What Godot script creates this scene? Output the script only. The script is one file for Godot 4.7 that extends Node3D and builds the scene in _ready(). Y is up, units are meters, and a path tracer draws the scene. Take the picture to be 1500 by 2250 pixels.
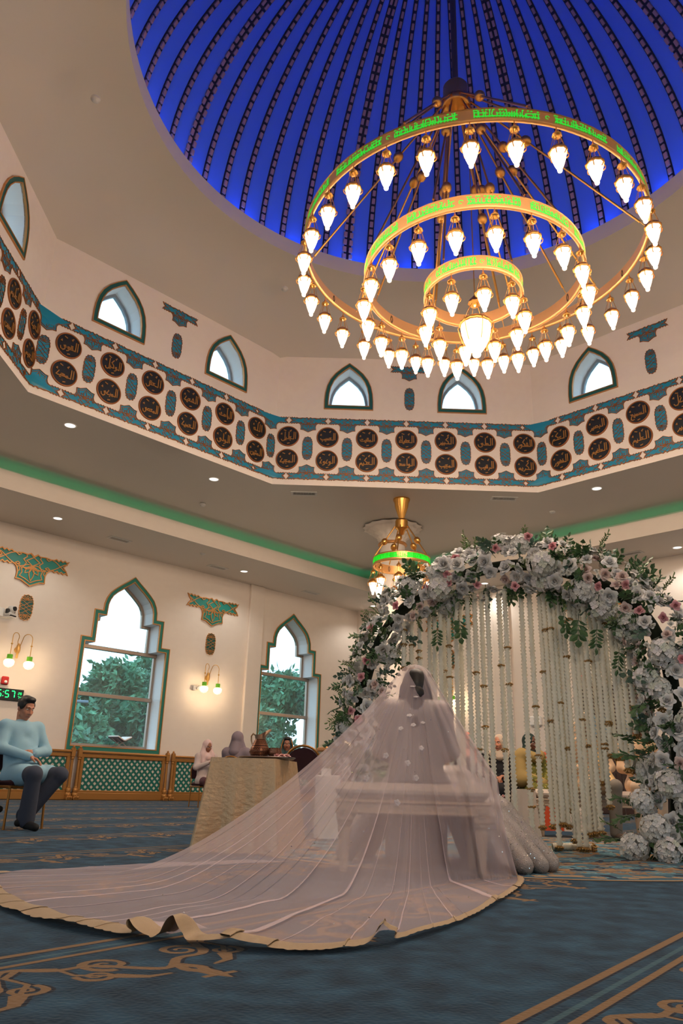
extends Node3D
# A wedding in a domed prayer hall: octagonal drum, blue fluted dome, ring chandelier, floral arch, veiled bride.
# y up, metres; the camera stands near the origin and looks along -z and upwards.

const EYE := Vector3(0, 0.5056, 0)
const FOC := 1671.15
const PITCH := 0.345
const ROLL := 0.0286
const HALL := Vector3(1.514, 0, -9.157)          # foot of the dome's axis
const COR := Vector3(0.674, 0, -26.942)          # the corner of the hall straight ahead
const UL := Vector3(0.7017, 0, -0.7125)          # along the left wall, towards that corner
const UR := Vector3(0.7125, 0, 0.7017)           # along the right wall, away from that corner
var OCT: Array[Vector3] = []                     # corners of the octagon, OCT[2] left and OCT[3] right of its far face
var FL: Transform3D                              # frame on the left wall: x along it, y up, z into the hall
var FR: Transform3D
var X2: Vector3
var U2: Vector3
var FW: Vector3
var rng := RandomNumberGenerator.new()
var used := {}
var m := {}

# ---------------------------------------------------------------- geometry collector
class G:
	var v := PackedVector3Array()
	var n := PackedVector3Array()
	var t := PackedVector2Array()
	var c := PackedColorArray()
	var ix := PackedInt32Array()
	var xf := Transform3D()
	var col := Color.WHITE
	func put(p: Vector3, nr: Vector3, uv: Vector2) -> int:
		v.append(xf * p)
		n.append((xf.basis * nr).normalized())
		t.append(uv)
		c.append(col)
		return v.size() - 1
	func tri(a: Vector3, b: Vector3, d: Vector3, hint := Vector3.ZERO) -> void:
		var nr := (d - a).cross(b - a)
		if hint != Vector3.ZERO and nr.dot(hint) < 0.0:
			var s := b
			b = d
			d = s
			nr = -nr
		var i := put(a, nr, Vector2(a.x, -a.y))
		put(b, nr, Vector2(b.x, -b.y))
		put(d, nr, Vector2(d.x, -d.y))
		ix.append_array(PackedInt32Array([i, i + 1, i + 2]))
	func quad(a: Vector3, b: Vector3, d: Vector3, e: Vector3, hint := Vector3.ZERO) -> void:
		tri(a, b, d, hint)
		tri(a, d, e, hint)
	# a smooth sheet of w x h points
	func grid(p: PackedVector3Array, w: int, h: int, wrap := false, us := 1.0, vs := 1.0, cols := PackedColorArray()) -> void:
		var b := v.size()
		var acc := PackedVector3Array()
		acc.resize(w * h)
		var wi := w if wrap else w - 1
		var tr := PackedInt32Array()
		for j in h - 1:
			for i in wi:
				var i2 := (i + 1) % w
				var q0 := j * w + i
				var q1 := j * w + i2
				var q2 := (j + 1) * w + i2
				var q3 := (j + 1) * w + i
				var n1 := (p[q2] - p[q0]).cross(p[q1] - p[q0])
				var n2 := (p[q3] - p[q0]).cross(p[q2] - p[q0])
				acc[q0] += n1 + n2
				acc[q1] += n1
				acc[q2] += n1 + n2
				acc[q3] += n2
				tr.append_array(PackedInt32Array([b + q0, b + q1, b + q2, b + q0, b + q2, b + q3]))
		for j in h:
			for i in w:
				if cols.size():
					col = cols[j * w + i]
				var k := acc[j * w + i]
				put(p[j * w + i], k if k.length_squared() > 1e-20 else Vector3.UP, Vector2(float(i) / maxf(1, w - 1) * us, float(j) / maxf(1, h - 1) * vs))
		ix.append_array(tr)
	# a profile of (radius, height) turned round y; a repeated point makes a crease
	func lathe(prof: PackedVector2Array, sides := 24, wave := 0.0, lobes := 0) -> void:
		var run := PackedVector2Array()
		for k in prof.size() + 1:
			var brk := k == prof.size() or (run.size() > 0 and run[run.size() - 1].is_equal_approx(prof[k]))
			if brk:
				if run.size() > 1:
					var p := PackedVector3Array()
					for q in run:
						for i in sides:
							var a := TAU * i / sides
							var r := q.x * (1.0 + wave * cos(a * lobes))
							p.append(Vector3(cos(a) * r, q.y, sin(a) * r))
					grid(p, sides, run.size(), true, TAU, 1.0)
				run = PackedVector2Array()
			if k < prof.size():
				run.append(prof[k])
	func tube(path: PackedVector3Array, r0: float, r1 := -1.0, sides := 8, closed := false) -> void:
		if r1 < 0.0:
			r1 = r0
		var k := path.size()
		var p := PackedVector3Array()
		var up := Vector3.UP
		var rows := k + 1 if closed else k
		for j in rows:
			var q := j % k
			var d := (path[(q + 1) % k] - path[(q + k - 1) % k]) if closed else (path[mini(q + 1, k - 1)] - path[maxi(q - 1, 0)])
			d = d.normalized()
			if j == 0:
				up = Vector3.UP if absf(d.y) < 0.9 else Vector3.RIGHT
			up = (up - d * up.dot(d)).normalized()
			var sd := d.cross(up)
			var r := lerpf(r0, r1, float(j) / (rows - 1))
			for i in sides:
				var a := TAU * i / sides
				p.append(path[q] + (up * cos(a) + sd * sin(a)) * r)
		grid(p, sides, rows, true)
		if not closed:
			for e in [0, k - 1]:
				var o: int = e * sides
				var out := path[e] - path[1 if e == 0 else k - 2]
				for i in range(1, sides - 1):
					tri(p[o], p[o + i], p[o + i + 1], out)
	func ell(o: Vector3, r: Vector3, nu := 14, nv := 9, bs := Basis()) -> void:
		var p := PackedVector3Array()
		for j in nv:
			var b := PI * j / (nv - 1) - PI / 2
			for i in nu:
				var a := TAU * i / nu
				p.append(o + bs * Vector3(cos(a) * cos(b) * r.x, sin(b) * r.y, sin(a) * cos(b) * r.z))
		grid(p, nu, nv, true)
	# a box with chamfered edges
	func box(o: Vector3, s: Vector3, ch := 0.0, bs := Basis()) -> void:
		var h := s / 2
		if ch <= 0.0:
			for ax in 3:
				for sg in [-1.0, 1.0]:
					var nr := Vector3.ZERO
					nr[ax] = sg
					var u := Vector3.ZERO
					var w := Vector3.ZERO
					u[(ax + 1) % 3] = h[(ax + 1) % 3]
					w[(ax + 2) % 3] = h[(ax + 2) % 3]
					var f := nr * h[ax]
					quad(o + bs * (f - u - w), o + bs * (f + u - w), o + bs * (f + u + w), o + bs * (f - u + w), bs * nr)
			return
		ch = minf(ch, minf(h.x, minf(h.y, h.z)) * 0.9)
		var cs := {}
		for ax in 3:
			for sg in [-1.0, 1.0]:
				var a1 := (ax + 1) % 3
				var a2 := (ax + 2) % 3
				var q: Array[Vector3] = []
				for k in [[-1, -1], [1, -1], [1, 1], [-1, 1]]:
					var p := Vector3.ZERO
					p[ax] = sg * h[ax]
					p[a1] = k[0] * (h[a1] - ch)
					p[a2] = k[1] * (h[a2] - ch)
					q.append(p)
					cs[Vector4(ax, sg if ax == 0 else k[1 if ax == 1 else 0], sg if ax == 1 else k[0 if ax == 0 else 1], sg if ax == 2 else k[1 if ax == 0 else 0])] = p
				var nr := Vector3.ZERO
				nr[ax] = sg
				quad(o + bs * q[0], o + bs * q[1], o + bs * q[2], o + bs * q[3], bs * nr)
		for sx in [-1.0, 1.0]:
			for sy in [-1.0, 1.0]:
				for sz in [-1.0, 1.0]:
					tri(o + bs * Vector3(sx * h.x, sy * (h.y - ch), sz * (h.z - ch)), o + bs * Vector3(sx * (h.x - ch), sy * h.y, sz * (h.z - ch)), o + bs * Vector3(sx * (h.x - ch), sy * (h.y - ch), sz * h.z), bs * Vector3(sx, sy, sz))
		for a in [-1.0, 1.0]:
			for b in [-1.0, 1.0]:
				var x := h.x - ch
				var y := h.y - ch
				var z := h.z - ch
				quad(o + bs * Vector3(-x, a * h.y, b * z), o + bs * Vector3(x, a * h.y, b * z), o + bs * Vector3(x, a * y, b * h.z), o + bs * Vector3(-x, a * y, b * h.z), bs * Vector3(0, a, b))
				quad(o + bs * Vector3(a * h.x, -y, b * z), o + bs * Vector3(a * h.x, y, b * z), o + bs * Vector3(a * x, y, b * h.z), o + bs * Vector3(a * x, -y, b * h.z), bs * Vector3(a, 0, b))
				quad(o + bs * Vector3(a * h.x, b * y, -z), o + bs * Vector3(a * h.x, b * y, z), o + bs * Vector3(a * x, b * h.y, z), o + bs * Vector3(a * x, b * h.y, -z), bs * Vector3(a, b, 0))
	# a flat polygon in x, y pushed from z0 to z1 (z1 is the face seen)
	func prism(poly: PackedVector2Array, z0: float, z1: float, back := false) -> void:
		var tr := Geometry2D.triangulate_polygon(poly)
		for k in range(0, tr.size(), 3):
			var a := poly[tr[k]]
			var b := poly[tr[k + 1]]
			var d := poly[tr[k + 2]]
			tri(Vector3(a.x, a.y, z1), Vector3(b.x, b.y, z1), Vector3(d.x, d.y, z1), Vector3(0, 0, z1 - z0))
			if back:
				tri(Vector3(a.x, a.y, z0), Vector3(b.x, b.y, z0), Vector3(d.x, d.y, z0), Vector3(0, 0, z0 - z1))
		if is_equal_approx(z0, z1):
			return
		var sg := 0.0
		for k in poly.size():
			sg += poly[k].cross(poly[(k + 1) % poly.size()])
		for k in poly.size():
			var a := poly[k]
			var b := poly[(k + 1) % poly.size()]
			var o := Vector2(b.y - a.y, a.x - b.x) * signf(sg)
			quad(Vector3(a.x, a.y, z0), Vector3(b.x, b.y, z0), Vector3(b.x, b.y, z1), Vector3(a.x, a.y, z1), Vector3(o.x, o.y, 0))
	# the band between two outlines of as many points
	func ring(po: PackedVector2Array, pi: PackedVector2Array, z0: float, z1: float) -> void:
		var k := po.size()
		for i in k:
			var j := (i + 1) % k
			var a := po[i]
			var b := po[j]
			var d := pi[j]
			var e := pi[i]
			quad(Vector3(a.x, a.y, z1), Vector3(b.x, b.y, z1), Vector3(d.x, d.y, z1), Vector3(e.x, e.y, z1), Vector3(0, 0, z1 - z0))
			var mid := (a + b - d - e)
			quad(Vector3(a.x, a.y, z0), Vector3(b.x, b.y, z0), Vector3(b.x, b.y, z1), Vector3(a.x, a.y, z1), Vector3(mid.x, mid.y, 0))
			quad(Vector3(e.x, e.y, z0), Vector3(d.x, d.y, z0), Vector3(d.x, d.y, z1), Vector3(e.x, e.y, z1), -Vector3(mid.x, mid.y, 0))
	# a flat strap along a line in x, y
	func strap(line: PackedVector2Array, w: float, z0: float, z1: float, closed := false) -> void:
		var k := line.size()
		var l := PackedVector2Array()
		var r := PackedVector2Array()
		for i in k:
			var d0 := (line[i] - line[(i + k - 1) % k]).normalized() if (i > 0 or closed) else (line[1] - line[0]).normalized()
			var d1 := (line[(i + 1) % k] - line[i]).normalized() if (i < k - 1 or closed) else (line[k - 1] - line[k - 2]).normalized()
			var tn := (d0 + d1)
			tn = tn.normalized() if tn.length() > 0.05 else d1
			var nr := Vector2(-tn.y, tn.x)
			var ms := clampf(1.0 / maxf(0.35, absf(nr.dot(Vector2(-d1.y, d1.x)))), 1.0, 2.0)
			l.append(line[i] + nr * w * 0.5 * ms)
			r.append(line[i] - nr * w * 0.5 * ms)
		for i in (k if closed else k - 1):
			var j := (i + 1) % k
			quad(Vector3(l[i].x, l[i].y, z1), Vector3(l[j].x, l[j].y, z1), Vector3(r[j].x, r[j].y, z1), Vector3(r[i].x, r[i].y, z1), Vector3(0, 0, 1))
			var o := l[i] - r[i]
			quad(Vector3(l[i].x, l[i].y, z0), Vector3(l[j].x, l[j].y, z0), Vector3(l[j].x, l[j].y, z1), Vector3(l[i].x, l[i].y, z1), Vector3(o.x, o.y, 0))
			quad(Vector3(r[i].x, r[i].y, z0), Vector3(r[j].x, r[j].y, z0), Vector3(r[j].x, r[j].y, z1), Vector3(r[i].x, r[i].y, z1), Vector3(-o.x, -o.y, 0))
	func mesh() -> ArrayMesh:
		var a := []
		a.resize(Mesh.ARRAY_MAX)
		a[Mesh.ARRAY_VERTEX] = v
		a[Mesh.ARRAY_NORMAL] = n
		a[Mesh.ARRAY_TEX_UV] = t
		a[Mesh.ARRAY_COLOR] = c
		a[Mesh.ARRAY_INDEX] = ix
		var am := ArrayMesh.new()
		am.add_surface_from_arrays(Mesh.PRIMITIVE_TRIANGLES, a)
		return am

# ---------------------------------------------------------------- nodes
func numbered(called: String) -> String:
	used[called] = used.get(called, 0) + 1
	return called if used[called] == 1 else "%s_%03d" % [called, used[called] - 1]

func tag(o: Node, label := "", category := "", group := "", kind := "") -> Node:
	if label: o.set_meta("label", label)
	if category: o.set_meta("category", category)
	if group: o.set_meta("group", group)
	if kind: o.set_meta("kind", kind)
	return o

func thing(called: String, label: String, category: String, xf := Transform3D(), group := "") -> Node3D:
	var o := Node3D.new()
	o.name = numbered(called)
	add_child(o)
	o.transform = xf
	tag(o, label, category, group)
	return o

func part(called: String, shape, mat: Material, parent: Node = null, xf := Transform3D()) -> MeshInstance3D:
	var o := MeshInstance3D.new()
	o.mesh = shape.mesh() if shape is G else shape
	o.material_override = mat
	o.name = numbered(called) if parent == null else called
	if parent == null:
		add_child(o)
	else:
		parent.add_child(o, true)
	o.transform = xf
	return o

func struct(called: String, shape, mat: Material, parent: Node = null, xf := Transform3D()) -> MeshInstance3D:
	var o := part(called, shape, mat, parent, xf)
	if parent == null:
		o.set_meta("kind", "structure")
	return o

func copy(o: Node3D, label := "", group := "") -> Node3D:
	var r: Node3D = o.duplicate()
	r.name = numbered(String(o.name).rstrip("0123456789").trim_suffix("_"))
	add_child(r)
	if label: r.set_meta("label", label)
	if group: r.set_meta("group", group)
	return r

func at(p: Vector3, turn := 0.0, s := 1.0) -> Transform3D:
	return Transform3D(Basis(Vector3.UP, turn).scaled(Vector3.ONE * s), p)

func lit(o: Light3D, called: String, p: Vector3, c: Color, e: float, size := 0.05, parent: Node = null) -> Light3D:
	o.name = called
	o.light_color = c
	o.light_energy = e
	o.light_size = size
	o.shadow_enabled = true
	if o is OmniLight3D:
		o.omni_range = 40.0
		o.omni_attenuation = 2.0
	if parent == null:
		add_child(o, true)
	else:
		parent.add_child(o, true)
	o.position = p
	return o

# where the line of sight through a point of the 1500 x 2250 frame meets a plane
func meet(px: float, py: float, nr: Vector3, on: Vector3) -> Vector3:
	var d := X2 * (px - 750.0) / FOC - U2 * (py - 1125.0) / FOC + FW
	return EYE + d * ((on - EYE).dot(nr) / d.dot(nr))

# ---------------------------------------------------------------- materials
func rgb(r: int, g: int, b: int) -> Color:
	return Color8(r, g, b)

func mat(c: Color, rough := 0.7, metal := 0.0) -> StandardMaterial3D:
	var o := StandardMaterial3D.new()
	o.albedo_color = c
	o.roughness = rough
	o.metallic = metal
	return o

func noise_tex(seed_: int, freq: float, size := 512, a := Color.WHITE, b := Color.BLACK, oct := 4, bump := 0.0) -> NoiseTexture2D:
	var f := FastNoiseLite.new()
	f.seed = seed_
	f.frequency = freq
	f.fractal_octaves = oct
	var o := NoiseTexture2D.new()
	o.width = size
	o.height = size
	o.seamless = true
	o.noise = f
	var g := Gradient.new()
	g.set_color(0, a)
	g.set_color(1, b)
	o.color_ramp = g
	if bump > 0.0:
		o.color_ramp = null
		o.as_normal_map = true
		o.bump_strength = bump
	return o

func glow(c: Color, e: float) -> StandardMaterial3D:
	var o := mat(c, 0.5)
	o.emission_enabled = true
	o.emission = c
	o.emission_energy_multiplier = e
	return o

func textured(a: Color, b: Color, freq: float, scale: float, rough: float, seed_ := 3, relief := 0.0) -> StandardMaterial3D:
	var o := mat(Color.WHITE, rough)
	o.albedo_texture = noise_tex(seed_, freq, 512, a, b)
	o.uv1_triplanar = true
	o.uv1_world_triplanar = true
	o.uv1_scale = Vector3.ONE * scale
	if relief > 0.0:
		o.heightmap_enabled = true
		o.heightmap_texture = o.albedo_texture
		o.heightmap_scale = relief
	return o

func materials() -> void:
	m.wall = textured(rgb(230, 218, 207), rgb(226, 213, 202), 0.02, 0.4, 0.75)
	m.ceiling = mat(rgb(207, 198, 188), 0.6)
	m.reveal = mat(rgb(226, 230, 234), 0.6)
	m.teal = mat(rgb(28, 122, 108), 0.45)
	m.tealdark = mat(rgb(20, 88, 84), 0.5)
	m.drumteal = mat(rgb(16, 128, 160), 0.45)
	m.wallteal = mat(rgb(30, 128, 118), 0.4)
	m.gold = mat(rgb(176, 124, 66), 0.42, 0.55)
	m.trimgold = mat(rgb(196, 138, 82), 0.4, 0.5)
	m.bronze = mat(rgb(150, 92, 50), 0.45, 0.5)
	m.brass = mat(rgb(232, 176, 96), 0.28, 1.0)
	m.black = mat(rgb(12, 14, 20), 0.35)
	m.glass = mat(Color(0.86, 0.97, 0.98, 0.1), 0.05)
	m.glass.transparency = BaseMaterial3D.TRANSPARENCY_ALPHA
	m.alu = mat(rgb(168, 150, 136), 0.38, 0.7)
	m.frame = mat(rgb(130, 140, 150), 0.5, 0.3)
	m.dome = mat(rgb(82, 124, 212), 0.55)
	m.rib = mat(rgb(24, 20, 34), 0.6)
	m.tile = mat(rgb(176, 128, 112), 0.5)
	m.railgold = mat(rgb(168, 116, 58), 0.38, 0.45)
	m.railback = mat(rgb(226, 214, 200), 0.6)
	m.latteal = mat(rgb(14, 104, 92), 0.4)
	m.darkwood = mat(rgb(58, 34, 26), 0.45)
	m.bluepane = mat(rgb(120, 156, 182), 0.3)
	m.linen = mat(rgb(206, 190, 176), 0.8)
	m.palewood = textured(rgb(204, 180, 156), rgb(188, 162, 138), 0.03, 3.0, 0.6, 31)
	m.goldcloth = mat(rgb(206, 168, 112), 0.5, 0.2)
	m.olivedots = dotted(rgb(98, 96, 30), rgb(178, 160, 74))
	m.beads = mat(rgb(176, 138, 84), 0.3, 0.85)
	m.pinkbag = mat(rgb(206, 146, 138), 0.6)
	m.quilt = textured(rgb(226, 214, 202), rgb(196, 182, 170), 0.2, 6.0, 0.5, 33, 1.0)
	m.redsilk = textured(rgb(206, 40, 28), rgb(196, 110, 34), 0.03, 6.0, 0.45, 34)
	m.white = mat(rgb(235, 232, 228), 0.5)
	m.plastic = mat(rgb(205, 202, 198), 0.45)
	m.dark = mat(rgb(28, 26, 28), 0.5)

# cloth printed with rows of dots
func dotted(a: Color, b: Color) -> StandardMaterial3D:
	var im := Image.create(64, 64, false, Image.FORMAT_RGBA8)
	im.fill(a)
	for e in [Vector2(16, 16), Vector2(48, 48)]:
		for y in range(-9, 10):
			for x in range(-9, 10):
				if x * x + y * y < 72:
					im.set_pixel(int(e.x) + x, int(e.y) + y, b)
	var o := mat(Color.WHITE, 0.8)
	o.albedo_texture = ImageTexture.create_from_image(im)
	o.uv1_triplanar = true
	o.uv1_scale = Vector3.ONE * 11.0
	return o

# ---------------------------------------------------------------- outlines
func inset(p: PackedVector2Array, d: float) -> PackedVector2Array:
	var k := p.size()
	var sg := 0.0
	for i in k:
		sg += p[i].cross(p[(i + 1) % k])
	sg = signf(sg)
	var o := PackedVector2Array()
	for i in k:
		var a := (p[i] - p[(i + k - 1) % k]).normalized()
		var b := (p[(i + 1) % k] - p[i]).normalized()
		var na := Vector2(-a.y, a.x) * sg
		var nb := Vector2(-b.y, b.x) * sg
		var s := na + nb
		o.append(p[i] + s * d / maxf(0.3, 0.5 * s.dot(s)))
	return o

# a closed outline from its right half, listed from the bottom corner up to the apex
func full(h: PackedVector2Array, cx: float) -> PackedVector2Array:
	var o := PackedVector2Array()
	for q in h:
		o.append(Vector2(cx + q.x, q.y))
	for k in range(h.size() - 2, -1, -1):
		o.append(Vector2(cx - h[k].x, h[k].y))
	return o

# a piece of wall x0..x1, y0..y1 with that opening, its reveal as deep as the wall
func holed(g: G, op: PackedVector2Array, cx: float, x0: float, x1: float, y0: float, y1: float, th: float) -> void:
	var k := (op.size() + 1) / 2
	for side in [1.0, -1.0]:
		var e: float = x1 if side > 0.0 else x0
		var p := PackedVector2Array([Vector2(cx, y0), Vector2(e, y0), Vector2(e, y1), Vector2(cx, y1)])
		for i in range(k - 1, -1, -1):
			p.append(op[i] if side > 0.0 else op[op.size() - 1 - (i if i < k - 1 else k - 1)])
		p[4] = op[k - 1]
		p.append(Vector2(cx, op[0].y))
		var tr := Geometry2D.triangulate_polygon(p)
		for q in range(0, tr.size(), 3):
			var a := p[tr[q]]
			var b := p[tr[q + 1]]
			var d := p[tr[q + 2]]
			g.tri(Vector3(a.x, a.y, 0), Vector3(b.x, b.y, 0), Vector3(d.x, d.y, 0), Vector3(0, 0, 1))
			g.tri(Vector3(a.x, a.y, -th), Vector3(b.x, b.y, -th), Vector3(d.x, d.y, -th), Vector3(0, 0, -1))

func slab(g: G, x0: float, x1: float, y0: float, y1: float, th: float) -> void:
	g.box(Vector3((x0 + x1) / 2, (y0 + y1) / 2, -th / 2), Vector3(x1 - x0, y1 - y0, th))

func reveal(g: G, op: PackedVector2Array, th: float) -> void:
	for i in op.size():
		var a := op[i]
		var b := op[(i + 1) % op.size()]
		g.quad(Vector3(a.x, a.y, 0), Vector3(b.x, b.y, 0), Vector3(b.x, b.y, -th), Vector3(a.x, a.y, -th))

var windows := 0
func window(f: Transform3D, h: PackedVector2Array, cx: float, trim: float, th: float, pane_in: float, bars: Array) -> void:
	var o := Node3D.new()
	windows += 1
	o.name = "window_%d" % windows
	add_child(o)
	o.transform = f
	o.set_meta("kind", "structure")
	var po := full(h, cx)
	var g1 := G.new()
	var g2 := G.new()
	var e1 := inset(po, trim * 0.15)
	var e2 := inset(po, trim * 0.82)
	var e3 := inset(po, trim)
	g1.ring(po, e1, 0.0, 0.035)
	g1.ring(e2, e3, -0.02, 0.035)
	g2.ring(e1, e2, 0.0, 0.022)
	part("gold_edging", g1, m.trimgold, o)
	part("painted_surround", g2, m.teal if th > 0.48 else m.tealdark, o)
	var g3 := G.new()
	reveal(g3, e3, th - 0.03)
	part("reveal", g3, m.reveal, o)
	var fr := G.new()
	var f1 := inset(po, trim - 0.005)
	var f2 := inset(po, trim + pane_in)
	fr.ring(f1, f2, -th - 0.02, -th + 0.06)
	part("window_frame", fr, m.frame if bars.is_empty() else m.alu, o)
	for y in bars:
		var mu := G.new()
		mu.box(Vector3(cx, y, -th + 0.03), Vector3(2.0 * h[0].x - 2.0 * trim, 0.1, 0.12), 0.01)
		part("mullion", mu, m.alu, o)
	var pg := G.new()
	pg.prism(f2, -th + 0.005, -th + 0.005)
	part("pane", pg, m.glass, o)

func half(a: Array) -> PackedVector2Array:
	var o := PackedVector2Array()
	for k in range(0, a.size(), 2):
		o.append(Vector2(a[k], a[k + 1]))
	return o

func tall_window() -> PackedVector2Array:
	return half([1.35, 1.14, 1.35, 3.97, 1.07, 3.97, 1.07, 4.71, 0.825, 4.71, 0.815, 4.9, 0.77, 5.06, 0.68, 5.22, 0.56, 5.34, 0.38, 5.49, 0.19, 5.63, 0.0, 5.785])

func drum_window() -> PackedVector2Array:
	return half([0.59, 8.97, 0.59, 9.2, 0.575, 9.4, 0.535, 9.6, 0.46, 9.78, 0.34, 9.95, 0.18, 10.1, 0.0, 10.24])

const Y_SOFFIT := 6.39
const Y_TRAY := 7.0
const Y_DRUM := 10.28

func room() -> void:
	# the four walls of the hall; the left one carries two tall windows
	var lw := G.new()
	var th := 0.5
	var xs := [-27.0, -10.6, -7.4, -4.65, -1.5, 0.0]
	for k in [0, 2, 4]:
		slab(lw, xs[k], xs[k + 1], 0.0, Y_SOFFIT + 0.8, th)
	for k in [[-9.03, -10.6, -7.4], [-3.08, -4.65, -1.5]]:
		var op := inset(full(tall_window(), k[0]), 0.13)
		holed(lw, op, k[0], k[1], k[2], 0.0, Y_SOFFIT + 0.8, th)
	lw.box(Vector3(-4.69, Y_SOFFIT / 2, 0.05), Vector3(0.56, Y_SOFFIT, 0.1), 0.015)
	struct("wall_left", lw, m.wall, null, FL)
	for cx in [-9.03, -3.08]:
		window(FL, tall_window(), cx, 0.13, th, 0.07, [3.79, 2.57])
	var rw := G.new()
	slab(rw, -0.5, 27.0, 0.0, Y_SOFFIT + 0.8, th)
	rw.box(Vector3(6.0, Y_SOFFIT / 2, 0.04), Vector3(0.56, Y_SOFFIT, 0.08), 0.015)
	struct("wall_right", rw, m.wall, null, FR)
	# the two walls behind the camera have the same tall windows
	for e in [["wall_back_left", Transform3D(Basis(-UR, Vector3.UP, UL), COR - UL * 26.0 + UR * 26.3)], ["wall_back_right", Transform3D(Basis(-UL, Vector3.UP, -UR), COR + UR * 25.5)]]:
		var g := G.new()
		var xa := -0.6
		for k in 4:
			var cx := 4.0 + 5.95 * k
			slab(g, xa, cx - 1.6, 0.0, Y_SOFFIT + 0.8, th)
			holed(g, inset(full(tall_window(), cx), 0.13), cx, cx - 1.6, cx + 1.6, 0.0, Y_SOFFIT + 0.8, th)
			xa = cx + 1.6
		slab(g, xa, 27.0, 0.0, Y_SOFFIT + 0.8, th)
		struct(e[0], g, m.wall, null, e[1])
		for k in 4:
			window(e[1], tall_window(), 4.0 + 5.95 * k, 0.13, th, 0.07, [3.79, 2.57])

	# perimeter soffit with its fascia, the recess for the green light and the tray above
	var rect := func(dl: float, dr: float, db: float, y: float) -> Array:
		var a := COR - UL * dr + UR * dl
		var b := COR - UL * (26.0 - db) + UR * dl
		var c := COR - UL * (26.0 - db) + UR * (25.5 - db)
		var d := COR - UL * dr + UR * (25.5 - db)
		return [a + Vector3.UP * y, b + Vector3.UP * y, c + Vector3.UP * y, d + Vector3.UP * y]
	var so := G.new()
	var r0: Array = rect.call(-0.5, -0.5, -0.5, Y_SOFFIT)
	var r1: Array = rect.call(2.35, 2.05, 2.2, Y_SOFFIT)
	var r1t: Array = rect.call(2.35, 2.05, 2.2, 6.8)
	var r2t: Array = rect.call(2.27, 1.97, 2.12, 6.8)
	var r2: Array = rect.call(2.27, 1.97, 2.12, 6.5)
	var r3: Array = rect.call(1.8, 1.5, 1.6, 6.5)
	var r3t: Array = rect.call(1.8, 1.5, 1.6, Y_TRAY + 0.06)
	for k in 4:
		var j := (k + 1) % 4
		so.quad(r0[k], r0[j], r1[j], r1[k], Vector3.DOWN)
		so.quad(r2t[k], r2t[j], r2[j], r2[k])
		so.quad(r2[k], r2[j], r3[j], r3[k], Vector3.UP)
		so.quad(r3[k], r3[j], r3t[j], r3t[k])
	struct("ceiling_perimeter", so, m.ceiling)
	var fa := G.new()
	for k in 4:
		var j := (k + 1) % 4
		fa.quad(r1[k], r1[j], r1t[j], r1t[k])
		fa.quad(r1t[k], r1t[j], r2t[j], r2t[k], Vector3.UP)
	struct("trim_1", fa, m.wall)
	var cl := G.new()
	var big: Array = rect.call(1.8, 1.5, 1.6, Y_TRAY + 0.035)
	var o8: Array[Vector3] = []
	var i8: Array[Vector3] = []
	for k in 8:
		i8.append(OCT[k] + Vector3.UP * Y_TRAY)
		o8.append(HALL + (OCT[k] - HALL) * 1.19 + Vector3.UP * (Y_TRAY + 0.035))
	for k in 8:
		var j := (k + 1) % 8
		var o7 := o8[k] - Vector3.UP * 0.035
		var o7j := o8[j] - Vector3.UP * 0.035
		cl.quad(i8[k], i8[j], o7j, o7, Vector3.DOWN)
		cl.quad(o7, o7j, o8[j], o8[k])
	# square corners: 0 far (between OCT 2 and 3), 1 left, 2 behind, 3 right
	for k in 4:
		var corner: Vector3 = big[k]
		var nxt: Vector3 = big[(k + 1) % 4]
		var a: int = [2, 0, 6, 4][k]
		cl.tri(corner, o8[a], o8[(a + 1) % 8], Vector3.DOWN)
		cl.quad(corner, nxt, o8[(a + 7) % 8], o8[a], Vector3.DOWN)
	for k in 4:
		var up := Vector3.UP * 0.2
		cl.quad(r0[k] + Vector3.UP * 0.9, r0[(k + 1) % 4] + Vector3.UP * 0.9, big[(k + 1) % 4] + up, big[k] + up, Vector3.UP)
	struct("ceiling", cl, m.ceiling)

	# the drum: eight walls, each with two windows
	var names := ["left_near", "left", "far", "right", "right_near", "near_right", "near", "near_left"]
	for k in 8:
		var a := OCT[(k + 0) % 8]
		var b := OCT[(k + 1) % 8]
		var f := drum_frame(k)
		var w := a.distance_to(b)
		var g := G.new()
		var c1 := w * 0.5 - 1.36
		var c2 := w * 0.5 + 1.36
		slab(g, -0.2, c1 - 0.8, Y_TRAY, Y_DRUM + 0.3, 0.45)
		slab(g, c1 + 0.8, c2 - 0.8, Y_TRAY, Y_DRUM + 0.3, 0.45)
		slab(g, c2 + 0.8, w + 0.2, Y_TRAY, Y_DRUM + 0.3, 0.45)
		for cx in [c1, c2]:
			holed(g, inset(full(drum_window(), cx), 0.11), cx, cx - 0.8, cx + 0.8, Y_TRAY, Y_DRUM + 0.3, 0.45)
		struct("wall_drum_" + names[k], g, m.wall, null, f)
		for cx in [c1, c2]:
			window(f, drum_window(), cx, 0.11, 0.45, 0.06, [])

	# the drum's ceiling rises from the octagon to the round rim of the dome
	var dc := G.new()
	var p := PackedVector3Array()
	for j in 7:
		var s := j / 6.0
		for i in 128:
			var an := TAU * i / 128.0
			var dir := Vector3(cos(an), 0, sin(an))
			var edge := 20.0
			for k in 8:
				var md := (OCT[k] + OCT[(k + 1) % 8]) / 2 - HALL
				var cs := dir.dot(md.normalized())
				if cs > 0.2:
					edge = minf(edge, md.length() / cs)
			var r := lerpf(edge + 0.22, 5.0, s)
			p.append(HALL + dir * r + Vector3.UP * lerpf(Y_DRUM, 11.08, sin(s * PI / 2)))
	dc.grid(p, 128, 7, true)
	struct("ceiling_drum", dc, m.ceiling)
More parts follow.
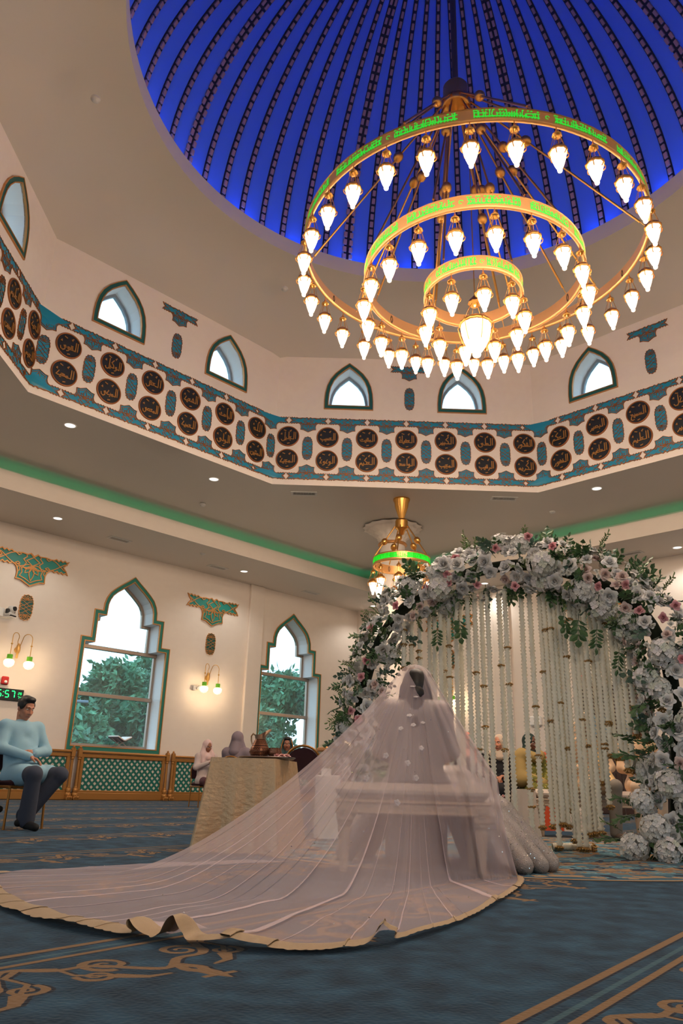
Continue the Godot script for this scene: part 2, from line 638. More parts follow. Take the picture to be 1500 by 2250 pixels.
	var fs := G.new()
	fs.xf = Transform3D(Basis(), HALL)
	fs.lathe(half([5.0, 11.08, 5.0, 11.43, 5.0, 11.43, 5.06, 11.43, 5.06, 11.43, 5.06, 11.33, 5.06, 11.33, 5.45, 11.33]), 128)
	struct("trim_2", fs, m.ceiling)
	dome()

func drum_frame(k: int) -> Transform3D:
	var a := OCT[k % 8]
	var b := OCT[(k + 1) % 8]
	var x := (b - a).normalized()
	return Transform3D(Basis(x, Vector3.UP, x.cross(Vector3.UP)), a)

func dome_point(e: float, dr: float) -> Vector2:      # e from the springing (0) to the crown (1)
	var a := e * PI / 2
	return Vector2(cos(a) * (5.42 + dr), 11.33 + sin(a) * (5.5 + dr))

func dome() -> void:
	var o := Node3D.new()
	o.name = "ceiling_dome"
	add_child(o)
	o.position = HALL
	o.set_meta("kind", "structure")
	# 64 gores, each bowed a little inwards between the ribs
	var g := G.new()
	var p := PackedVector3Array()
	var nu := 64 * 6
	for j in 41:
		for i in nu:
			var a := TAU * i / nu
			var bow := 0.06 * pow(absf(sin(a * 32.0)), 0.7)
			var q := dome_point(j / 40.0, -bow * cos(j / 40.0 * PI / 2))
			p.append(Vector3(cos(a) * q.x, q.y, sin(a) * q.x))
	g.grid(p, nu, 41, true)
	part("dome_shell", g, m.dome, o)
	var single := rib_mesh([0.0], 0.15)
	var double := rib_mesh([-0.075, 0.075], 0.29)
	for k in 64:
		var t := Transform3D(Basis(Vector3.UP, TAU * k / 64.0), Vector3.ZERO)
		var s: Array = double if k % 8 == 3 else single
		var r := part("dome_rib", s[0], m.rib, o, t)
		var tl := part("rib_tiles", s[1], m.tile, r)
		tl.set_meta("kind", "stuff")

func rib_mesh(offs: Array, w: float) -> Array:
	var g := G.new()
	var n := 40
	for j in n:
		var e0 := j / float(n) * 0.985
		var e1 := (j + 1) / float(n) * 0.985
		var ww0 := w * lerpf(1.0, 0.45, e0)
		var ww1 := w * lerpf(1.0, 0.45, e1)
		var a := dome_point(e0, -0.035)
		var b := dome_point(e1, -0.035)
		var a2 := dome_point(e0, 0.03)
		var b2 := dome_point(e1, 0.03)
		g.quad(Vector3(a.x, a.y, -ww0 / 2), Vector3(a.x, a.y, ww0 / 2), Vector3(b.x, b.y, ww1 / 2), Vector3(b.x, b.y, -ww1 / 2), Vector3(-a.x, -1, 0))
		for s in [-0.5, 0.5]:
			g.quad(Vector3(a.x, a.y, ww0 * s), Vector3(b.x, b.y, ww1 * s), Vector3(b2.x, b2.y, ww1 * s), Vector3(a2.x, a2.y, ww0 * s), Vector3(0, 0, s))
	var t := G.new()
	for k in 46:
		var e := (k + 0.5) / 46.0 * 0.985
		var sc := lerpf(1.0, 0.45, e)
		var q := dome_point(e, -0.05)
		var an := e * PI / 2
		var bs := Basis(Vector3(cos(an), sin(an), 0), Vector3(-sin(an), cos(an), 0), Vector3(0, 0, 1))
		for of in offs:
			t.box(Vector3(q.x, q.y, of * sc), Vector3(0.04, 0.125, 0.085 * sc), 0.006, bs)
	return [g.mesh(), t.mesh()]

# ---------------------------------------------------------------- strapwork cartouches, oval grilles and name discs
var mesh_cartouche: Array
var mesh_grille: Array
var mesh_disc: Array

func mirrored(a: PackedVector2Array) -> PackedVector2Array:
	var o := PackedVector2Array()
	for q in a:
		o.append(Vector2(-q.x, q.y))
	return o

func vesica(c: Vector2, ln: float, w: float, ang: float) -> PackedVector2Array:
	var o := PackedVector2Array()
	var d := Vector2(sin(ang), -cos(ang))
	var s := Vector2(d.y, -d.x)
	for k in 6:
		var u := k / 6.0
		o.append(c + d * ln * u + s * w * sin(u * PI))
	for k in 6:
		var u := 1.0 - k / 6.0
		o.append(c + d * ln * u - s * w * sin(u * PI))
	return o

# one metre wide: a band from y 0 to 0.2 with notched tails and a flower hanging to -0.235
func make_cartouche() -> Array:
	var h := half([0.0, 0.168, 0.045, 0.2, 0.085, 0.178, 0.16, 0.185, 0.235, 0.172, 0.27, 0.176, 0.305, 0.196, 0.335, 0.174, 0.365, 0.198, 0.395, 0.176, 0.425, 0.2, 0.455, 0.178, 0.495, 0.196,
		0.462, 0.14, 0.425, 0.1, 0.462, 0.06, 0.495, 0.004, 0.455, 0.022, 0.425, 0.0, 0.395, 0.024, 0.365, 0.002, 0.335, 0.026, 0.305, 0.004, 0.27, 0.022, 0.235, 0.012, 0.205, -0.02, 0.19, -0.07, 0.195, -0.135, 0.2, -0.165, 0.125, -0.172, 0.06, -0.205, 0.0, -0.235])
	var poly := h.duplicate()
	for k in range(h.size() - 2, 0, -1):
		poly.append(Vector2(-h[k].x, h[k].y))
	var b := G.new()
	b.prism(inset(poly, 0.008), 0.0, 0.008)
	var g := G.new()
	var w := 0.0115
	g.strap(inset(poly, 0.007), 0.014, 0.0, 0.02, true)
	for sg in [1.0, -1.0]:
		for l in [[0.05, 0.19, 0.0, 0.145, -0.088, 0.09, 0.0, 0.032, 0.1, -0.02], [0.1, 0.17, 0.088, 0.14, 0.13, 0.1, 0.088, 0.06, 0.11, 0.02, 0.2, -0.01],
				[0.235, 0.17, 0.3, 0.15, 0.345, 0.12, 0.37, 0.1, 0.345, 0.08, 0.3, 0.05, 0.235, 0.02], [0.47, 0.145, 0.43, 0.14, 0.37, 0.1, 0.43, 0.06, 0.47, 0.055],
				[0.0, 0.032, 0.05, 0.0, 0.14, -0.012, 0.2, 0.03], [0.14, -0.015, 0.125, -0.07, 0.15, -0.12, 0.075, -0.145, 0.0, -0.185],
				[0.165, 0.0, 0.16, -0.05, 0.19, -0.07]]:
			var q := half(l)
			g.strap(q if sg > 0.0 else mirrored(q), w, 0.0, 0.016)
		for c in [Vector2(0.2, 0.158), Vector2(0.2, 0.035)]:
			var q := PackedVector2Array([c + Vector2(0.03, 0), c + Vector2(0, 0.018), c - Vector2(0.03, 0), c - Vector2(0, 0.018)])
			g.strap(q if sg > 0.0 else mirrored(q), 0.01, 0.0, 0.019, true)
		for an in [0.75, 1.35]:
			g.strap(vesica(Vector2(0, 0.025), 0.13, 0.03, an * sg), 0.01, 0.0, 0.017, true)
	g.strap(vesica(Vector2(0, 0.03), 0.19, 0.034, 0.0), 0.011, 0.0, 0.018, true)
	return [b.mesh(), g.mesh()]

# one metre tall oval grille
func make_grille() -> Array:
	var h := PackedVector2Array()
	var prof := half([0.0, 0.5, 0.06, 0.462, 0.115, 0.465, 0.125, 0.405, 0.165, 0.385, 0.155, 0.33, 0.19, 0.29, 0.178, 0.25, 0.2, 0.2, 0.2, 0.14, 0.182, 0.105, 0.2, 0.06, 0.2, 0.015, 0.186, 0.0])
	for q in prof:
		h.append(q)
	for k in range(prof.size() - 2, -1, -1):
		h.append(Vector2(prof[k].x, -prof[k].y))
	var poly := h.duplicate()
	for k in range(h.size() - 2, 0, -1):
		poly.append(Vector2(-h[k].x, h[k].y))
	var b := G.new()
	b.prism(inset(poly, 0.006), 0.0, 0.008)
	var g := G.new()
	g.strap(inset(poly, 0.008), 0.017, 0.0, 0.024, true)
	for s in [1.0, -1.0]:
		g.strap(half([-0.19 * s, 0.27, -0.08 * s, 0.215, 0.0, 0.14, 0.08 * s, 0.065, 0.19 * s, 0.01]), 0.014, 0.0, 0.02)
		g.strap(half([-0.19 * s, 0.13, -0.08 * s, 0.07, 0.0, 0.0, 0.08 * s, -0.07, 0.19 * s, -0.13]), 0.014, 0.0, 0.02)
		g.strap(half([-0.19 * s, -0.01, -0.08 * s, -0.065, 0.0, -0.14, 0.08 * s, -0.215, 0.19 * s, -0.27]), 0.014, 0.0, 0.02)
		g.strap(half([-0.17 * s, 0.33, -0.06 * s, 0.26, 0.0, 0.27]), 0.013, 0.0, 0.02)
		g.strap(half([-0.17 * s, -0.33, -0.06 * s, -0.26, 0.0, -0.27]), 0.013, 0.0, 0.02)
		for u in [1.0, -1.0]:
			for an in [0.0, 0.55, -0.55, 1.1, -1.1]:
				if s > 0.0:
					var q := vesica(Vector2(0, 0.27), 0.17 if absf(an) < 0.8 else 0.14, 0.03, PI - an)
					if u < 0.0:
						for k in q.size():
							q[k].y = -q[k].y
					g.strap(q, 0.012, 0.0, 0.022, true)
	return [b.mesh(), g.mesh()]

func ornament(called: String, me: Array, label: String, cat: String, xf: Transform3D, group: String, back: Material, front: Material) -> Node3D:
	var o := thing(called, label, cat, xf, group)
	part("painted_backing", me[0], back, o)
	part("gold_strapwork", me[1], front, o)
	return o

# pen strokes of the letters (x runs to the left), the advance, and dots: above or below
const PEN := {
	"a": [0.24, [[0, 1.0, 0, 0]]],
	"l": [0.3, [[0, 1.0, 0, 0, -0.3, 0]]],
	"L": [0.62, [[0, 1.0, 0, -0.08, -0.15, -0.28, -0.4, -0.28, -0.55, -0.05]]],
	"m": [0.36, [[0, 0, -0.08, 0.16, -0.24, 0.12, -0.22, -0.04, -0.08, -0.06, 0, 0], [0, 0, -0.36, 0]]],
	"M": [0.4, [[0, 0, -0.1, 0.16, -0.26, 0.1, -0.2, -0.04, -0.04, -0.02], [-0.22, 0, -0.36, -0.06, -0.38, -0.5]]],
	"e": [0.38, [[0, 0, -0.06, 0.22, -0.28, 0.24, -0.2, 0.06, -0.1, 0, -0.38, 0]]],
	"E": [0.5, [[0, 0, -0.1, 0.24, -0.34, 0.26, -0.18, 0.08, -0.3, -0.1, -0.36, -0.35, -0.12, -0.5, 0.1, -0.4]]],
	"y": [0.24, [[0, 0, -0.04, 0.22, -0.06, 0, -0.24, 0]], [[-0.06, -0.16], [-0.18, -0.16]]],
	"Y": [0.72, [[0, 0, -0.1, 0.24, -0.28, 0.18, -0.16, 0.0, -0.12, -0.16, -0.36, -0.32, -0.62, -0.22, -0.68, 0.04]]],
	"d": [0.42, [[-0.06, 0.5, -0.2, 0.22, -0.32, 0.02, -0.18, -0.03, 0, 0]]],
	"D": [0.42, [[-0.06, 0.5, -0.2, 0.22, -0.32, 0.02, -0.18, -0.03, 0, 0]], [[-0.16, 0.66]]],
	"r": [0.34, [[0, 0.14, -0.06, -0.06, -0.3, -0.3]]],
	"w": [0.44, [[0, 0, -0.08, 0.22, -0.26, 0.18, -0.2, 0.0, 0, 0], [-0.02, 0, -0.14, -0.2, -0.4, -0.3]]],
	"q": [0.36, [[0, 0, -0.06, 0.26, -0.24, 0.24, -0.24, 0.06, 0, 0, -0.36, 0]], [[-0.06, 0.42], [-0.2, 0.42]]],
	"Q": [0.6, [[0, 0, -0.06, 0.26, -0.24, 0.24, -0.2, 0.02, 0, 0], [-0.22, 0.1, -0.24, -0.22, -0.46, -0.36, -0.64, -0.1]], [[-0.06, 0.42], [-0.2, 0.42]]],
	"k": [0.44, [[-0.04, 0.95, -0.36, 0.55, -0.06, 0.3, -0.04, 0, -0.44, 0]]],
	"b": [0.24, [[0, 0, -0.04, 0.22, -0.06, 0, -0.24, 0]], [[-0.12, -0.16]]],
	"B": [0.8, [[0, 0.14, -0.05, 0, -0.6, 0, -0.74, 0.2]], [[-0.4, -0.18]]],
	"t": [0.24, [[0, 0, -0.04, 0.22, -0.06, 0, -0.24, 0]], [[-0.04, 0.4], [-0.18, 0.4]]],
	"T": [0.8, [[0, 0.14, -0.05, 0, -0.6, 0, -0.74, 0.2]], [[-0.32, 0.24], [-0.46, 0.24]]],
	"V": [0.8, [[0, 0.14, -0.05, 0, -0.6, 0, -0.74, 0.2]], [[-0.32, 0.22], [-0.46, 0.22], [-0.39, 0.34]]],
	"h": [0.42, [[-0.04, 0.3, -0.34, 0.28, -0.12, 0.06, 0, 0], [-0.12, 0.05, -0.42, 0]]],
	"j": [0.42, [[-0.04, 0.3, -0.34, 0.28, -0.12, 0.06, 0, 0], [-0.12, 0.05, -0.42, 0]], [[-0.2, -0.16]]],
	"x": [0.42, [[-0.04, 0.3, -0.34, 0.28, -0.12, 0.06, 0, 0], [-0.12, 0.05, -0.42, 0]], [[-0.2, 0.46]]],
	"s": [0.5, [[0, 0, -0.02, 0.2, -0.06, 0, -0.16, 0, -0.18, 0.2, -0.22, 0, -0.32, 0, -0.34, 0.2, -0.38, 0, -0.5, 0]]],
	"c": [0.5, [[0, 0, -0.02, 0.2, -0.06, 0, -0.16, 0, -0.18, 0.2, -0.22, 0, -0.32, 0, -0.34, 0.2, -0.38, 0, -0.5, 0]], [[-0.1, 0.36], [-0.26, 0.36], [-0.18, 0.48]]],
	"S": [0.62, [[0, 0, -0.14, 0.24, -0.4, 0.22, -0.44, 0.02, 0, 0], [-0.44, 0.02, -0.48, 0.16, -0.52, 0, -0.62, 0]]],
	"Z": [0.5, [[0, 0, -0.14, 0.24, -0.4, 0.22, -0.44, 0.02, 0, 0, -0.5, 0], [-0.06, 0.95, -0.06, 0.1]], [[-0.3, 0.42]]],
	"f": [0.34, [[0, 0, -0.06, 0.26, -0.24, 0.24, -0.24, 0.06, 0, 0, -0.34, 0]], [[-0.14, 0.42]]],
	"g": [0.38, [[0, 0, -0.06, 0.22, -0.28, 0.24, -0.2, 0.06, -0.1, 0, -0.38, 0]], [[-0.16, 0.42]]],
	"N": [0.6, [[0, 0.2, -0.04, -0.1, -0.26, -0.3, -0.5, -0.18, -0.54, 0.12]], [[-0.26, 0.12]]],
	"o": [0.34, [[0, 0, -0.08, 0.3, -0.26, 0.22, -0.2, 0.0, 0, 0]]],
}

func disc_letters(word: String, rad: float) -> G:
	var lines: Array[PackedVector2Array] = []
	var dots: Array[Vector2] = []
	var x := 0.0
	for ch in word:
		var e: Array = PEN[ch]
		for s in e[1]:
			var q := half(s)
			for k in q.size():
				q[k].x += x
			lines.append(q)
		if e.size() > 2:
			for dd in e[2]:
				dots.append(Vector2(x + dd[0], dd[1]))
		x -= e[0]
	# marks that fill the round
	for mk in [[0.18, 1.25, 0.36, 1.12], [0.72, 1.28, 0.62, 1.12, 0.68, 1.02], [0.45, -0.62, 0.62, -0.55], [0.08, 0.8, 0.02, 0.66, 0.1, 0.6]]:
		var q := half(mk)
		for k in q.size():
			q[k].x = x * (1.0 - q[k].x)
		lines.append(q)
	var sc := minf(rad * 1.5 / absf(x), rad * 0.92)
	var off := Vector2(-x * sc / 2, -rad * 0.32)
	var g := G.new()
	for l in lines:
		for k in l.size():
			l[k] = l[k] * Vector2(sc, rad * 0.8) + off
		g.strap(l, 0.02, 0.0, 0.017)
	for d in dots:
		var c := d * Vector2(sc, rad * 0.8) + off
		g.strap(PackedVector2Array([c - Vector2(0.012, 0), c + Vector2(0.012, 0)]), 0.024, 0.0, 0.016)
	return g

func name_disc(word: String, f: Transform3D, x: float, y: float, label: String) -> void:
	var o := thing("calligraphy_disc", label, "wall disc", f * Transform3D(Basis(), Vector3(x, y, 0)), "black and gold calligraphy discs round the drum")
	part("black_disc", mesh_disc[0], m.disc, o)
	part("gold_rim", mesh_disc[1], m.bronze, o)
	part("gold_lettering", disc_letters(word, 0.232), m.gold, o, Transform3D(Basis(), Vector3(0, 0, 0.012)))

func make_disc() -> Array:
	var g := G.new()
	var q := PackedVector2Array()
	for k in 40:
		q.append(Vector2(cos(TAU * k / 40), sin(TAU * k / 40)) * 0.242)
	g.prism(q, 0.0, 0.012)
	var r := G.new()
	r.xf = Transform3D(Basis(Vector3.RIGHT, PI / 2), Vector3.ZERO)
	r.lathe(half([0.262, 0.0, 0.262, 0.02, 0.256, 0.03, 0.24, 0.03, 0.234, 0.02, 0.234, 0.0]), 48)
	return [g.mesh(), r.mesh()]

func ordinal(k: int) -> String:
	return ["first", "second", "third", "fourth", "fifth", "sixth", "seventh", "eighth"][k]

func drum_decor() -> void:
	m.disc = mat(rgb(10, 14, 20), 0.5)
	mesh_cartouche = make_cartouche()
	mesh_grille = make_grille()
	mesh_disc = make_disc()
	# [drum face, first column, words above, words below, where]
	var faces := [
		[0, 4.02, ["alxbyr", "alhlyM", "alhyd"], ["alqyT", "almbyN", "alhKyM"], "on the drum's left edge face"],
		[1, 0.584, ["alqwY", "alwkyL", "alhQ", "alchyd", "albaeV", "allo"], ["almeyd", "almbdY", "almhSY", "alhmyd", "alwlY", "almtyN"], "on the drum's left face"],
		[2, 0.307, ["aljlyL", "alhsyB", "almqyT", "alhfyZ", "alkbyr", "alelY", "alckwr"], ["almjyd", "alwdwd", "alhkyM", "alwase", "almjyB", "alrqyB", "alkrym"], "on the drum's far face"],
		[3, 0.632, ["alhkM", "albSyr", "alsmyE", "almDL", "almez"], ["algfwr", "aleZyM", "alhlyM", "alxbyr", "allTyf"], "on the drum's right face"],
	]
	for fc in faces:
		var f := drum_frame(fc[0])
		var n: int = fc[2].size()
		var seen: String = fc[4]
		var w: float = OCT[fc[0]].distance_to(OCT[fc[0] + 1])
		for k in range(-1, n):
			var x: float = fc[1] + 0.93 * k
			var by := "by the %s disc column" % ordinal(maxi(k, 0)) if k >= 0 else "folded round the corner"
			if k >= 0:
				name_disc(safe(fc[2][k]), f, x, 8.225, "upper black gold-lettered disc, %s from the left %s" % [ordinal(k), seen])
				name_disc(safe(fc[3][k]), f, x, 7.632, "lower black gold-lettered disc, %s from the left %s" % [ordinal(k), seen])
			var gx := x + 0.465
			if gx > 0.1 and gx < w - 0.09:
				ornament("oval_grille", mesh_grille, "blue oval grille right of the %s disc column %s" % [ordinal(k), seen] if k >= 0 else "blue oval grille before the first disc column " + seen, "wall ornament", f * Transform3D(Basis().scaled(Vector3(0.61, 0.61, 0.9)), Vector3(minf(gx, w - 0.13), 7.93, 0)), "oval grilles round the drum", m.drumteal, m.bronze)
			if gx + 0.465 > w + 0.03 or (k < 0 and fc[0] == 0):
				continue
			for row in [0, 1]:
				var bs := Vector3(0.925, 0.9 if row == 0 else -0.9, 1.0)
				var ln := "%s teal frieze panel %s %s" % ["upper" if row == 0 else "lower", by, seen]
				var tf := Transform3D(Basis(), Vector3(0, 8.555 if row == 0 else 7.305, 0.004))
				var me := [bent(mesh_cartouche[0], bs, gx), bent(mesh_cartouche[1], bs, gx)] if gx < 0.47 else mesh_cartouche
				if gx >= 0.47:
					tf = Transform3D(Basis().scaled(bs), tf.origin + Vector3(gx, 0, 0))
				ornament("frieze_panel", me, ln, "wall ornament", f * tf, "teal strapwork frieze panels round the drum", m.drumteal, m.bronze)
		var cx := w / 2 + (0.1 if fc[0] == 2 else 0.0)
		if fc[0] == 0:
			continue
		ornament("strapwork_panel", mesh_cartouche, "small teal strapwork panel between two arched windows " + seen, "wall ornament", f * Transform3D(Basis().scaled(Vector3(0.93, 0.93, 1.0)), Vector3(cx, 10.02, 0)), "panels between the drum windows", m.drumteal, m.bronze)
		ornament("oval_grille", mesh_grille, "blue oval grille between two arched windows " + seen, "wall ornament", f * Transform3D(Basis().scaled(Vector3(0.61, 0.61, 0.9)), Vector3(cx, 9.31, 0)), "grilles between the drum windows", m.drumteal, m.bronze)

# a panel that is folded round the corner at x 0
func bent(me: ArrayMesh, sc: Vector3, cx: float) -> ArrayMesh:
	var a := me.surface_get_arrays(0)
	var v: PackedVector3Array = a[Mesh.ARRAY_VERTEX]
	var n: PackedVector3Array = a[Mesh.ARRAY_NORMAL]
	var r := Basis(Vector3.UP, PI / 4)
	for k in v.size():
		v[k] = v[k] * sc + Vector3(cx, 0, 0)
		n[k] = (n[k] / sc).normalized()
		if v[k].x < 0.0:
			v[k] = r * v[k]
			n[k] = r * n[k]
	a[Mesh.ARRAY_VERTEX] = v
	a[Mesh.ARRAY_NORMAL] = n
	if sc.y < 0.0:
		var ix: PackedInt32Array = a[Mesh.ARRAY_INDEX]
		ix.reverse()
		a[Mesh.ARRAY_INDEX] = ix
	var o := ArrayMesh.new()
	o.add_surface_from_arrays(Mesh.PRIMITIVE_TRIANGLES, a)
	return o

func safe(w: String) -> String:
	var o := ""
	for ch in w:
		if PEN.has(ch):
			o += ch
	return o

# the same two shapes, larger, on the walls below
func wall_decor() -> void:
	for e in [[FL, -6.33, 5.3, "between the two tall windows on the left wall"], [FL, -11.93, 5.39, "left of the first tall window"], [FR, 4.05, 5.3, "on the right wall behind the left hanging garlands"], [FR, 8.9, 5.3, "on the right wall behind the middle hanging garlands"]]:
		var f: Transform3D = e[0]
		ornament("strapwork_panel", mesh_cartouche, "large teal strapwork panel with gold straps " + e[3], "wall ornament", f * Transform3D(Basis().scaled(Vector3(1.92, 1.95, 2.2)), Vector3(e[1], e[2], 0)), "large strapwork panels on the walls", m.wallteal, m.trimgold)
		ornament("oval_grille", mesh_grille, "gold and green oval grille " + e[3], "wall ornament", f * Transform3D(Basis().scaled(Vector3(0.85, 0.65, 1.2)), Vector3(e[1] + 0.02, e[2] - 0.98, 0)), "oval grilles on the walls", m.tealdark, m.trimgold)

# ---------------------------------------------------------------- lamps
const WARM := Color(1.0, 0.9, 0.79)
var lamp_meshes := []

# a hanging lamp, origin at its hook: [cap and chains, glass]
func make_lamp(s: float) -> Array:
	var g := G.new()
	g.xf = Transform3D(Basis().scaled(Vector3.ONE * s), Vector3.ZERO)
	g.tube(PackedVector3Array([Vector3.ZERO, Vector3(0, -0.05, 0)]), 0.006, -1, 6)
	g.lathe(half([0.004, -0.03, 0.014, -0.07, 0.034, -0.1, 0.056, -0.125, 0.058, -0.142, 0.03, -0.155, 0.012, -0.165, 0.004, -0.17]), 14, 0.05, 7)
	for k in 6:
		var a := TAU * k / 6.0
		var d := Vector3(cos(a), 0, sin(a))
		g.tube(PackedVector3Array([d * 0.035 + Vector3(0, -0.14, 0), d * 0.098 + Vector3(0, -0.36, 0)]), 0.0035, -1, 4)
		g.tube(PackedVector3Array([d * 0.1 + Vector3(0, -0.37, 0), d * 0.122 + Vector3(0, -0.4, 0), d * 0.112 + Vector3(0, -0.44, 0), d * 0.088 + Vector3(0, -0.465, 0)]), 0.006, -1, 5)
	g.lathe(half([0.01, -0.275, 0.03, -0.29, 0.07, -0.325, 0.095, -0.35, 0.106, -0.375, 0.106, -0.395, 0.098, -0.4]), 20, 0.04, 10)
	var b := G.new()
	b.xf = g.xf
	b.lathe(half([0.085, -0.375, 0.092, -0.4, 0.088, -0.44, 0.077, -0.49, 0.06, -0.55, 0.043, -0.6, 0.026, -0.628, 0.03, -0.645, 0.026, -0.665, 0.012, -0.678, 0.0, -0.68]), 18)
	return [g.mesh(), b.mesh()]

func hang_lamp(parent: Node3D, p: Vector3, s: float, me: Array, e: float) -> void:
	var l := Node3D.new()
	l.name = "lamp"
	parent.add_child(l, true)
	l.position = p
	part("lamp_cap", me[0], m.brass, l)
	part("lamp_glass", me[1], m.bulb, l)
	lit(OmniLight3D.new(), "lamp_light", Vector3(0, -0.45 * s, 0), WARM, e, 0.06 * s, l)

# a flat hoop with an inside, an outside and a rolled lower edge
func hoop(r: float, h: float) -> G:
	var g := G.new()
	g.lathe(half([r - 0.035, 0.0, r - 0.03, -0.018, r - 0.01, -0.03, r + 0.012, -0.02, r + 0.015, 0.0, r + 0.015, 0.0, r, 0.012, r, 0.012, r, h - 0.01, r, h - 0.01, r + 0.012, h, r + 0.012, h, r - 0.014, h, r - 0.014, h, r - 0.014, 0.012, r - 0.014, 0.012, r - 0.035, 0.0]), 96)
	return g

# glowing script panels on the outside of a hoop; a crescent between every two
func hoop_script(r: float, h: float, n: int, seed_: int) -> Array:
	var g := G.new()
	var em := G.new()
	var r2 := RandomNumberGenerator.new()
	r2.seed = seed_
	var bend := func(l: PackedVector2Array, a0: float, w: float) -> void:
		for k in l.size() - 1:
			var q := [l[k], l[k + 1]]
			var pt: Array[Vector3] = []
			for z in q:
				for sg in [0.5, -0.5]:
					var d: Vector2 = (l[k + 1] - l[k]).normalized()
					var o: Vector2 = Vector2(-d.y, d.x) * w * sg
					var an: float = a0 - (z.x + o.x) / r
					pt.append(Vector3(cos(an) * (r + 0.006), z.y + o.y, sin(an) * (r + 0.006)))
			g.quad(pt[0], pt[1], pt[3], pt[2], pt[0] * Vector3(1, 0, 1))
	var len_ := TAU * r / n
	for k in n:
		var a0 := TAU * k / n
		var w := len_ * 0.4
		var x := -w
		bend.call(PackedVector2Array([Vector2(-w, h * 0.3), Vector2(-w * 0.3, h * 0.26), Vector2(w * 0.3, h * 0.36), Vector2(w, h * 0.3)]), a0, 0.016)
		bend.call(PackedVector2Array([Vector2(-w, h * 0.62), Vector2(0, h * 0.5), Vector2(w, h * 0.66)]), a0, 0.014)
		while x < w:
			var top := h * r2.randf_range(0.55, 0.86)
			var dx := r2.randf_range(-0.025, 0.025)
			bend.call(PackedVector2Array([Vector2(x, h * 0.18), Vector2(x + dx, h * 0.42), Vector2(x + dx * 0.4, top)]), a0, 0.013)
			if r2.randf() < 0.5:
				bend.call(PackedVector2Array([Vector2(x - 0.012, h * 0.8), Vector2(x + 0.012, h * 0.83)]), a0, 0.016)
			x += r2.randf_range(0.026, 0.044)
		var cr := PackedVector2Array()
		for q in 9:
			var ca := lerpf(0.2, PI * 1.6, q / 8.0)
			cr.append(Vector2(len_ / 2 + cos(ca) * h * 0.14, h * 0.5 + sin(ca) * h * 0.14))
		if k % 2 == 0:
			bend.call(cr, a0, 0.009)
		# pierced emblem on the inside
		for q in 7:
			for s in [-1.0, 1.0]:
				var y := h * (0.2 + 0.1 * q)
				var wd := h * 0.18 * sin(PI * (q + 0.7) / 7.4)
				var an: float = a0 + PI / n + s * wd / r * 0.6
				var p0 := Vector3(cos(an) * (r - 0.0165), y, sin(an) * (r - 0.0165))
				em.box(p0, Vector3(0.004, h * 0.06, h * 0.1), 0.0, Basis(Vector3.UP, -an))
	return [g, em]

func ring_rods(o: Node3D, hub: Vector3, c: Vector3, r: float, y: float, n: int, a0: float, ball: float) -> void:
	for k in n:
		var a := a0 + TAU * k / n
		var e := c + Vector3(cos(a) * (r - 0.01), y, sin(a) * (r - 0.01))
		var s := hub + Vector3(cos(a) * 0.16, 0, sin(a) * 0.16)
		var g := G.new()
		g.tube(PackedVector3Array([s, s.lerp(e, 0.97)]), 0.016, -1, 8)
		var ln := s.lerp(e, 0.97)
		g.tube(PackedVector3Array([ln, e]), 0.006, -1, 6)
		var rod := part("rod", g, m.brass, o)
		if ball > 0.0:
			var b := G.new()
			var d := (e - s).normalized()
			b.xf = Transform3D(Basis(Quaternion(Vector3.UP, d)), s.lerp(e, ball))
			b.lathe(half([0.018, -0.09, 0.03, -0.085, 0.06, -0.06, 0.075, -0.02, 0.075, 0.02, 0.06, 0.06, 0.03, 0.085, 0.018, 0.09]), 16)
			part("rod_ball", b, m.brass, rod)

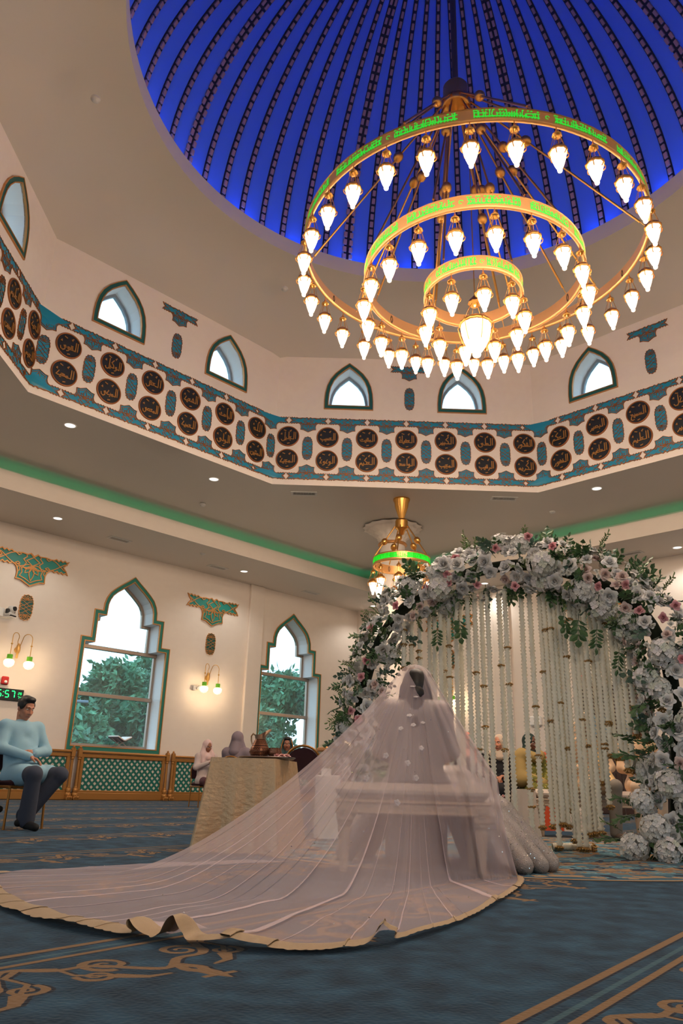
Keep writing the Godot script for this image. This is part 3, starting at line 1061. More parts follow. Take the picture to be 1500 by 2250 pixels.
func chandelier() -> void:
	m.bulb = glow(Color(1.0, 0.95, 0.89), 1.12)
	m.script = glow(Color(0.16, 0.85, 0.22), 0.75)
	var ct := Vector3(1.79, 0, -9.157)
	var o := thing("ring_chandelier", "large gold chandelier of three stepped rings and many white lamps under the dome", "chandelier", Transform3D(Basis(), ct))
	var hub := Vector3(-0.16, 10.72, 0)
	var st := G.new()
	st.xf = Transform3D(Basis(), hub)
	st.tube(PackedVector3Array([Vector3(0, 0.3, 0), Vector3(0, 6.0, 0)]), 0.05, -1, 12)
	part("stem", st, m.stem, o)
	var hb := G.new()
	hb.xf = st.xf
	hb.lathe(half([0.05, 0.45, 0.16, 0.4, 0.2, 0.34, 0.2, 0.34, 0.2, 0.05, 0.2, 0.05, 0.23, 0.03, 0.23, -0.06, 0.2, -0.08, 0.2, -0.08, 0.12, -0.14, 0.0, -0.16]), 24)
	part("hub", hb, m.brass, o)
	var me := make_lamp(1.0)
	var tilt := Basis(Vector3.RIGHT, 0.022)
	var rings := [[2.436, 7.86, 0.165, 30, 16, 10, 0.075, 0.33], [1.553, 7.34, 0.19, 20, 12, 8, 0.0, 0.5], [0.69, 7.09, 0.19, 10, 6, 4, 0.3, 0.0]]
	for q in 3:
		var r: float = rings[q][0]
		var h: float = rings[q][2]
		var rt := Node3D.new()
		rt.name = "ring"
		o.add_child(rt, true)
		rt.transform = Transform3D(tilt if q == 0 else Basis(), Vector3(0, rings[q][1], 0))
		part("hoop", hoop(r, h), m.hoop, rt)
		var sc: Array = hoop_script(r, h, rings[q][4], 7 + q)
		part("lit_script", sc[0], m.script, rt)
		part("pierced_emblems", sc[1], m.dark, rt)
		for k in rings[q][3]:
			var a: float = rings[q][6] + TAU * k / rings[q][3]
			var y: float = rings[q][1] - 0.02 + (-0.022 * sin(a) * r if q == 0 else 0.0)
			hang_lamp(o, Vector3(cos(a) * r, y, sin(a) * r), 1.0, me, LAMP_E)
		ring_rods(o, hub + Vector3(0, 0.1 - 0.12 * q, 0), Vector3.ZERO, r, rings[q][1] + h, rings[q][5], 0.2 + 0.3 * q, 0.36 if q < 2 else 0.55)
	# the big lamp in the middle
	var l := Node3D.new()
	l.name = "centre_lamp"
	o.add_child(l, true)
	l.position = Vector3(0.02, 7.14, 0)
	var cg := G.new()
	cg.tube(PackedVector3Array([Vector3(0, 3.4, 0), Vector3(0, -0.05, 0)]), 0.008, -1, 6)
	cg.lathe(half([0.01, 0.0, 0.03, -0.03, 0.07, -0.08, 0.095, -0.12, 0.095, -0.14, 0.06, -0.18, 0.02, -0.2, 0.0, -0.2]), 18, 0.06, 9)
	for k in 6:
		var a := TAU * k / 6.0 + 0.3
		var d := Vector3(cos(a), 0, sin(a))
		cg.tube(PackedVector3Array([d * 0.06 + Vector3(0, -0.14, 0), d * 0.2 + Vector3(0, -0.46, 0)]), 0.004, -1, 4)
		cg.tube(PackedVector3Array([d * 0.21 + Vector3(0, -0.47, 0), d * 0.25 + Vector3(0, -0.52, 0), d * 0.22 + Vector3(0, -0.66, 0), d * 0.17 + Vector3(0, -0.8, 0)]), 0.007, -1, 5)
	cg.lathe(half([0.04, -0.37, 0.1, -0.385, 0.17, -0.42, 0.205, -0.46, 0.205, -0.46, 0.225, -0.47, 0.228, -0.5, 0.21, -0.515]), 30, 0.03, 15)
	part("lamp_cap", cg, m.brass, l)
	var cb := G.new()
	cb.lathe(half([0.205, -0.5, 0.21, -0.54, 0.2, -0.64, 0.175, -0.74, 0.13, -0.84, 0.085, -0.91, 0.055, -0.94, 0.06, -0.97, 0.05, -1.0, 0.02, -1.02, 0.0, -1.02]), 28)
	part("lamp_glass", cb, m.bulb, l)
	lit(OmniLight3D.new(), "lamp_light", Vector3(0, -0.62, 0), WARM, LAMP_E * 3.0, 0.1, l)

const LAMP_E := 0.75

func small_chandelier() -> void:
	var ct := Vector3(1.43, 0, -17.05)
	var o := thing("small_chandelier", "small gold chandelier with one green ring, left of the floral arch", "chandelier", Transform3D(Basis(), ct))
	var g := G.new()
	g.lathe(half([0.02, 6.42, 0.05, 6.46, 0.06, 6.5, 0.16, 6.8, 0.17, 6.9, 0.2, 6.96, 0.2, 7.03, 0.0, 7.03]), 20)
	g.lathe(half([0.035, 6.2, 0.035, 6.5]), 10)
	part("ceiling_stem", g, m.brass, o)
	var hb := G.new()
	hb.lathe(half([0.035, 6.52, 0.05, 6.5, 0.13, 6.48, 0.15, 6.44, 0.15, 6.44, 0.15, 6.26, 0.15, 6.26, 0.08, 6.2, 0.06, 6.12, 0.0, 6.08]), 20)
	part("hub", hb, m.brass, o)
	var rt := Node3D.new()
	rt.name = "ring"
	o.add_child(rt, true)
	rt.position = Vector3(0, 5.33, 0)
	part("hoop", hoop(0.66, 0.19), m.hoop, rt)
	var sc: Array = hoop_script(0.66, 0.19, 8, 31)
	part("lit_script", sc[0], m.script, rt)
	part("pierced_emblems", sc[1], m.dark, rt)
	for k in 4:
		var gl := G.new()
		for j in 6:
			var a := TAU * k / 4.0 + 0.25 + j * 0.2
			var b := a + 0.2
			gl.quad(Vector3(cos(a), 0.04, sin(a)) * Vector3(0.664, 1, 0.664), Vector3(cos(b), 0.04, sin(b)) * Vector3(0.664, 1, 0.664), Vector3(cos(b), 0.16, sin(b)) * Vector3(0.664, 1, 0.664), Vector3(cos(a), 0.16, sin(a)) * Vector3(0.664, 1, 0.664), Vector3(cos(a), 0, sin(a)))
		part("green_light_panel", gl, m.greenpanel, rt)
	var me := make_lamp(1.0)
	for k in 9:
		var a := TAU * k / 9.0 + 0.35
		hang_lamp(o, Vector3(cos(a) * 0.66, 5.31, sin(a) * 0.66), 1.0, me, LAMP_E * 0.8)
	hang_lamp(o, Vector3(0.1, 5.3, 0.05), 1.3, make_lamp(1.3), LAMP_E)
	ring_rods(o, Vector3(0, 6.3, 0), Vector3.ZERO, 0.66, 5.52, 5, 0.55, 0.5)
	# its fellows under the other three corners of the tray, out of view
	for e in [[Vector3(-6.5, 0, -9.1), "left"], [Vector3(9.5, 0, -9.1), "right"], [Vector3(1.5, 0, -1.0), "near"]]:
		var c := copy(o, "small gold chandelier with one green ring at the %s side of the hall" % e[1])
		c.position = e[0]

# a double gooseneck wall light
func sconce(f: Transform3D, x: float, y: float, label: String) -> void:
	var o := thing("wall_sconce", label, "wall light", f * Transform3D(Basis(), Vector3(x, y, 0)), "gold double wall sconces")
	var g := G.new()
	g.xf = Transform3D(Basis(Vector3.RIGHT, PI / 2), Vector3.ZERO)
	g.lathe(half([0.0, 0.05, 0.03, 0.045, 0.06, 0.02, 0.07, 0.0]), 16)
	g.xf = Transform3D()
	g.ell(Vector3(0, 0.02, 0.06), Vector3(0.055, 0.13, 0.05), 12, 8)
	g.tube(PackedVector3Array([Vector3(0, -0.2, 0.05), Vector3(0, 0.15, 0.06)]), 0.025, 0.03, 8)
	part("backplate", g, m.trimbrass, o)
	for s in [-1.0, 1.0]:
		var a := G.new()
		var p := PackedVector3Array([Vector3(0.02 * s, 0.05, 0.08), Vector3(0.05 * s, 0.2, 0.1)])
		for k in 9:
			var an := PI - PI * k / 8.0
			p.append(Vector3((0.145 + 0.095 * cos(an)) * s, 0.27 + 0.11 * sin(an), 0.14 + 0.012 * k))
		p.append(Vector3(0.24 * s, -0.16, 0.24))
		a.tube(p, 0.009, -1, 7)
		a.ell(Vector3(0.24 * s, 0.1, 0.24), Vector3(0.028, 0.02, 0.028), 10, 6)
		var arm := part("gooseneck_arm", a, m.trimbrass, o)
		var cp := G.new()
		cp.xf = Transform3D(Basis(), Vector3(0.24 * s, 0, 0.24))
		cp.lathe(half([0.0, -0.15, 0.06, -0.155, 0.065, -0.16, 0.065, -0.16, 0.065, -0.26, 0.065, -0.26, 0.05, -0.27]), 16)
		part("shade_collar", cp, m.collar, arm)
		var b := G.new()
		b.xf = cp.xf
		b.lathe(half([0.05, -0.26, 0.1, -0.28, 0.125, -0.32, 0.115, -0.39, 0.07, -0.44, 0.0, -0.46]), 18)
		part("lamp_glass", b, m.sconceglass, arm)
		lit(OmniLight3D.new(), "lamp_light", Vector3(0.24 * s, -0.36, 0.24), Color(1.0, 0.87, 0.7), 0.5, 0.06, o)

func downlight(p: Vector3, label: String, e := 2.2) -> void:
	var o := thing("downlight", label, "ceiling light", Transform3D(Basis(), p), "round recessed downlights")
	var g := G.new()
	g.lathe(half([0.125, 0.0, 0.125, -0.008, 0.11, -0.012, 0.1, -0.004]), 28)
	part("trim_ring", g, m.white, o)
	var b := G.new()
	b.lathe(half([0.0, -0.006, 0.102, -0.006]), 24)
	part("lamp_panel", b, m.panel, o)
	var s := SpotLight3D.new()
	lit(s, "lamp_light", Vector3(0, -0.03, 0), Color(1.0, 0.98, 0.94), e, 0.1, o)
	s.rotation = Vector3(-PI / 2, 0, 0)
	s.spot_range = 40.0
	s.spot_angle = 70.0
	s.spot_angle_attenuation = 0.6

func ceiling_lights() -> void:
	m.panel = glow(Color(1.0, 0.98, 0.95), 1.3)
	m.cove = glow(Color(0.12, 0.75, 0.52), 1.0)
	m.dome_led = glow(Color(0.4, 0.42, 1.0), 2.5)
	m.sconceglass = glow(Color(1.0, 0.9, 0.76), 1.6)
	m.collar = glow(Color(0.35, 0.62, 0.1), 0.35)
	m.greenpanel = glow(Color(0.08, 0.78, 0.1), 0.6)
	m.trimbrass = mat(rgb(214, 166, 96), 0.35, 0.85)
	m.stem = mat(rgb(70, 62, 66), 0.5, 0.3)
	m.hoop = mat(rgb(232, 178, 116), 0.42, 0.8)
	var hi := Y_TRAY
	var lo := Y_SOFFIT
	for e in [[Vector3(-5.36, hi, -13.5), "on the tray ceiling at the far left"], [Vector3(-2.93, hi, -16.1), "left of the air vent below the drum's corner"], [Vector3(5.77, hi, -16.0), "on the tray ceiling below the drum's right face"]]:
		downlight(e[0], "bright round white downlight " + e[1])
	for e in [[Vector3(-6.84, lo, -17.4), "on the low soffit above the first tall window"], [Vector3(-2.83, lo, -21.8), "on the low soffit between the two tall windows"], [Vector3(1.2, lo, -25.9), "on the low soffit in the far corner by the arch"]]:
		downlight(e[0], "bright round white downlight " + e[1], 2.6)
	# out of view, the same rows go on round the hall
	for e in [Vector3(-9.5, lo, -14.8), Vector3(4.4, lo, -22.4), Vector3(8.5, lo, -18.3), Vector3(12.0, lo, -14.6)]:
		downlight(e, "round white downlight on the low soffit beyond the right wall's pilaster", 2.6)
	# green light in the recess behind the fascia
	for e in [[FL, -15.0, -2.0, 2.05], [FR, 2.2, 22.0, 1.75]]:
		var f: Transform3D = e[0]
		var g := G.new()
		g.box(Vector3((e[1] + e[2]) / 2, 6.55, e[3]), Vector3(e[2] - e[1], 0.03, 0.05), 0.005)
		var o: Node3D = part("led_strip_light", g, m.cove, null, f)
		tag(o, "green glowing light strip in the ceiling recess along the %s wall" % ("left" if f == FL else "right"), "light strip")
		for k in 5:
			var l := AreaLight3D.new()
			lit(l, "strip_light", Vector3.ZERO, Color(0.12, 0.75, 0.52), COVE_E * (0.6 if f == FL else 1.0), 0.05)
			l.area_size = Vector2((e[2] - e[1]) / 5.0, 0.06)
			l.area_range = 30.0
			l.transform = f * Transform3D(Basis(Vector3.RIGHT, PI / 2), Vector3(lerpf(e[1], e[2], (k + 0.5) / 5.0), 6.58, e[3]))
	# violet blue light on the ledge at the foot of the dome
	var d := G.new()
	d.xf = Transform3D(Basis(), HALL)
	d.lathe(half([5.14, 11.34, 5.14, 11.375, 5.2, 11.375, 5.2, 11.34]), 96)
	var dl := part("dome_led_light", d, m.dome_led)
	tag(dl, "violet blue light strip round the foot of the blue dome", "light strip")
	for k in 24:
		var a := TAU * k / 24.0
		lit(OmniLight3D.new(), "dome_light", HALL + Vector3(cos(a) * 5.2, 11.42, sin(a) * 5.2), Color(0.14, 0.42, 1.0), DOME_E, 0.05)

const COVE_E := 0.3
const DOME_E := 0.4

# ---------------------------------------------------------------- carpet
const ALONG := Vector3(0.6, 0, -0.8)
const ACROSS := Vector3(0.8, 0, 0.6)

func brush(im: Image, p: Vector2, w: float, c: Color, wrap: bool) -> void:
	var s := im.get_width()
	var h := im.get_height()
	var r := int(maxf(1.0, w))
	var x := int(p.x - w / 2)
	var y := int(p.y - w / 2)
	if wrap:
		x = posmod(x, s)
		y = posmod(y, h)
		im.fill_rect(Rect2i(x, y, r, r), c)
		if x + r > s:
			im.fill_rect(Rect2i(x - s, y, r, r), c)
		if y + r > h:
			im.fill_rect(Rect2i(x, y - h, r, r), c)
	elif x >= 0 and y >= 0 and x + r < s and y + r < h:
		im.fill_rect(Rect2i(x, y, r, r), c)

func ink(im: Image, pts: PackedVector2Array, w0: float, w1: float, c: Color, wrap := true) -> void:
	for k in pts.size() - 1:
		var n := int(pts[k].distance_to(pts[k + 1]) / 2.0) + 1
		for j in n:
			var u := j / float(n)
			brush(im, pts[k].lerp(pts[k + 1], u), lerpf(w0, w1, (k + u) / (pts.size() - 1)), c, wrap)

func spiral(c: Vector2, r: float, a0: float, turns: float, dir: float) -> PackedVector2Array:
	var o := PackedVector2Array()
	for k in 28:
		var u := k / 27.0
		o.append(c + Vector2(cos(a0 + dir * u * turns * TAU), sin(a0 + dir * u * turns * TAU)) * r * (1.0 - 0.82 * u))
	return o

func carpet_row() -> Image:
	var im := Image.create(1024, 1024, false, Image.FORMAT_RGBA8)
	im.fill(Color(0.3, 0.22, 0.12, 0.0))
	var gold := rgb(124, 96, 66)
	var navy := rgb(14, 18, 34)
	var pale := rgb(74, 106, 114)
	# u runs across the rows (1.42 m = 1024), v along them
	for l in [[0.0, 22.0, 7.0], [84.0, 18.0, 6.0]]:
		ink(im, PackedVector2Array([Vector2(l[0] + l[1] * 0.7, 0), Vector2(l[0] + l[1] * 0.7, 1023)]), l[2], l[2], navy)
		ink(im, PackedVector2Array([Vector2(l[0], 0), Vector2(l[0], 1023)]), l[1], l[1], gold)
	for pass_ in [[6.0, navy], [0.0, gold]]:
		var o := Vector2(pass_[0], pass_[0])
		var c: Color = pass_[1]
		for half_ in 2:
			var v0 := 512.0 * half_
			# an ogee arch that climbs from the border and falls back
			var og := PackedVector2Array()
			for k in 41:
				var u := k / 40.0
				var x := 130.0 + 170.0 * pow(sin(u * PI), 1.6) + 26.0 * sin(u * PI * 6.0)
				og.append(Vector2(x, v0 + u * 512.0) + o)
			ink(im, og, 17, 17, c)
			for s in [-1.0, 1.0]:
				ink(im, move(spiral(Vector2(205, v0 + 256 + s * 104), 56, 0.4 * s, 1.6, s), o), 18, 8, c)
				ink(im, move(spiral(Vector2(275, v0 + 256 + s * 178), 40, 2.0 * s, 1.4, -s), o), 15, 7, c)
				ink(im, move(half([130, v0 + 256 + s * 250, 170, v0 + 256 + s * 200, 240, v0 + 256 + s * 206, 300, v0 + 256 + s * 150]), o), 13, 9, c)
				ink(im, move(half([300, v0 + 256 + s * 150, 350, v0 + 256 + s * 110, 360, v0 + 256 + s * 60]), o), 26, 8, c)
			ink(im, move(half([300, v0 + 256, 360, v0 + 236, 400, v0 + 256, 360, v0 + 276, 310, v0 + 256]), o), 20, 20, c)
			ink(im, move(half([400, v0 + 256, 470, v0 + 256]), o), 40, 6, c)
			ink(im, move(half([430, v0 + 220, 440, v0 + 292]), o), 14, 14, c)
	ink(im, PackedVector2Array([Vector2(50, 0), Vector2(50, 1023)]), 14, 14, Color(pale, 0.5))
	return im

func move(a: PackedVector2Array, o: Vector2) -> PackedVector2Array:
	for k in a.size():
		a[k] += o
	return a

func carpet_round() -> Image:
	var im := Image.create(1400, 1400, false, Image.FORMAT_RGBA8)
	im.fill(Color(0.3, 0.22, 0.12, 0.0))
	var c0 := Vector2(700, 700)
	var cols := [rgb(156, 124, 88), rgb(12, 18, 46), rgb(96, 140, 152), rgb(134, 104, 74)]
	var rr := RandomNumberGenerator.new()
	rr.seed = 5
	for rg in [[690.0, 14.0, 0], [662.0, 6.0, 1], [560.0, 8.0, 0], [300.0, 8.0, 3], [200.0, 5.0, 1]]:
		var q := PackedVector2Array()
		for k in 181:
			q.append(c0 + Vector2(cos(TAU * k / 180.0), sin(TAU * k / 180.0)) * rg[0])
		ink(im, q, rg[1], rg[1], cols[rg[2]], false)
	var motifs := []
	for k in 46:
		motifs.append([rr.randf_range(30, 660), rr.randf_range(0.0, 1.0), rr.randi_range(0, 3), rr.randf_range(12, 44), rr.randf_range(0, TAU), rr.randi_range(0, 2), rr.randf_range(4, 12)])
	for mo in motifs:
		var n: int = 24 if mo[0] > 330 else 12
		for k in n * 2:
			var a: float = TAU * (k / 2 + (mo[1] if k % 2 == 0 else 1.0 - mo[1])) / n
			var sg := 1.0 if k % 2 == 0 else -1.0
			var c: Vector2 = c0 + Vector2(cos(a), sin(a)) * mo[0]
			if mo[5] == 0:
				ink(im, spiral(c, mo[3], a + mo[4] * sg, 1.3, sg), mo[6] * 1.3, 3, cols[mo[2]], false)
			elif mo[5] == 1:
				var d: Vector2 = Vector2(cos(a + mo[4] * sg), sin(a + mo[4] * sg)) * mo[3]
				ink(im, PackedVector2Array([c - d, c, c + d]), mo[6] * 0.5, mo[6] * 2.4, cols[mo[2]], false)
			else:
				for j in 5:
					var b := a + TAU * j / 5.0
					ink(im, PackedVector2Array([c, c + Vector2(cos(b), sin(b)) * mo[3] * 0.6]), 5, mo[6] * 1.5, cols[mo[2]], false)
	return im

func carpet() -> void:
	var base := mat(Color.WHITE, 0.95)
	base.albedo_texture = noise_tex(11, 0.012, 1024, rgb(10, 32, 50), rgb(44, 80, 104), 6)
	base.uv1_triplanar = true
	base.uv1_world_triplanar = true
	base.uv1_scale = Vector3.ONE * 0.42
	base.detail_enabled = true
	base.detail_uv_layer = BaseMaterial3D.DETAIL_UV_2
	base.detail_albedo = ImageTexture.create_from_image(carpet_row())
	base.metallic_specular = 0.15
	base.rim_enabled = true
	base.rim = 0.2
	var pile := noise_tex(4, 0.25, 512, Color.BLACK, Color.WHITE, 2)
	base.heightmap_enabled = true
	base.heightmap_texture = pile
	base.heightmap_scale = 0.35
	var me := ArrayMesh.new()
	var a := []
	a.resize(Mesh.ARRAY_MAX)
	var q := [COR + UL * 0.6 - UR * 0.6, COR - UL * 26.6 - UR * 0.6, COR - UL * 26.6 + UR * 26.1, COR + UL * 0.6 + UR * 26.1]
	var v := PackedVector3Array()
	var n := PackedVector3Array()
	var u1 := PackedVector2Array()
	var u2 := PackedVector2Array()
	for y in [0.0, -0.15]:
		for p in q:
			v.append(p + Vector3.UP * y)
			n.append(Vector3.UP if y == 0.0 else Vector3.DOWN)
			u1.append(Vector2(p.x, p.z))
			u2.append(Vector2((p.dot(ACROSS) + 0.892) / 1.42, p.dot(ALONG) / 1.42))
	a[Mesh.ARRAY_VERTEX] = v
	a[Mesh.ARRAY_NORMAL] = n
	a[Mesh.ARRAY_TEX_UV] = u1
	a[Mesh.ARRAY_TEX_UV2] = u2
	a[Mesh.ARRAY_INDEX] = PackedInt32Array([0, 2, 1, 0, 3, 2, 4, 5, 6, 4, 6, 7])
	me.add_surface_from_arrays(Mesh.PRIMITIVE_TRIANGLES, a)
	var fl := struct("floor", me, base)
	# the round ornament woven into the carpet beneath the dome
	var ro: StandardMaterial3D = base.duplicate()
	ro.albedo_texture = noise_tex(12, 0.012, 512, rgb(40, 76, 96), rgb(82, 120, 134), 5)
	ro.detail_albedo = ImageTexture.create_from_image(carpet_round())
	var g := ArrayMesh.new()
	v = PackedVector3Array([Vector3(1.5, 0.003, -7.5)])
	n = PackedVector3Array([Vector3.UP])
	u2 = PackedVector2Array([Vector2(0.5, 0.5)])
	var ix := PackedInt32Array()
	for k in 73:
		var d := Vector2(cos(TAU * k / 72.0), sin(TAU * k / 72.0))
		v.append(v[0] + Vector3(d.x, 0, d.y) * 2.4)
		n.append(Vector3.UP)
		u2.append(Vector2(0.5, 0.5) + d * 0.497)
		if k > 0:
			ix.append_array(PackedInt32Array([0, k, k + 1]))
	a[Mesh.ARRAY_VERTEX] = v
	a[Mesh.ARRAY_NORMAL] = n
	a[Mesh.ARRAY_TEX_UV] = u2
	a[Mesh.ARRAY_TEX_UV2] = u2
	a[Mesh.ARRAY_INDEX] = ix
	g.add_surface_from_arrays(Mesh.PRIMITIVE_TRIANGLES, a)
	part("carpet_medallion", g, ro, fl)

# ---------------------------------------------------------------- lattice rail along the left wall
func rails() -> void:
	var off := 0.13
	var names := ["behind the seated man", "under the first tall window", "between the two tall windows, behind the seated woman", "under the second tall window", "in the far corner"]
	for k in 5:
		var x0 := -12.85 + 2.715 * k + 0.14
		var x1 := x0 + 2.44
		if k == 4:
			x1 = -0.1
		var o := thing("lattice_rail", "gold framed rail with teal lattice " + names[k], "lattice rail", FL * Transform3D(Basis(), Vector3(0, 0, off)), "lattice rails along the left wall")
		var g := G.new()
		var cx := (x0 + x1) / 2
		var w := x1 - x0
		g.box(Vector3(cx, 0.09, 0), Vector3(w, 0.18, 0.1), 0.015)
		g.box(Vector3(cx, 0.2, 0.0), Vector3(w, 0.05, 0.075), 0.012)
		g.box(Vector3(cx, 1.03, 0), Vector3(w, 0.09, 0.07), 0.012)
		g.box(Vector3(cx, 1.115, 0.005), Vector3(w + 0.02, 0.06, 0.13), 0.02)
		for x in [x0 + 0.045, x1 - 0.045]:
			g.box(Vector3(x, 0.62, 0), Vector3(0.09, 0.8, 0.07), 0.012)
		part("frame", g, m.railgold, o)
		var b := G.new()
		b.box(Vector3(cx, 0.61, -0.03), Vector3(w - 0.1, 0.82, 0.012))
		part("backing_board", b, m.railback, o)
		var l := G.new()
		var ax := x0 + 0.09
		var bx := x1 - 0.09
		var ay := 0.225
		var by := 0.985
		for s in [1.0, -1.0]:
			var c := ax - 1.0
			while c < bx + 1.0:
				# the line x = c + s * (y - ay), kept inside the frame
				var ya := ay
				var yb := by
				var e0 := ax - c if s > 0.0 else c - bx
				var e1 := bx - c if s > 0.0 else c - ax
				ya = maxf(ay, ay + e0)
				yb = minf(by, ay + e1)
				if yb - ya > 0.02:
					var p := Vector2(c + s * (ya - ay), ya)
					var q := Vector2(c + s * (yb - ay), yb)
					var mid := (p + q) / 2
					l.box(Vector3(mid.x, mid.y, -0.008 + 0.006 * s), Vector3(p.distance_to(q), 0.048, 0.008), 0.0, Basis(Vector3(0, 0, 1), s * PI / 4))
				c += 0.163
		part("lattice_slats", l, m.latteal, o).set_meta("kind", "stuff")
	var where := ["left of the first tall window", "between the two tall windows", "near the second tall window", "right of the second tall window"]
	for k in 4:
		for s in 2:
			var x := -12.85 + 2.715 * (k + 1) - 0.09 + 0.18 * s
			if k == 3 and s == 1:
				continue
			var o := thing("rail_post", "slender gold rail post, %s of the pair %s" % [["left one", "right one"][s], where[k]], "post", FL * Transform3D(Basis(), Vector3(x, 0, 0.17)), "gold posts of the lattice rail")
			var g := G.new()
			g.box(Vector3(0, 0.04, 0.02), Vector3(0.16, 0.08, 0.2), 0.015)
			g.lathe(half([0.075, 0.08, 0.085, 0.11, 0.08, 0.15, 0.06, 0.17, 0.06, 0.17, 0.066, 0.2, 0.068, 0.24, 0.055, 0.27, 0.045, 0.28]), 14, 0.06, 7)
			for c in 3:
				g.ell(Vector3(-0.04 + 0.04 * c, 0.06, 0.1), Vector3(0.025, 0.045, 0.045), 8, 6)
			part("claw_foot", g, m.railgold, o)
			var h := G.new()
			h.lathe(half([0.04, 0.27, 0.048, 0.29, 0.04, 0.31, 0.04, 0.31, 0.036, 0.6, 0.034, 0.92, 0.034, 0.92, 0.045, 0.94, 0.045, 0.96, 0.036, 0.98]), 16, 0.07, 8)
			part("shaft", h, m.railgold, o)
			var c := G.new()
			c.box(Vector3(0, 1.08, 0), Vector3(0.1, 0.2, 0.1), 0.012)
			c.box(Vector3(0, 1.19, 0), Vector3(0.085, 0.02, 0.085), 0.006)
			c.lathe(half([0.02, 1.2, 0.028, 1.215, 0.03, 1.23, 0.015, 1.25, 0.0, 1.262]), 10)
			part("capital", c, m.railgold, o)

# ---------------------------------------------------------------- small fittings
func vent(p: Vector3, dir: Vector3, label: String) -> void:
	var o := thing("air_vent", label, "air vent", Transform3D(Basis(dir, Vector3.UP, dir.cross(Vector3.UP)), p), "white ceiling air vents")
	var w := 0.62
	var d := 0.26
	var g := G.new()
	for s in [-1.0, 1.0]:
		g.box(Vector3(0, -0.008, s * (d / 2 - 0.025)), Vector3(w, 0.016, 0.05), 0.004)
		g.box(Vector3(s * (w / 2 - 0.025), -0.008, 0), Vector3(0.05, 0.016, d - 0.1), 0.004)
	part("frame", g, m.plastic, o)
	var b := G.new()
	b.box(Vector3(0, -0.003, 0), Vector3(w - 0.1, 0.004, d - 0.1))
	part("duct_opening", b, m.dark, o)
	var s := G.new()
	for k in 16:
		s.box(Vector3(-w / 2 + 0.07 + k * (w - 0.14) / 15.0, -0.008, 0), Vector3(0.008, 0.012, d - 0.1), 0.0, Basis(Vector3(0, 0, 1), 0.5))
	part("louvres", s, m.plastic, o).set_meta("kind", "stuff")

func seven_seg(g: G, ch: String, x: float, y: float, h: float) -> void:
	var on: String = {"0": "abcdef", "1": "bc", "2": "abged", "3": "abgcd", "4": "fgbc", "5": "afgcd", "6": "afgedc", "7": "abc", "8": "abcdefg", "9": "abcdfg"}.get(ch, "")
	var w := h * 0.5
	var t := h * 0.13
	for s in on:
		var p: Array = {"a": [0, 1, 1], "b": [0.5, 0.5, 0], "c": [0.5, -0.5, 0], "d": [0, -1, 1], "e": [-0.5, -0.5, 0], "f": [-0.5, 0.5, 0], "g": [0, 0, 1]}[s]
		g.box(Vector3(x + p[0] * w, y + p[1] * h * 0.44, 0.0), Vector3(w * 0.8, t, 0.006) if p[2] == 1 else Vector3(t, h * 0.36, 0.006))

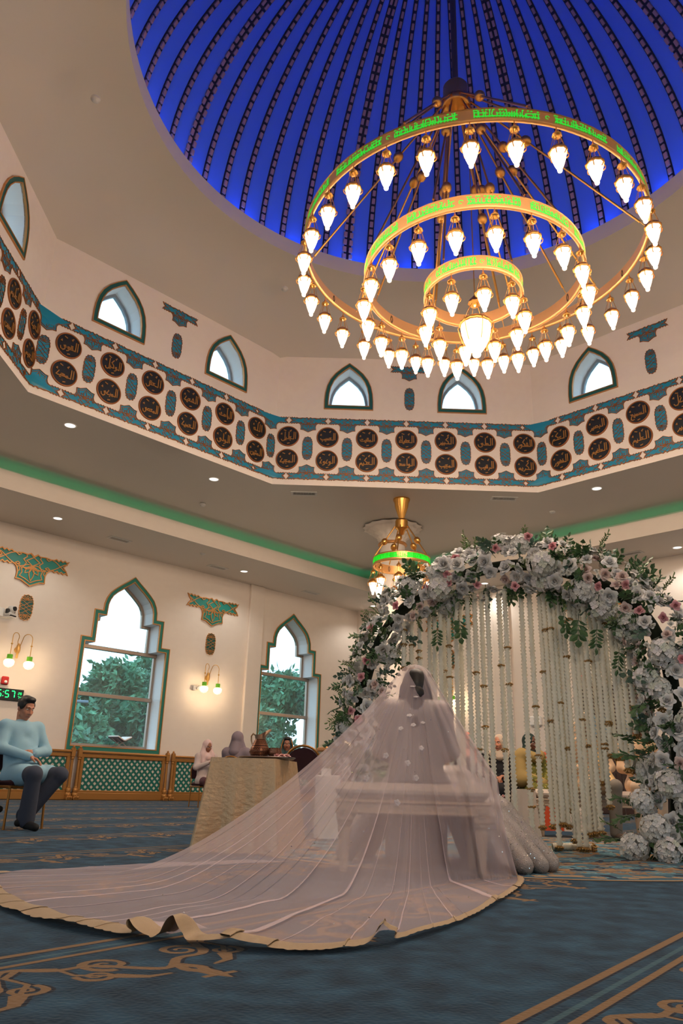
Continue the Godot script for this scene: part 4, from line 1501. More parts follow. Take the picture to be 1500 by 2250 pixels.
func fittings() -> void:
	vent(Vector3(-0.9, Y_TRAY, -16.84), Vector3.RIGHT, "white slotted air vent under the left half of the drum's far face")
	vent(Vector3(3.83, Y_TRAY, -16.79), Vector3.RIGHT, "white slotted air vent under the right half of the drum's far face")
	vent(Vector3(-5.77, Y_SOFFIT, -18.97), UL, "dark slotted soffit vent above the first tall window")
	vent(Vector3(-3.56, Y_SOFFIT, -21.42), UL, "dark slotted soffit vent above the large panel between the tall windows")
	vent(Vector3(-0.92, Y_SOFFIT, -24.2), UL, "dark slotted soffit vent above the second tall window")
	vent(Vector3(7.55, Y_SOFFIT, -18.92), UR, "dark slotted soffit vent behind the right shoulder of the arch")
	for e in [[Vector3(-3.47, Y_TRAY, -17.83), "white smoke detector on the tray ceiling near the left fascia"], [Vector3(-3.77, Y_SOFFIT, -20.05), "white smoke detector on the low soffit near the left fascia"], [Vector3(-4.07, 10.6, -9.14), "white sprinkler head on the drum ceiling at the upper left"], [Vector3(-1.37, 10.6, -13.9), "white sprinkler head on the drum ceiling left of the chandelier"], [Vector3(5.2, Y_TRAY, -17.6), "white smoke detector on the tray ceiling by the right downlight"]]:
		var o := thing("smoke_detector" if e[1].contains("smoke") else "sprinkler_head", e[1], "detector" if e[1].contains("smoke") else "sprinkler", Transform3D(Basis(), e[0]))
		var g := G.new()
		g.lathe(half([0.075, 0.02, 0.075, -0.01, 0.07, -0.02, 0.05, -0.024, 0.05, -0.04, 0.03, -0.05, 0.0, -0.05]), 18)
		part("housing", g, m.plastic, o)
	# conference camera on a bracket
	var o := thing("dome_camera", "white and black pan-tilt camera on a wall bracket left of the gold grille", "camera", FL * Transform3D(Basis(Vector3.UP, 0.5), Vector3(-12.36, 4.06, 0.24)))
	var g := G.new()
	g.box(Vector3(0, 0.0, -0.04), Vector3(0.2, 0.02, 0.3), 0.004)
	g.box(Vector3(-0.2, 0.1, -0.1), Vector3(0.22, 0.2, 0.02), 0.004)
	part("bracket", g, m.white, o)
	g = G.new()
	g.box(Vector3(0, 0.06, 0), Vector3(0.24, 0.1, 0.2), 0.03)
	part("base", g, m.plastic, o)
	g = G.new()
	g.box(Vector3(0, 0.13, 0.0), Vector3(0.27, 0.12, 0.1), 0.02)
	g.box(Vector3(0, 0.03, 0.07), Vector3(0.2, 0.03, 0.09), 0.008)
	part("yoke", g, m.dark, o)
	g = G.new()
	g.ell(Vector3(0, 0.18, 0.02), Vector3(0.1, 0.1, 0.1), 16, 10)
	var hd := part("camera_head", g, m.plastic, o)
	g = G.new()
	g.xf = Transform3D(Basis(Vector3.RIGHT, PI / 2), Vector3(0, 0.2, 0.08))
	g.lathe(half([0.055, 0.0, 0.055, 0.05, 0.045, 0.055, 0.045, 0.045, 0.0, 0.04]), 18)
	part("lens", g, m.dark, hd)
	# fire alarm strobe
	o = thing("fire_alarm", "small red fire alarm box on the wall above the digital clock", "fire alarm", FL * Transform3D(Basis(), Vector3(-12.12, 2.62, 0)))
	g = G.new()
	g.box(Vector3(0, 0, 0.03), Vector3(0.17, 0.19, 0.06), 0.02)
	part("housing", g, mat(rgb(176, 22, 22), 0.4), o)
	g = G.new()
	g.ell(Vector3(0.01, -0.03, 0.06), Vector3(0.04, 0.035, 0.025), 10, 7)
	part("strobe_lens", g, m.white, o)
	# digital clock
	o = thing("digital_clock", "black digital wall clock with green numerals behind the seated man's head", "clock", FL * Transform3D(Basis(), Vector3(-12.05, 2.31, 0)))
	g = G.new()
	g.box(Vector3(0, 0, 0.025), Vector3(0.84, 0.27, 0.05), 0.01)
	part("case", g, mat(rgb(14, 26, 22), 0.25), o)
	g = G.new()
	seven_seg(g, "6", -0.16, 0.01, 0.17)
	seven_seg(g, "5", 0.02, 0.01, 0.17)
	seven_seg(g, "7", 0.16, 0.01, 0.17)
	g.box(Vector3(-0.07, 0.05, 0), Vector3(0.02, 0.02, 0.006))
	g.box(Vector3(-0.07, -0.04, 0), Vector3(0.02, 0.02, 0.006))
	seven_seg(g, "2", 0.3, 0.04, 0.06)
	seven_seg(g, "8", 0.35, 0.04, 0.06)
	seven_seg(g, "7", 0.3, -0.05, 0.06)
	seven_seg(g, "4", 0.35, -0.05, 0.06)
	part("green_numerals_display", g, glow(Color(0.1, 1.0, 0.55), 1.1), o, Transform3D(Basis(), Vector3(0, 0, 0.051))).set_meta("kind", "stuff")
	# small white spotlight left of the second sconce
	o = thing("emergency_light", "small white lamp fitting on the wall left of the second sconce", "wall fitting", FL * Transform3D(Basis(), Vector3(-6.76, 3.0, 0)))
	g = G.new()
	g.box(Vector3(0, 0, 0.03), Vector3(0.11, 0.12, 0.06), 0.012)
	part("mount", g, m.plastic, o)
	g = G.new()
	g.xf = Transform3D(Basis(Vector3(0, 0, 1), -1.2), Vector3(0.06, -0.01, 0.07))
	g.lathe(half([0.02, 0.0, 0.035, 0.02, 0.06, 0.1, 0.06, 0.1, 0.0, 0.1]), 14)
	part("lamp_head", g, m.white, o)
	sconce(FL, -6.33, 3.33, "gold double wall sconce between the two tall windows")
	sconce(FL, -11.95, 3.36, "gold double wall sconce left of the first tall window")
	sconce(FR, 4.05, 3.33, "gold double wall sconce on the right wall, behind the hanging garlands")
	# folding stand with an open book on the first window's sill
	o = thing("book_stand", "open book on a small folding metal stand on the first tall window's sill", "book stand", FL * Transform3D(Basis(Vector3.UP, 0.25), Vector3(-8.78, 1.27, -0.2)))
	g = G.new()
	for s in [-1.0, 1.0]:
		for z in [-0.1, 0.1]:
			g.tube(PackedVector3Array([Vector3(-0.24 * s, 0.0, z), Vector3(0.2 * s, 0.24, z * 0.9)]), 0.011, -1, 6)
	part("folding_stand", g, m.alu, o)
	g = G.new()
	for s in [-1.0, 1.0]:
		var b := Basis(Vector3(0, 0, 1), 0.38 * s)
		g.box(Vector3(0.13 * s, 0.235, 0), Vector3(0.26, 0.035, 0.36), 0.006, b)
	part("book_pages", g, m.white, o)
	g = G.new()
	for s in [-1.0, 1.0]:
		g.box(Vector3(0.13 * s, 0.21, 0), Vector3(0.28, 0.012, 0.38), 0.003, Basis(Vector3(0, 0, 1), 0.38 * s))
	part("book_cover", g, mat(rgb(72, 44, 36), 0.5), o)
	# doorway with its sign on the right wall
	o = Node3D.new()
	o.name = "door_1"
	add_child(o)
	o.transform = FR * Transform3D(Basis(), Vector3(9.35, 0, 0.03))
	o.set_meta("kind", "structure")
	g = G.new()
	for s in [-1.0, 1.0]:
		g.box(Vector3(s * 0.88, 1.55, 0), Vector3(0.14, 3.1, 0.12), 0.015)
	g.box(Vector3(0, 3.12, 0), Vector3(1.9, 0.14, 0.14), 0.015)
	part("door_frame", g, m.darkwood, o)
	for s in [-1.0, 1.0]:
		g = G.new()
		g.box(Vector3(s * 0.41, 1.53, -0.01), Vector3(0.8, 3.04, 0.06), 0.012)
		g.box(Vector3(s * 0.41, 0.6, 0.03), Vector3(0.5, 0.8, 0.02), 0.01)
		var lf := part("door_leaf", g, m.darkwood, o)
		g = G.new()
		g.box(Vector3(s * 0.41, 2.2, 0.025), Vector3(0.42, 0.5, 0.012))
		part("door_pane", g, m.bluepane, lf)
		g = G.new()
		g.tube(PackedVector3Array([Vector3(s * 0.1, 1.2, 0.05), Vector3(s * 0.1, 1.55, 0.05)]), 0.014, -1, 6)
		part("door_handle", g, m.brass, lf)
	o = thing("exit_sign", "lit exit sign with red letters on the right wall behind the garlands", "exit sign", FR * Transform3D(Basis(), Vector3(8.5, 3.45, 0.03)))
	g = G.new()
	g.box(Vector3.ZERO, Vector3(0.62, 0.34, 0.06), 0.01)
	part("sign_case", g, m.white, o)
	var tm := TextMesh.new()
	var ft := SystemFont.new()
	ft.font_names = PackedStringArray(["Droid Sans"])
	ft.font_weight = 700
	tm.font = ft
	tm.text = "EXIT"
	tm.font_size = 32
	tm.pixel_size = 0.0066
	tm.depth = 0.01
	part("sign_letters", tm, glow(Color(1.0, 0.12, 0.1), 0.9), o, Transform3D(Basis(), Vector3(0, 0, 0.036))).set_meta("kind", "stuff")
	o = thing("hand_rail_box", "small white box mounted on the right wall above the woman in green", "wall box", FR * Transform3D(Basis(), Vector3(7.0, 2.35, 0)))
	g = G.new()
	g.box(Vector3(0, 0, 0.08), Vector3(0.34, 0.26, 0.16), 0.03)
	part("cover", g, m.white, o)
	# round column with a carved capital
	o = Node3D.new()
	o.name = "trim_3"
	add_child(o)
	o.position = Vector3(1.38, 0, -19.3)
	o.set_meta("kind", "structure")
	g = G.new()
	g.lathe(half([0.42, 0.0, 0.42, 0.2, 0.42, 0.2, 0.36, 0.26, 0.33, 0.32, 0.33, 6.52]), 32)
	part("column_shaft", g, m.wall, o)
	g = G.new()
	g.lathe(half([0.33, 6.5, 0.37, 6.51, 0.39, 6.54, 0.37, 6.58, 0.33, 6.59]), 32)
	part("gold_collar", g, m.trimgold, o)
	g = G.new()
	g.lathe(half([0.33, 6.58, 0.36, 6.64, 0.34, 6.66, 0.42, 6.72, 0.4, 6.75, 0.52, 6.82, 0.5, 6.85, 0.66, 6.93, 0.64, 6.95, 0.78, 7.0]), 48, 0.05, 16)
	part("carved_capital", g, m.wall, o)

# ---------------------------------------------------------------- outside the tall windows
func outside() -> void:
	var g := G.new()
	g.box(Vector3(-14, -0.6, -52), Vector3(90, 0.2, 60))
	struct("ground", g, mat(rgb(78, 92, 70), 0.95), null, Transform3D(Basis(), Vector3(0, 0, -3.0)))
	m.leaf1 = mat(rgb(98, 150, 120), 0.7)
	m.leaf1.backlight_enabled = true
	m.leaf1.backlight = Color(0.3, 0.4, 0.3)
	m.leaf1.vertex_color_use_as_albedo = true
	m.bark = mat(rgb(84, 74, 66), 0.9)
	var lg := G.new()
	var rr := RandomNumberGenerator.new()
	rr.seed = 8
	for k in 7:
		var c := Vector3(rr.randf_range(-0.3, 0.3), rr.randf_range(-0.2, 0.2), rr.randf_range(-0.3, 0.3))
		var b := Basis(Vector3(rr.randf() - 0.5, rr.randf() - 0.5, rr.randf() - 0.5).normalized(), rr.randf() * TAU)
		lg.quad(c + b * Vector3(0, 0, -0.22), c + b * Vector3(0.1, 0.02, 0), c + b * Vector3(0, 0, 0.22), c + b * Vector3(-0.1, 0.02, 0))
	var tuft := lg.mesh()
	var spots := [[-17.5, -38.0, 8.2, 2.9, "tall round tree at the left of the first tall window"], [-14.8, -50.0, 6.6, 2.8, "lower tree in the middle of the first tall window's view"], [-13.2, -45.0, 7.6, 2.8, "bushy tree at the right of the first tall window's view"], [-11.4, -52.0, 9.4, 3.2, "pale far tree behind the right edge of the first tall window"], [-6.0, -44.0, 7.8, 2.9, "leafy tree at the left of the second tall window's view"], [-3.4, -46.0, 7.4, 2.8, "leafy tree at the right of the second tall window's view"], [-15.5, -41.0, 4.4, 2.3, "low bush tree near the lamp post"], [-9.6, -43.0, 5.2, 2.2, "low tree hidden between the two tall windows"], [-4.7, -41.0, 4.6, 2.2, "low bush at the foot of the second window's trees"], [-19.5, -47.0, 9.0, 3.0, "far tree beyond the left edge of the first tall window"], [-12.4, -38.5, 3.8, 2.0, "low bush at the right of the first tall window"]]
	for s in spots:
		var o := thing("tree", s[4], "tree", Transform3D(Basis(), Vector3(s[0], -0.5, s[1])), "trees outside the tall windows")
		var tg := G.new()
		tg.tube(PackedVector3Array([Vector3.ZERO, Vector3(0.1, s[2] * 0.35, 0.05), Vector3(-0.05, s[2] * 0.75, 0)]), 0.2, 0.06, 7)
		part("trunk", tg, m.bark, o)
		var mm := MultiMesh.new()
		mm.transform_format = MultiMesh.TRANSFORM_3D
		mm.use_colors = true
		mm.mesh = tuft
		mm.instance_count = 1500
		var lobes := []
		for k in 9:
			lobes.append([Vector3(rr.randfn() * s[3] * 0.42, s[2] * rr.randf_range(0.28, 0.88), rr.randfn() * s[3] * 0.42), s[3] * rr.randf_range(0.3, 0.55)])
		lobes.append([Vector3(0, s[2] * 0.85, 0), s[3] * 0.4])
		for k in 1500:
			var l: Array = lobes[k % lobes.size()]
			var d := Vector3(rr.randfn(), rr.randfn(), rr.randfn()).normalized() * pow(rr.randf(), 0.4)
			var p: Vector3 = l[0] + d * l[1]
			var sc := rr.randf_range(0.7, 1.4)
			mm.set_instance_transform(k, Transform3D(Basis(Vector3(rr.randf() - 0.5, rr.randf() - 0.5, rr.randf() - 0.5).normalized(), rr.randf() * TAU).scaled(Vector3.ONE * sc), p))
			var t := rr.randf_range(0.55, 1.1)
			mm.set_instance_color(k, Color(t * 0.9, t, t * rr.randf_range(0.8, 1.0)))
		var mi := MultiMeshInstance3D.new()
		mi.name = "foliage"
		mi.multimesh = mm
		mi.material_override = m.leaf1
		o.add_child(mi, true)
		mi.set_meta("kind", "stuff")
	var lp := thing("lamp_post", "grey square lamp post outside the first tall window", "lamp post", Transform3D(Basis(Vector3.UP, 0.3), Vector3(-11.9, -0.5, -34.0)))
	g = G.new()
	g.box(Vector3(0, 2.15, 0), Vector3(0.3, 4.3, 0.3), 0.03)
	part("pole", g, mat(rgb(120, 132, 146), 0.5, 0.2), lp)
	g = G.new()
	g.box(Vector3(0.6, 4.15, 0), Vector3(1.0, 0.12, 0.24), 0.03)
	part("lamp_arm", g, mat(rgb(120, 132, 146), 0.5, 0.2), lp)

# ---------------------------------------------------------------- rounded bodies from tapered capsules
# a bone is [a, b, ra, rb]; an egg is [centre, radii, basis]
func blob(bones: Array, cell: float, k: float, g: G = null) -> G:
	if g == null:
		g = G.new()
	var lo := Vector3.ONE * 1e9
	var hi := -lo
	for b in bones:
		if b.size() == 4:
			var r: float = maxf(b[2], b[3])
			for e in 2:
				lo = lo.min(b[e] - Vector3.ONE * r)
				hi = hi.max(b[e] + Vector3.ONE * r)
		else:
			var r: float = maxf(b[1].x, maxf(b[1].y, b[1].z))
			lo = lo.min(b[0] - Vector3.ONE * r)
			hi = hi.max(b[0] + Vector3.ONE * r)
	lo -= Vector3.ONE * (2.0 * cell + k * 0.3)
	hi += Vector3.ONE * (2.0 * cell + k * 0.3)
	var nx := int((hi.x - lo.x) / cell) + 2
	var ny := int((hi.y - lo.y) / cell) + 2
	var nz := int((hi.z - lo.z) / cell) + 2
	var f := PackedFloat32Array()
	f.resize(nx * ny * nz)
	f.fill(1.0)
	for b in bones:
		var egg: bool = b.size() == 3
		var a: Vector3 = b[0]
		var r: float = maxf(b[1].x, maxf(b[1].y, b[1].z)) if egg else maxf(b[2], b[3])
		var pad := r + k + 1.8 * cell
		var e: Vector3 = a if egg else b[1]
		var l := ((a.min(e) - Vector3.ONE * pad - lo) / cell).floor().max(Vector3.ZERO)
		var u := ((a.max(e) + Vector3.ONE * pad - lo) / cell).ceil().min(Vector3(nx - 1, ny - 1, nz - 1))
		var ab := e - a
		var inv := 1.0 / maxf(1e-9, ab.length_squared())
		var ra: float = 0.0 if egg else b[2]
		var dr: float = 0.0 if egg else b[3] - b[2]
		var ib := Basis()
		var ri := Vector3.ONE
		var rm := 1.0
		if egg:
			ib = (b[2] as Basis).transposed()
			ri = Vector3.ONE / b[1]
			rm = minf(b[1].x, minf(b[1].y, b[1].z))
		for z in range(int(l.z), int(u.z) + 1):
			for y in range(int(l.y), int(u.y) + 1):
				var o := (z * ny + y) * nx
				for x in range(int(l.x), int(u.x) + 1):
					var p := lo + Vector3(x, y, z) * cell - a
					var d: float
					if egg:
						var q := (ib * p) * ri
						var ql := q.length()
						d = ql * (ql - 1.0) / maxf(1e-6, (q * ri).length())
					else:
						var t := clampf(p.dot(ab) * inv, 0.0, 1.0)
						d = (p - ab * t).length() - ra - dr * t
					var c := f[o + x]
					if d < c - k:
						f[o + x] = d
					elif d < c + k:
						var h := 0.5 + 0.5 * (c - d) / k
						f[o + x] = lerpf(c, d, h) - k * h * (1.0 - h)
	# one vertex in each cell that the surface crosses
	var id := PackedInt32Array()
	id.resize(nx * ny * nz)
	id.fill(-1)
	var st := [1, nx, nx * ny]
	var base := g.v.size()
	var pts := PackedVector3Array()
	var nrm := PackedVector3Array()
	for z in nz - 1:
		for y in ny - 1:
			var o := (z * ny + y) * nx
			for x in nx - 1:
				var i := o + x
				var c0 := f[i]
				var c1 := f[i + 1]
				var c2 := f[i + nx]
				var c3 := f[i + nx + 1]
				var j := i + nx * ny
				var c4 := f[j]
				var c5 := f[j + 1]
				var c6 := f[j + nx]
				var c7 := f[j + nx + 1]
				var mn := minf(minf(minf(c0, c1), minf(c2, c3)), minf(minf(c4, c5), minf(c6, c7)))
				if mn >= 0.0:
					continue
				var mx := maxf(maxf(maxf(c0, c1), maxf(c2, c3)), maxf(maxf(c4, c5), maxf(c6, c7)))
				if mx < 0.0:
					continue
				var s := Vector3.ZERO
				var n := 0
				for ed in [[c0, c1, 0, 0, 0, 0], [c2, c3, 0, 1, 0, 0], [c4, c5, 0, 0, 1, 0], [c6, c7, 0, 1, 1, 0], [c0, c2, 0, 0, 0, 1], [c1, c3, 1, 0, 0, 1], [c4, c6, 0, 0, 1, 1], [c5, c7, 1, 0, 1, 1], [c0, c4, 0, 0, 0, 2], [c1, c5, 1, 0, 0, 2], [c2, c6, 0, 1, 0, 2], [c3, c7, 1, 1, 0, 2]]:
					if (ed[0] < 0.0) != (ed[1] < 0.0):
						var v := Vector3(ed[2], ed[3], ed[4])
						v[ed[5]] = ed[0] / (ed[0] - ed[1])
						s += v
						n += 1
				id[i] = pts.size()
				pts.append(lo + (Vector3(x, y, z) + s / n) * cell)
				nrm.append(Vector3(c1 + c3 + c5 + c7 - c0 - c2 - c4 - c6, c2 + c3 + c6 + c7 - c0 - c1 - c4 - c5, c4 + c5 + c6 + c7 - c0 - c1 - c2 - c3))
	for q in pts.size():
		g.put(pts[q], nrm[q], Vector2(pts[q].x, pts[q].y))
	for z in range(1, nz - 1):
		for y in range(1, ny - 1):
			var o := (z * ny + y) * nx
			for x in range(1, nx - 1):
				var i := o + x
				var c := f[i] < 0.0
				for ax in 3:
					if c == (f[i + st[ax]] < 0.0):
						continue
					var s1: int = st[(ax + 1) % 3]
					var s2: int = st[(ax + 2) % 3]
					var a := id[i - s1 - s2]
					var b := id[i - s2]
					var d := id[i]
					var e := id[i - s1]
					if a < 0 or b < 0 or d < 0 or e < 0:
						continue
					if c:
						g.ix.append_array(PackedInt32Array([base + a, base + d, base + b, base + a, base + e, base + d]))
					else:
						g.ix.append_array(PackedInt32Array([base + a, base + b, base + d, base + a, base + d, base + e]))
	return g

# a hand at the wrist w, pointing along dir, palm facing pal; curl 0 flat .. 1 closed
func hand(g: G, w: Vector3, dir: Vector3, pal: Vector3, left: bool, curl := 0.45, s := 1.0) -> void:
	dir = dir.normalized()
	pal = (pal - dir * pal.dot(dir)).normalized()
	var sd := dir.cross(pal) * (1.0 if left else -1.0)      # towards the thumb
	var b := []
	b.append([w - dir * 0.02 * s, w + dir * 0.03 * s, 0.025 * s, 0.024 * s])
	for k in 4:
		var o: float = (1.5 - k) * 0.019 * s
		var kn := w + dir * (0.088 - 0.005 * absf(k - 1.3)) * s + sd * o
		b.append([w + dir * 0.02 * s + sd * o * 0.7, kn, 0.015 * s, 0.0115 * s])
		var ln: float = [0.9, 1.0, 0.94, 0.74][k] * s
		var d := dir
		var p := kn
		for q in 3:
			d = (d * cos(curl * 0.9) + pal * sin(curl * 0.9)).normalized()
			var e: Vector3 = p + d * ln * [0.042, 0.027, 0.022][q]
			b.append([p, e, (0.0098 - 0.0008 * q) * s, (0.009 - 0.0008 * q) * s])
			p = e
			if q == 0:
				pal = pal
	var t0 := w + dir * 0.025 * s + sd * 0.024 * s
	var t1 := t0 + (dir * 0.6 + sd * 0.7 + pal * 0.35).normalized() * 0.042 * s
	var t2 := t1 + (dir * 0.85 + sd * 0.1 + pal * 0.5).normalized() * 0.034 * s
	b.append([t0, t1, 0.014 * s, 0.011 * s])
	b.append([t1, t2, 0.011 * s, 0.009 * s])
	blob(b, 0.0055 * s, 0.006, g)

# head, facing by basis bs (z forward); appended to g
func head(g: G, c: Vector3, bs: Basis, nk: Vector3, cell: float, nose := 1.0) -> void:
	var at_ := func(x: float, y: float, z: float) -> Vector3: return c + bs * Vector3(x, y, z)
	var b := [[at_.call(0, 0.03, -0.012), Vector3(0.075, 0.092, 0.094), bs], [at_.call(0, -0.035, 0.03), Vector3(0.061, 0.083, 0.062), bs],
		[at_.call(-0.045, -0.06, 0.02), at_.call(0, -0.1, 0.058), 0.024, 0.022], [at_.call(0.045, -0.06, 0.02), at_.call(0, -0.1, 0.058), 0.024, 0.022],
		[at_.call(0, 0.012, 0.087), at_.call(0, -0.03, 0.104), 0.008, 0.012 * nose], [at_.call(-0.013, -0.034, 0.092), at_.call(0.013, -0.034, 0.092), 0.009, 0.009],
		[at_.call(-0.04, 0.03, 0.072), at_.call(-0.012, 0.026, 0.083), 0.011, 0.01], [at_.call(0.04, 0.03, 0.072), at_.call(0.012, 0.026, 0.083), 0.011, 0.01],
		[at_.call(-0.042, -0.025, 0.058), at_.call(-0.03, -0.04, 0.062), 0.02, 0.018], [at_.call(0.042, -0.025, 0.058), at_.call(0.03, -0.04, 0.062), 0.02, 0.018],
		[at_.call(-0.017, -0.066, 0.084), at_.call(0.017, -0.066, 0.084), 0.007, 0.007],
		[at_.call(-0.077, -0.005, -0.008), Vector3(0.012, 0.032, 0.02), bs], [at_.call(0.077, -0.005, -0.008), Vector3(0.012, 0.032, 0.02), bs],
		[at_.call(0, -0.06, -0.02), nk, 0.056, 0.06]]
	blob(b, cell, 0.014, g)

func face_parts(o: Node3D, c: Vector3, bs: Basis, lids := true) -> void:
	for s in [-1.0, 1.0]:
		var g := G.new()
		g.ell(c + bs * Vector3(0.031 * s, 0.006, 0.073), Vector3(0.014, 0.008 if lids else 0.011, 0.01), 10, 7, bs)
		var e := part("eye", g, m.eye, o)
		g = G.new()
		g.ell(c + bs * Vector3(0.031 * s, 0.004, 0.0795), Vector3(0.0065, 0.006, 0.004), 8, 6, bs)
		part("iris", g, m.dark, e)
		g = G.new()
		g.tube(PackedVector3Array([c + bs * Vector3(0.013 * s, 0.027, 0.09), c + bs * Vector3(0.034 * s, 0.034, 0.084), c + bs * Vector3(0.052 * s, 0.026, 0.069)]), 0.0045, 0.0025, 5)
		part("eyebrow", g, m.hair, o)
	var l := G.new()
	l.tube(PackedVector3Array([c + bs * Vector3(-0.023, -0.067, 0.083), c + bs * Vector3(0, -0.065, 0.092), c + bs * Vector3(0.023, -0.067, 0.083)]), 0.0055, -1, 6)
	part("lips", l, m.lips, o)

# joints of someone seated, facing +z with +x to their left, feet on y 0
func seated(over := {}) -> Dictionary:
	var j := {"pel": Vector3(0, 0.53, 0), "che": Vector3(0, 0.88, -0.02), "nek": Vector3(0, 1.06, -0.01), "hed": Vector3(0, 1.21, 0.03)}
	for s in [-1.0, 1.0]:
		var n := "L" if s > 0.0 else "R"
		j["sho" + n] = Vector3(0.175 * s, 1.0, -0.01)
		j["elb" + n] = Vector3(0.235 * s, 0.75, 0.05)
		j["wri" + n] = Vector3(0.09 * s, 0.66, 0.27)
		j["hip" + n] = Vector3(0.095 * s, 0.51, 0.02)
		j["kne" + n] = Vector3(0.13 * s, 0.5, 0.44)
		j["ank" + n] = Vector3(0.12 * s, 0.08, 0.42)
		j["toe" + n] = Vector3(0.14 * s, 0.035, 0.58)
	for k in over:
		j[k] = over[k]
	return j

func arms(j: Dictionary, e: float, to_wrist := true) -> Array:
	var b := []
	for n in ["L", "R"]:
		b.append([j["che"] + Vector3(0, 0.1, 0), j["sho" + n], 0.075 + e, 0.062 + e])
		b.append([j["sho" + n], j["elb" + n], 0.056 + e, 0.043 + e])
		b.append([j["elb" + n], j["wri" + n] if to_wrist else j["elb" + n].lerp(j["wri" + n], 0.85), 0.042 + e, 0.029 + e])
	return b

func torso(j: Dictionary, e: float) -> Array:
	var d: Vector3 = j["che"] - j["pel"]
	var o := []
	for s in [-1.0, 1.0]:
		o.append([j["pel"] + Vector3(0.06 * s, 0, 0), j["che"] + Vector3(0.065 * s, 0.04, 0), 0.105 + e, 0.1 + e])
	o.append([j["che"] + Vector3(0, 0.08, 0), j["nek"], 0.09 + e, 0.055 + e])
	o.append([j["pel"] + d * 0.2 + Vector3(0, 0, 0.04), j["pel"] + d * 0.7 + Vector3(0, 0, 0.03), 0.1 + e, 0.1 + e])
	return o

func legs(j: Dictionary, e: float, hem := 0.0) -> Array:
	var b := []
	for n in ["L", "R"]:
		b.append([j["hip" + n], j["kne" + n], 0.085 + e, 0.062 + e])
		b.append([j["kne" + n], j["ank" + n], 0.06 + e, 0.038 + e + hem])
	return b

func feet(j: Dictionary, e: float) -> Array:
	var b := []
	for n in ["L", "R"]:
		b.append([j["ank" + n], j["ank" + n].lerp(j["toe" + n], 0.15) - Vector3(0, 0.03, 0), 0.04 + e, 0.036 + e])
		b.append([j["ank" + n] - Vector3(0, 0.04, 0), j["toe" + n], 0.036 + e, 0.028 + e])
	return b

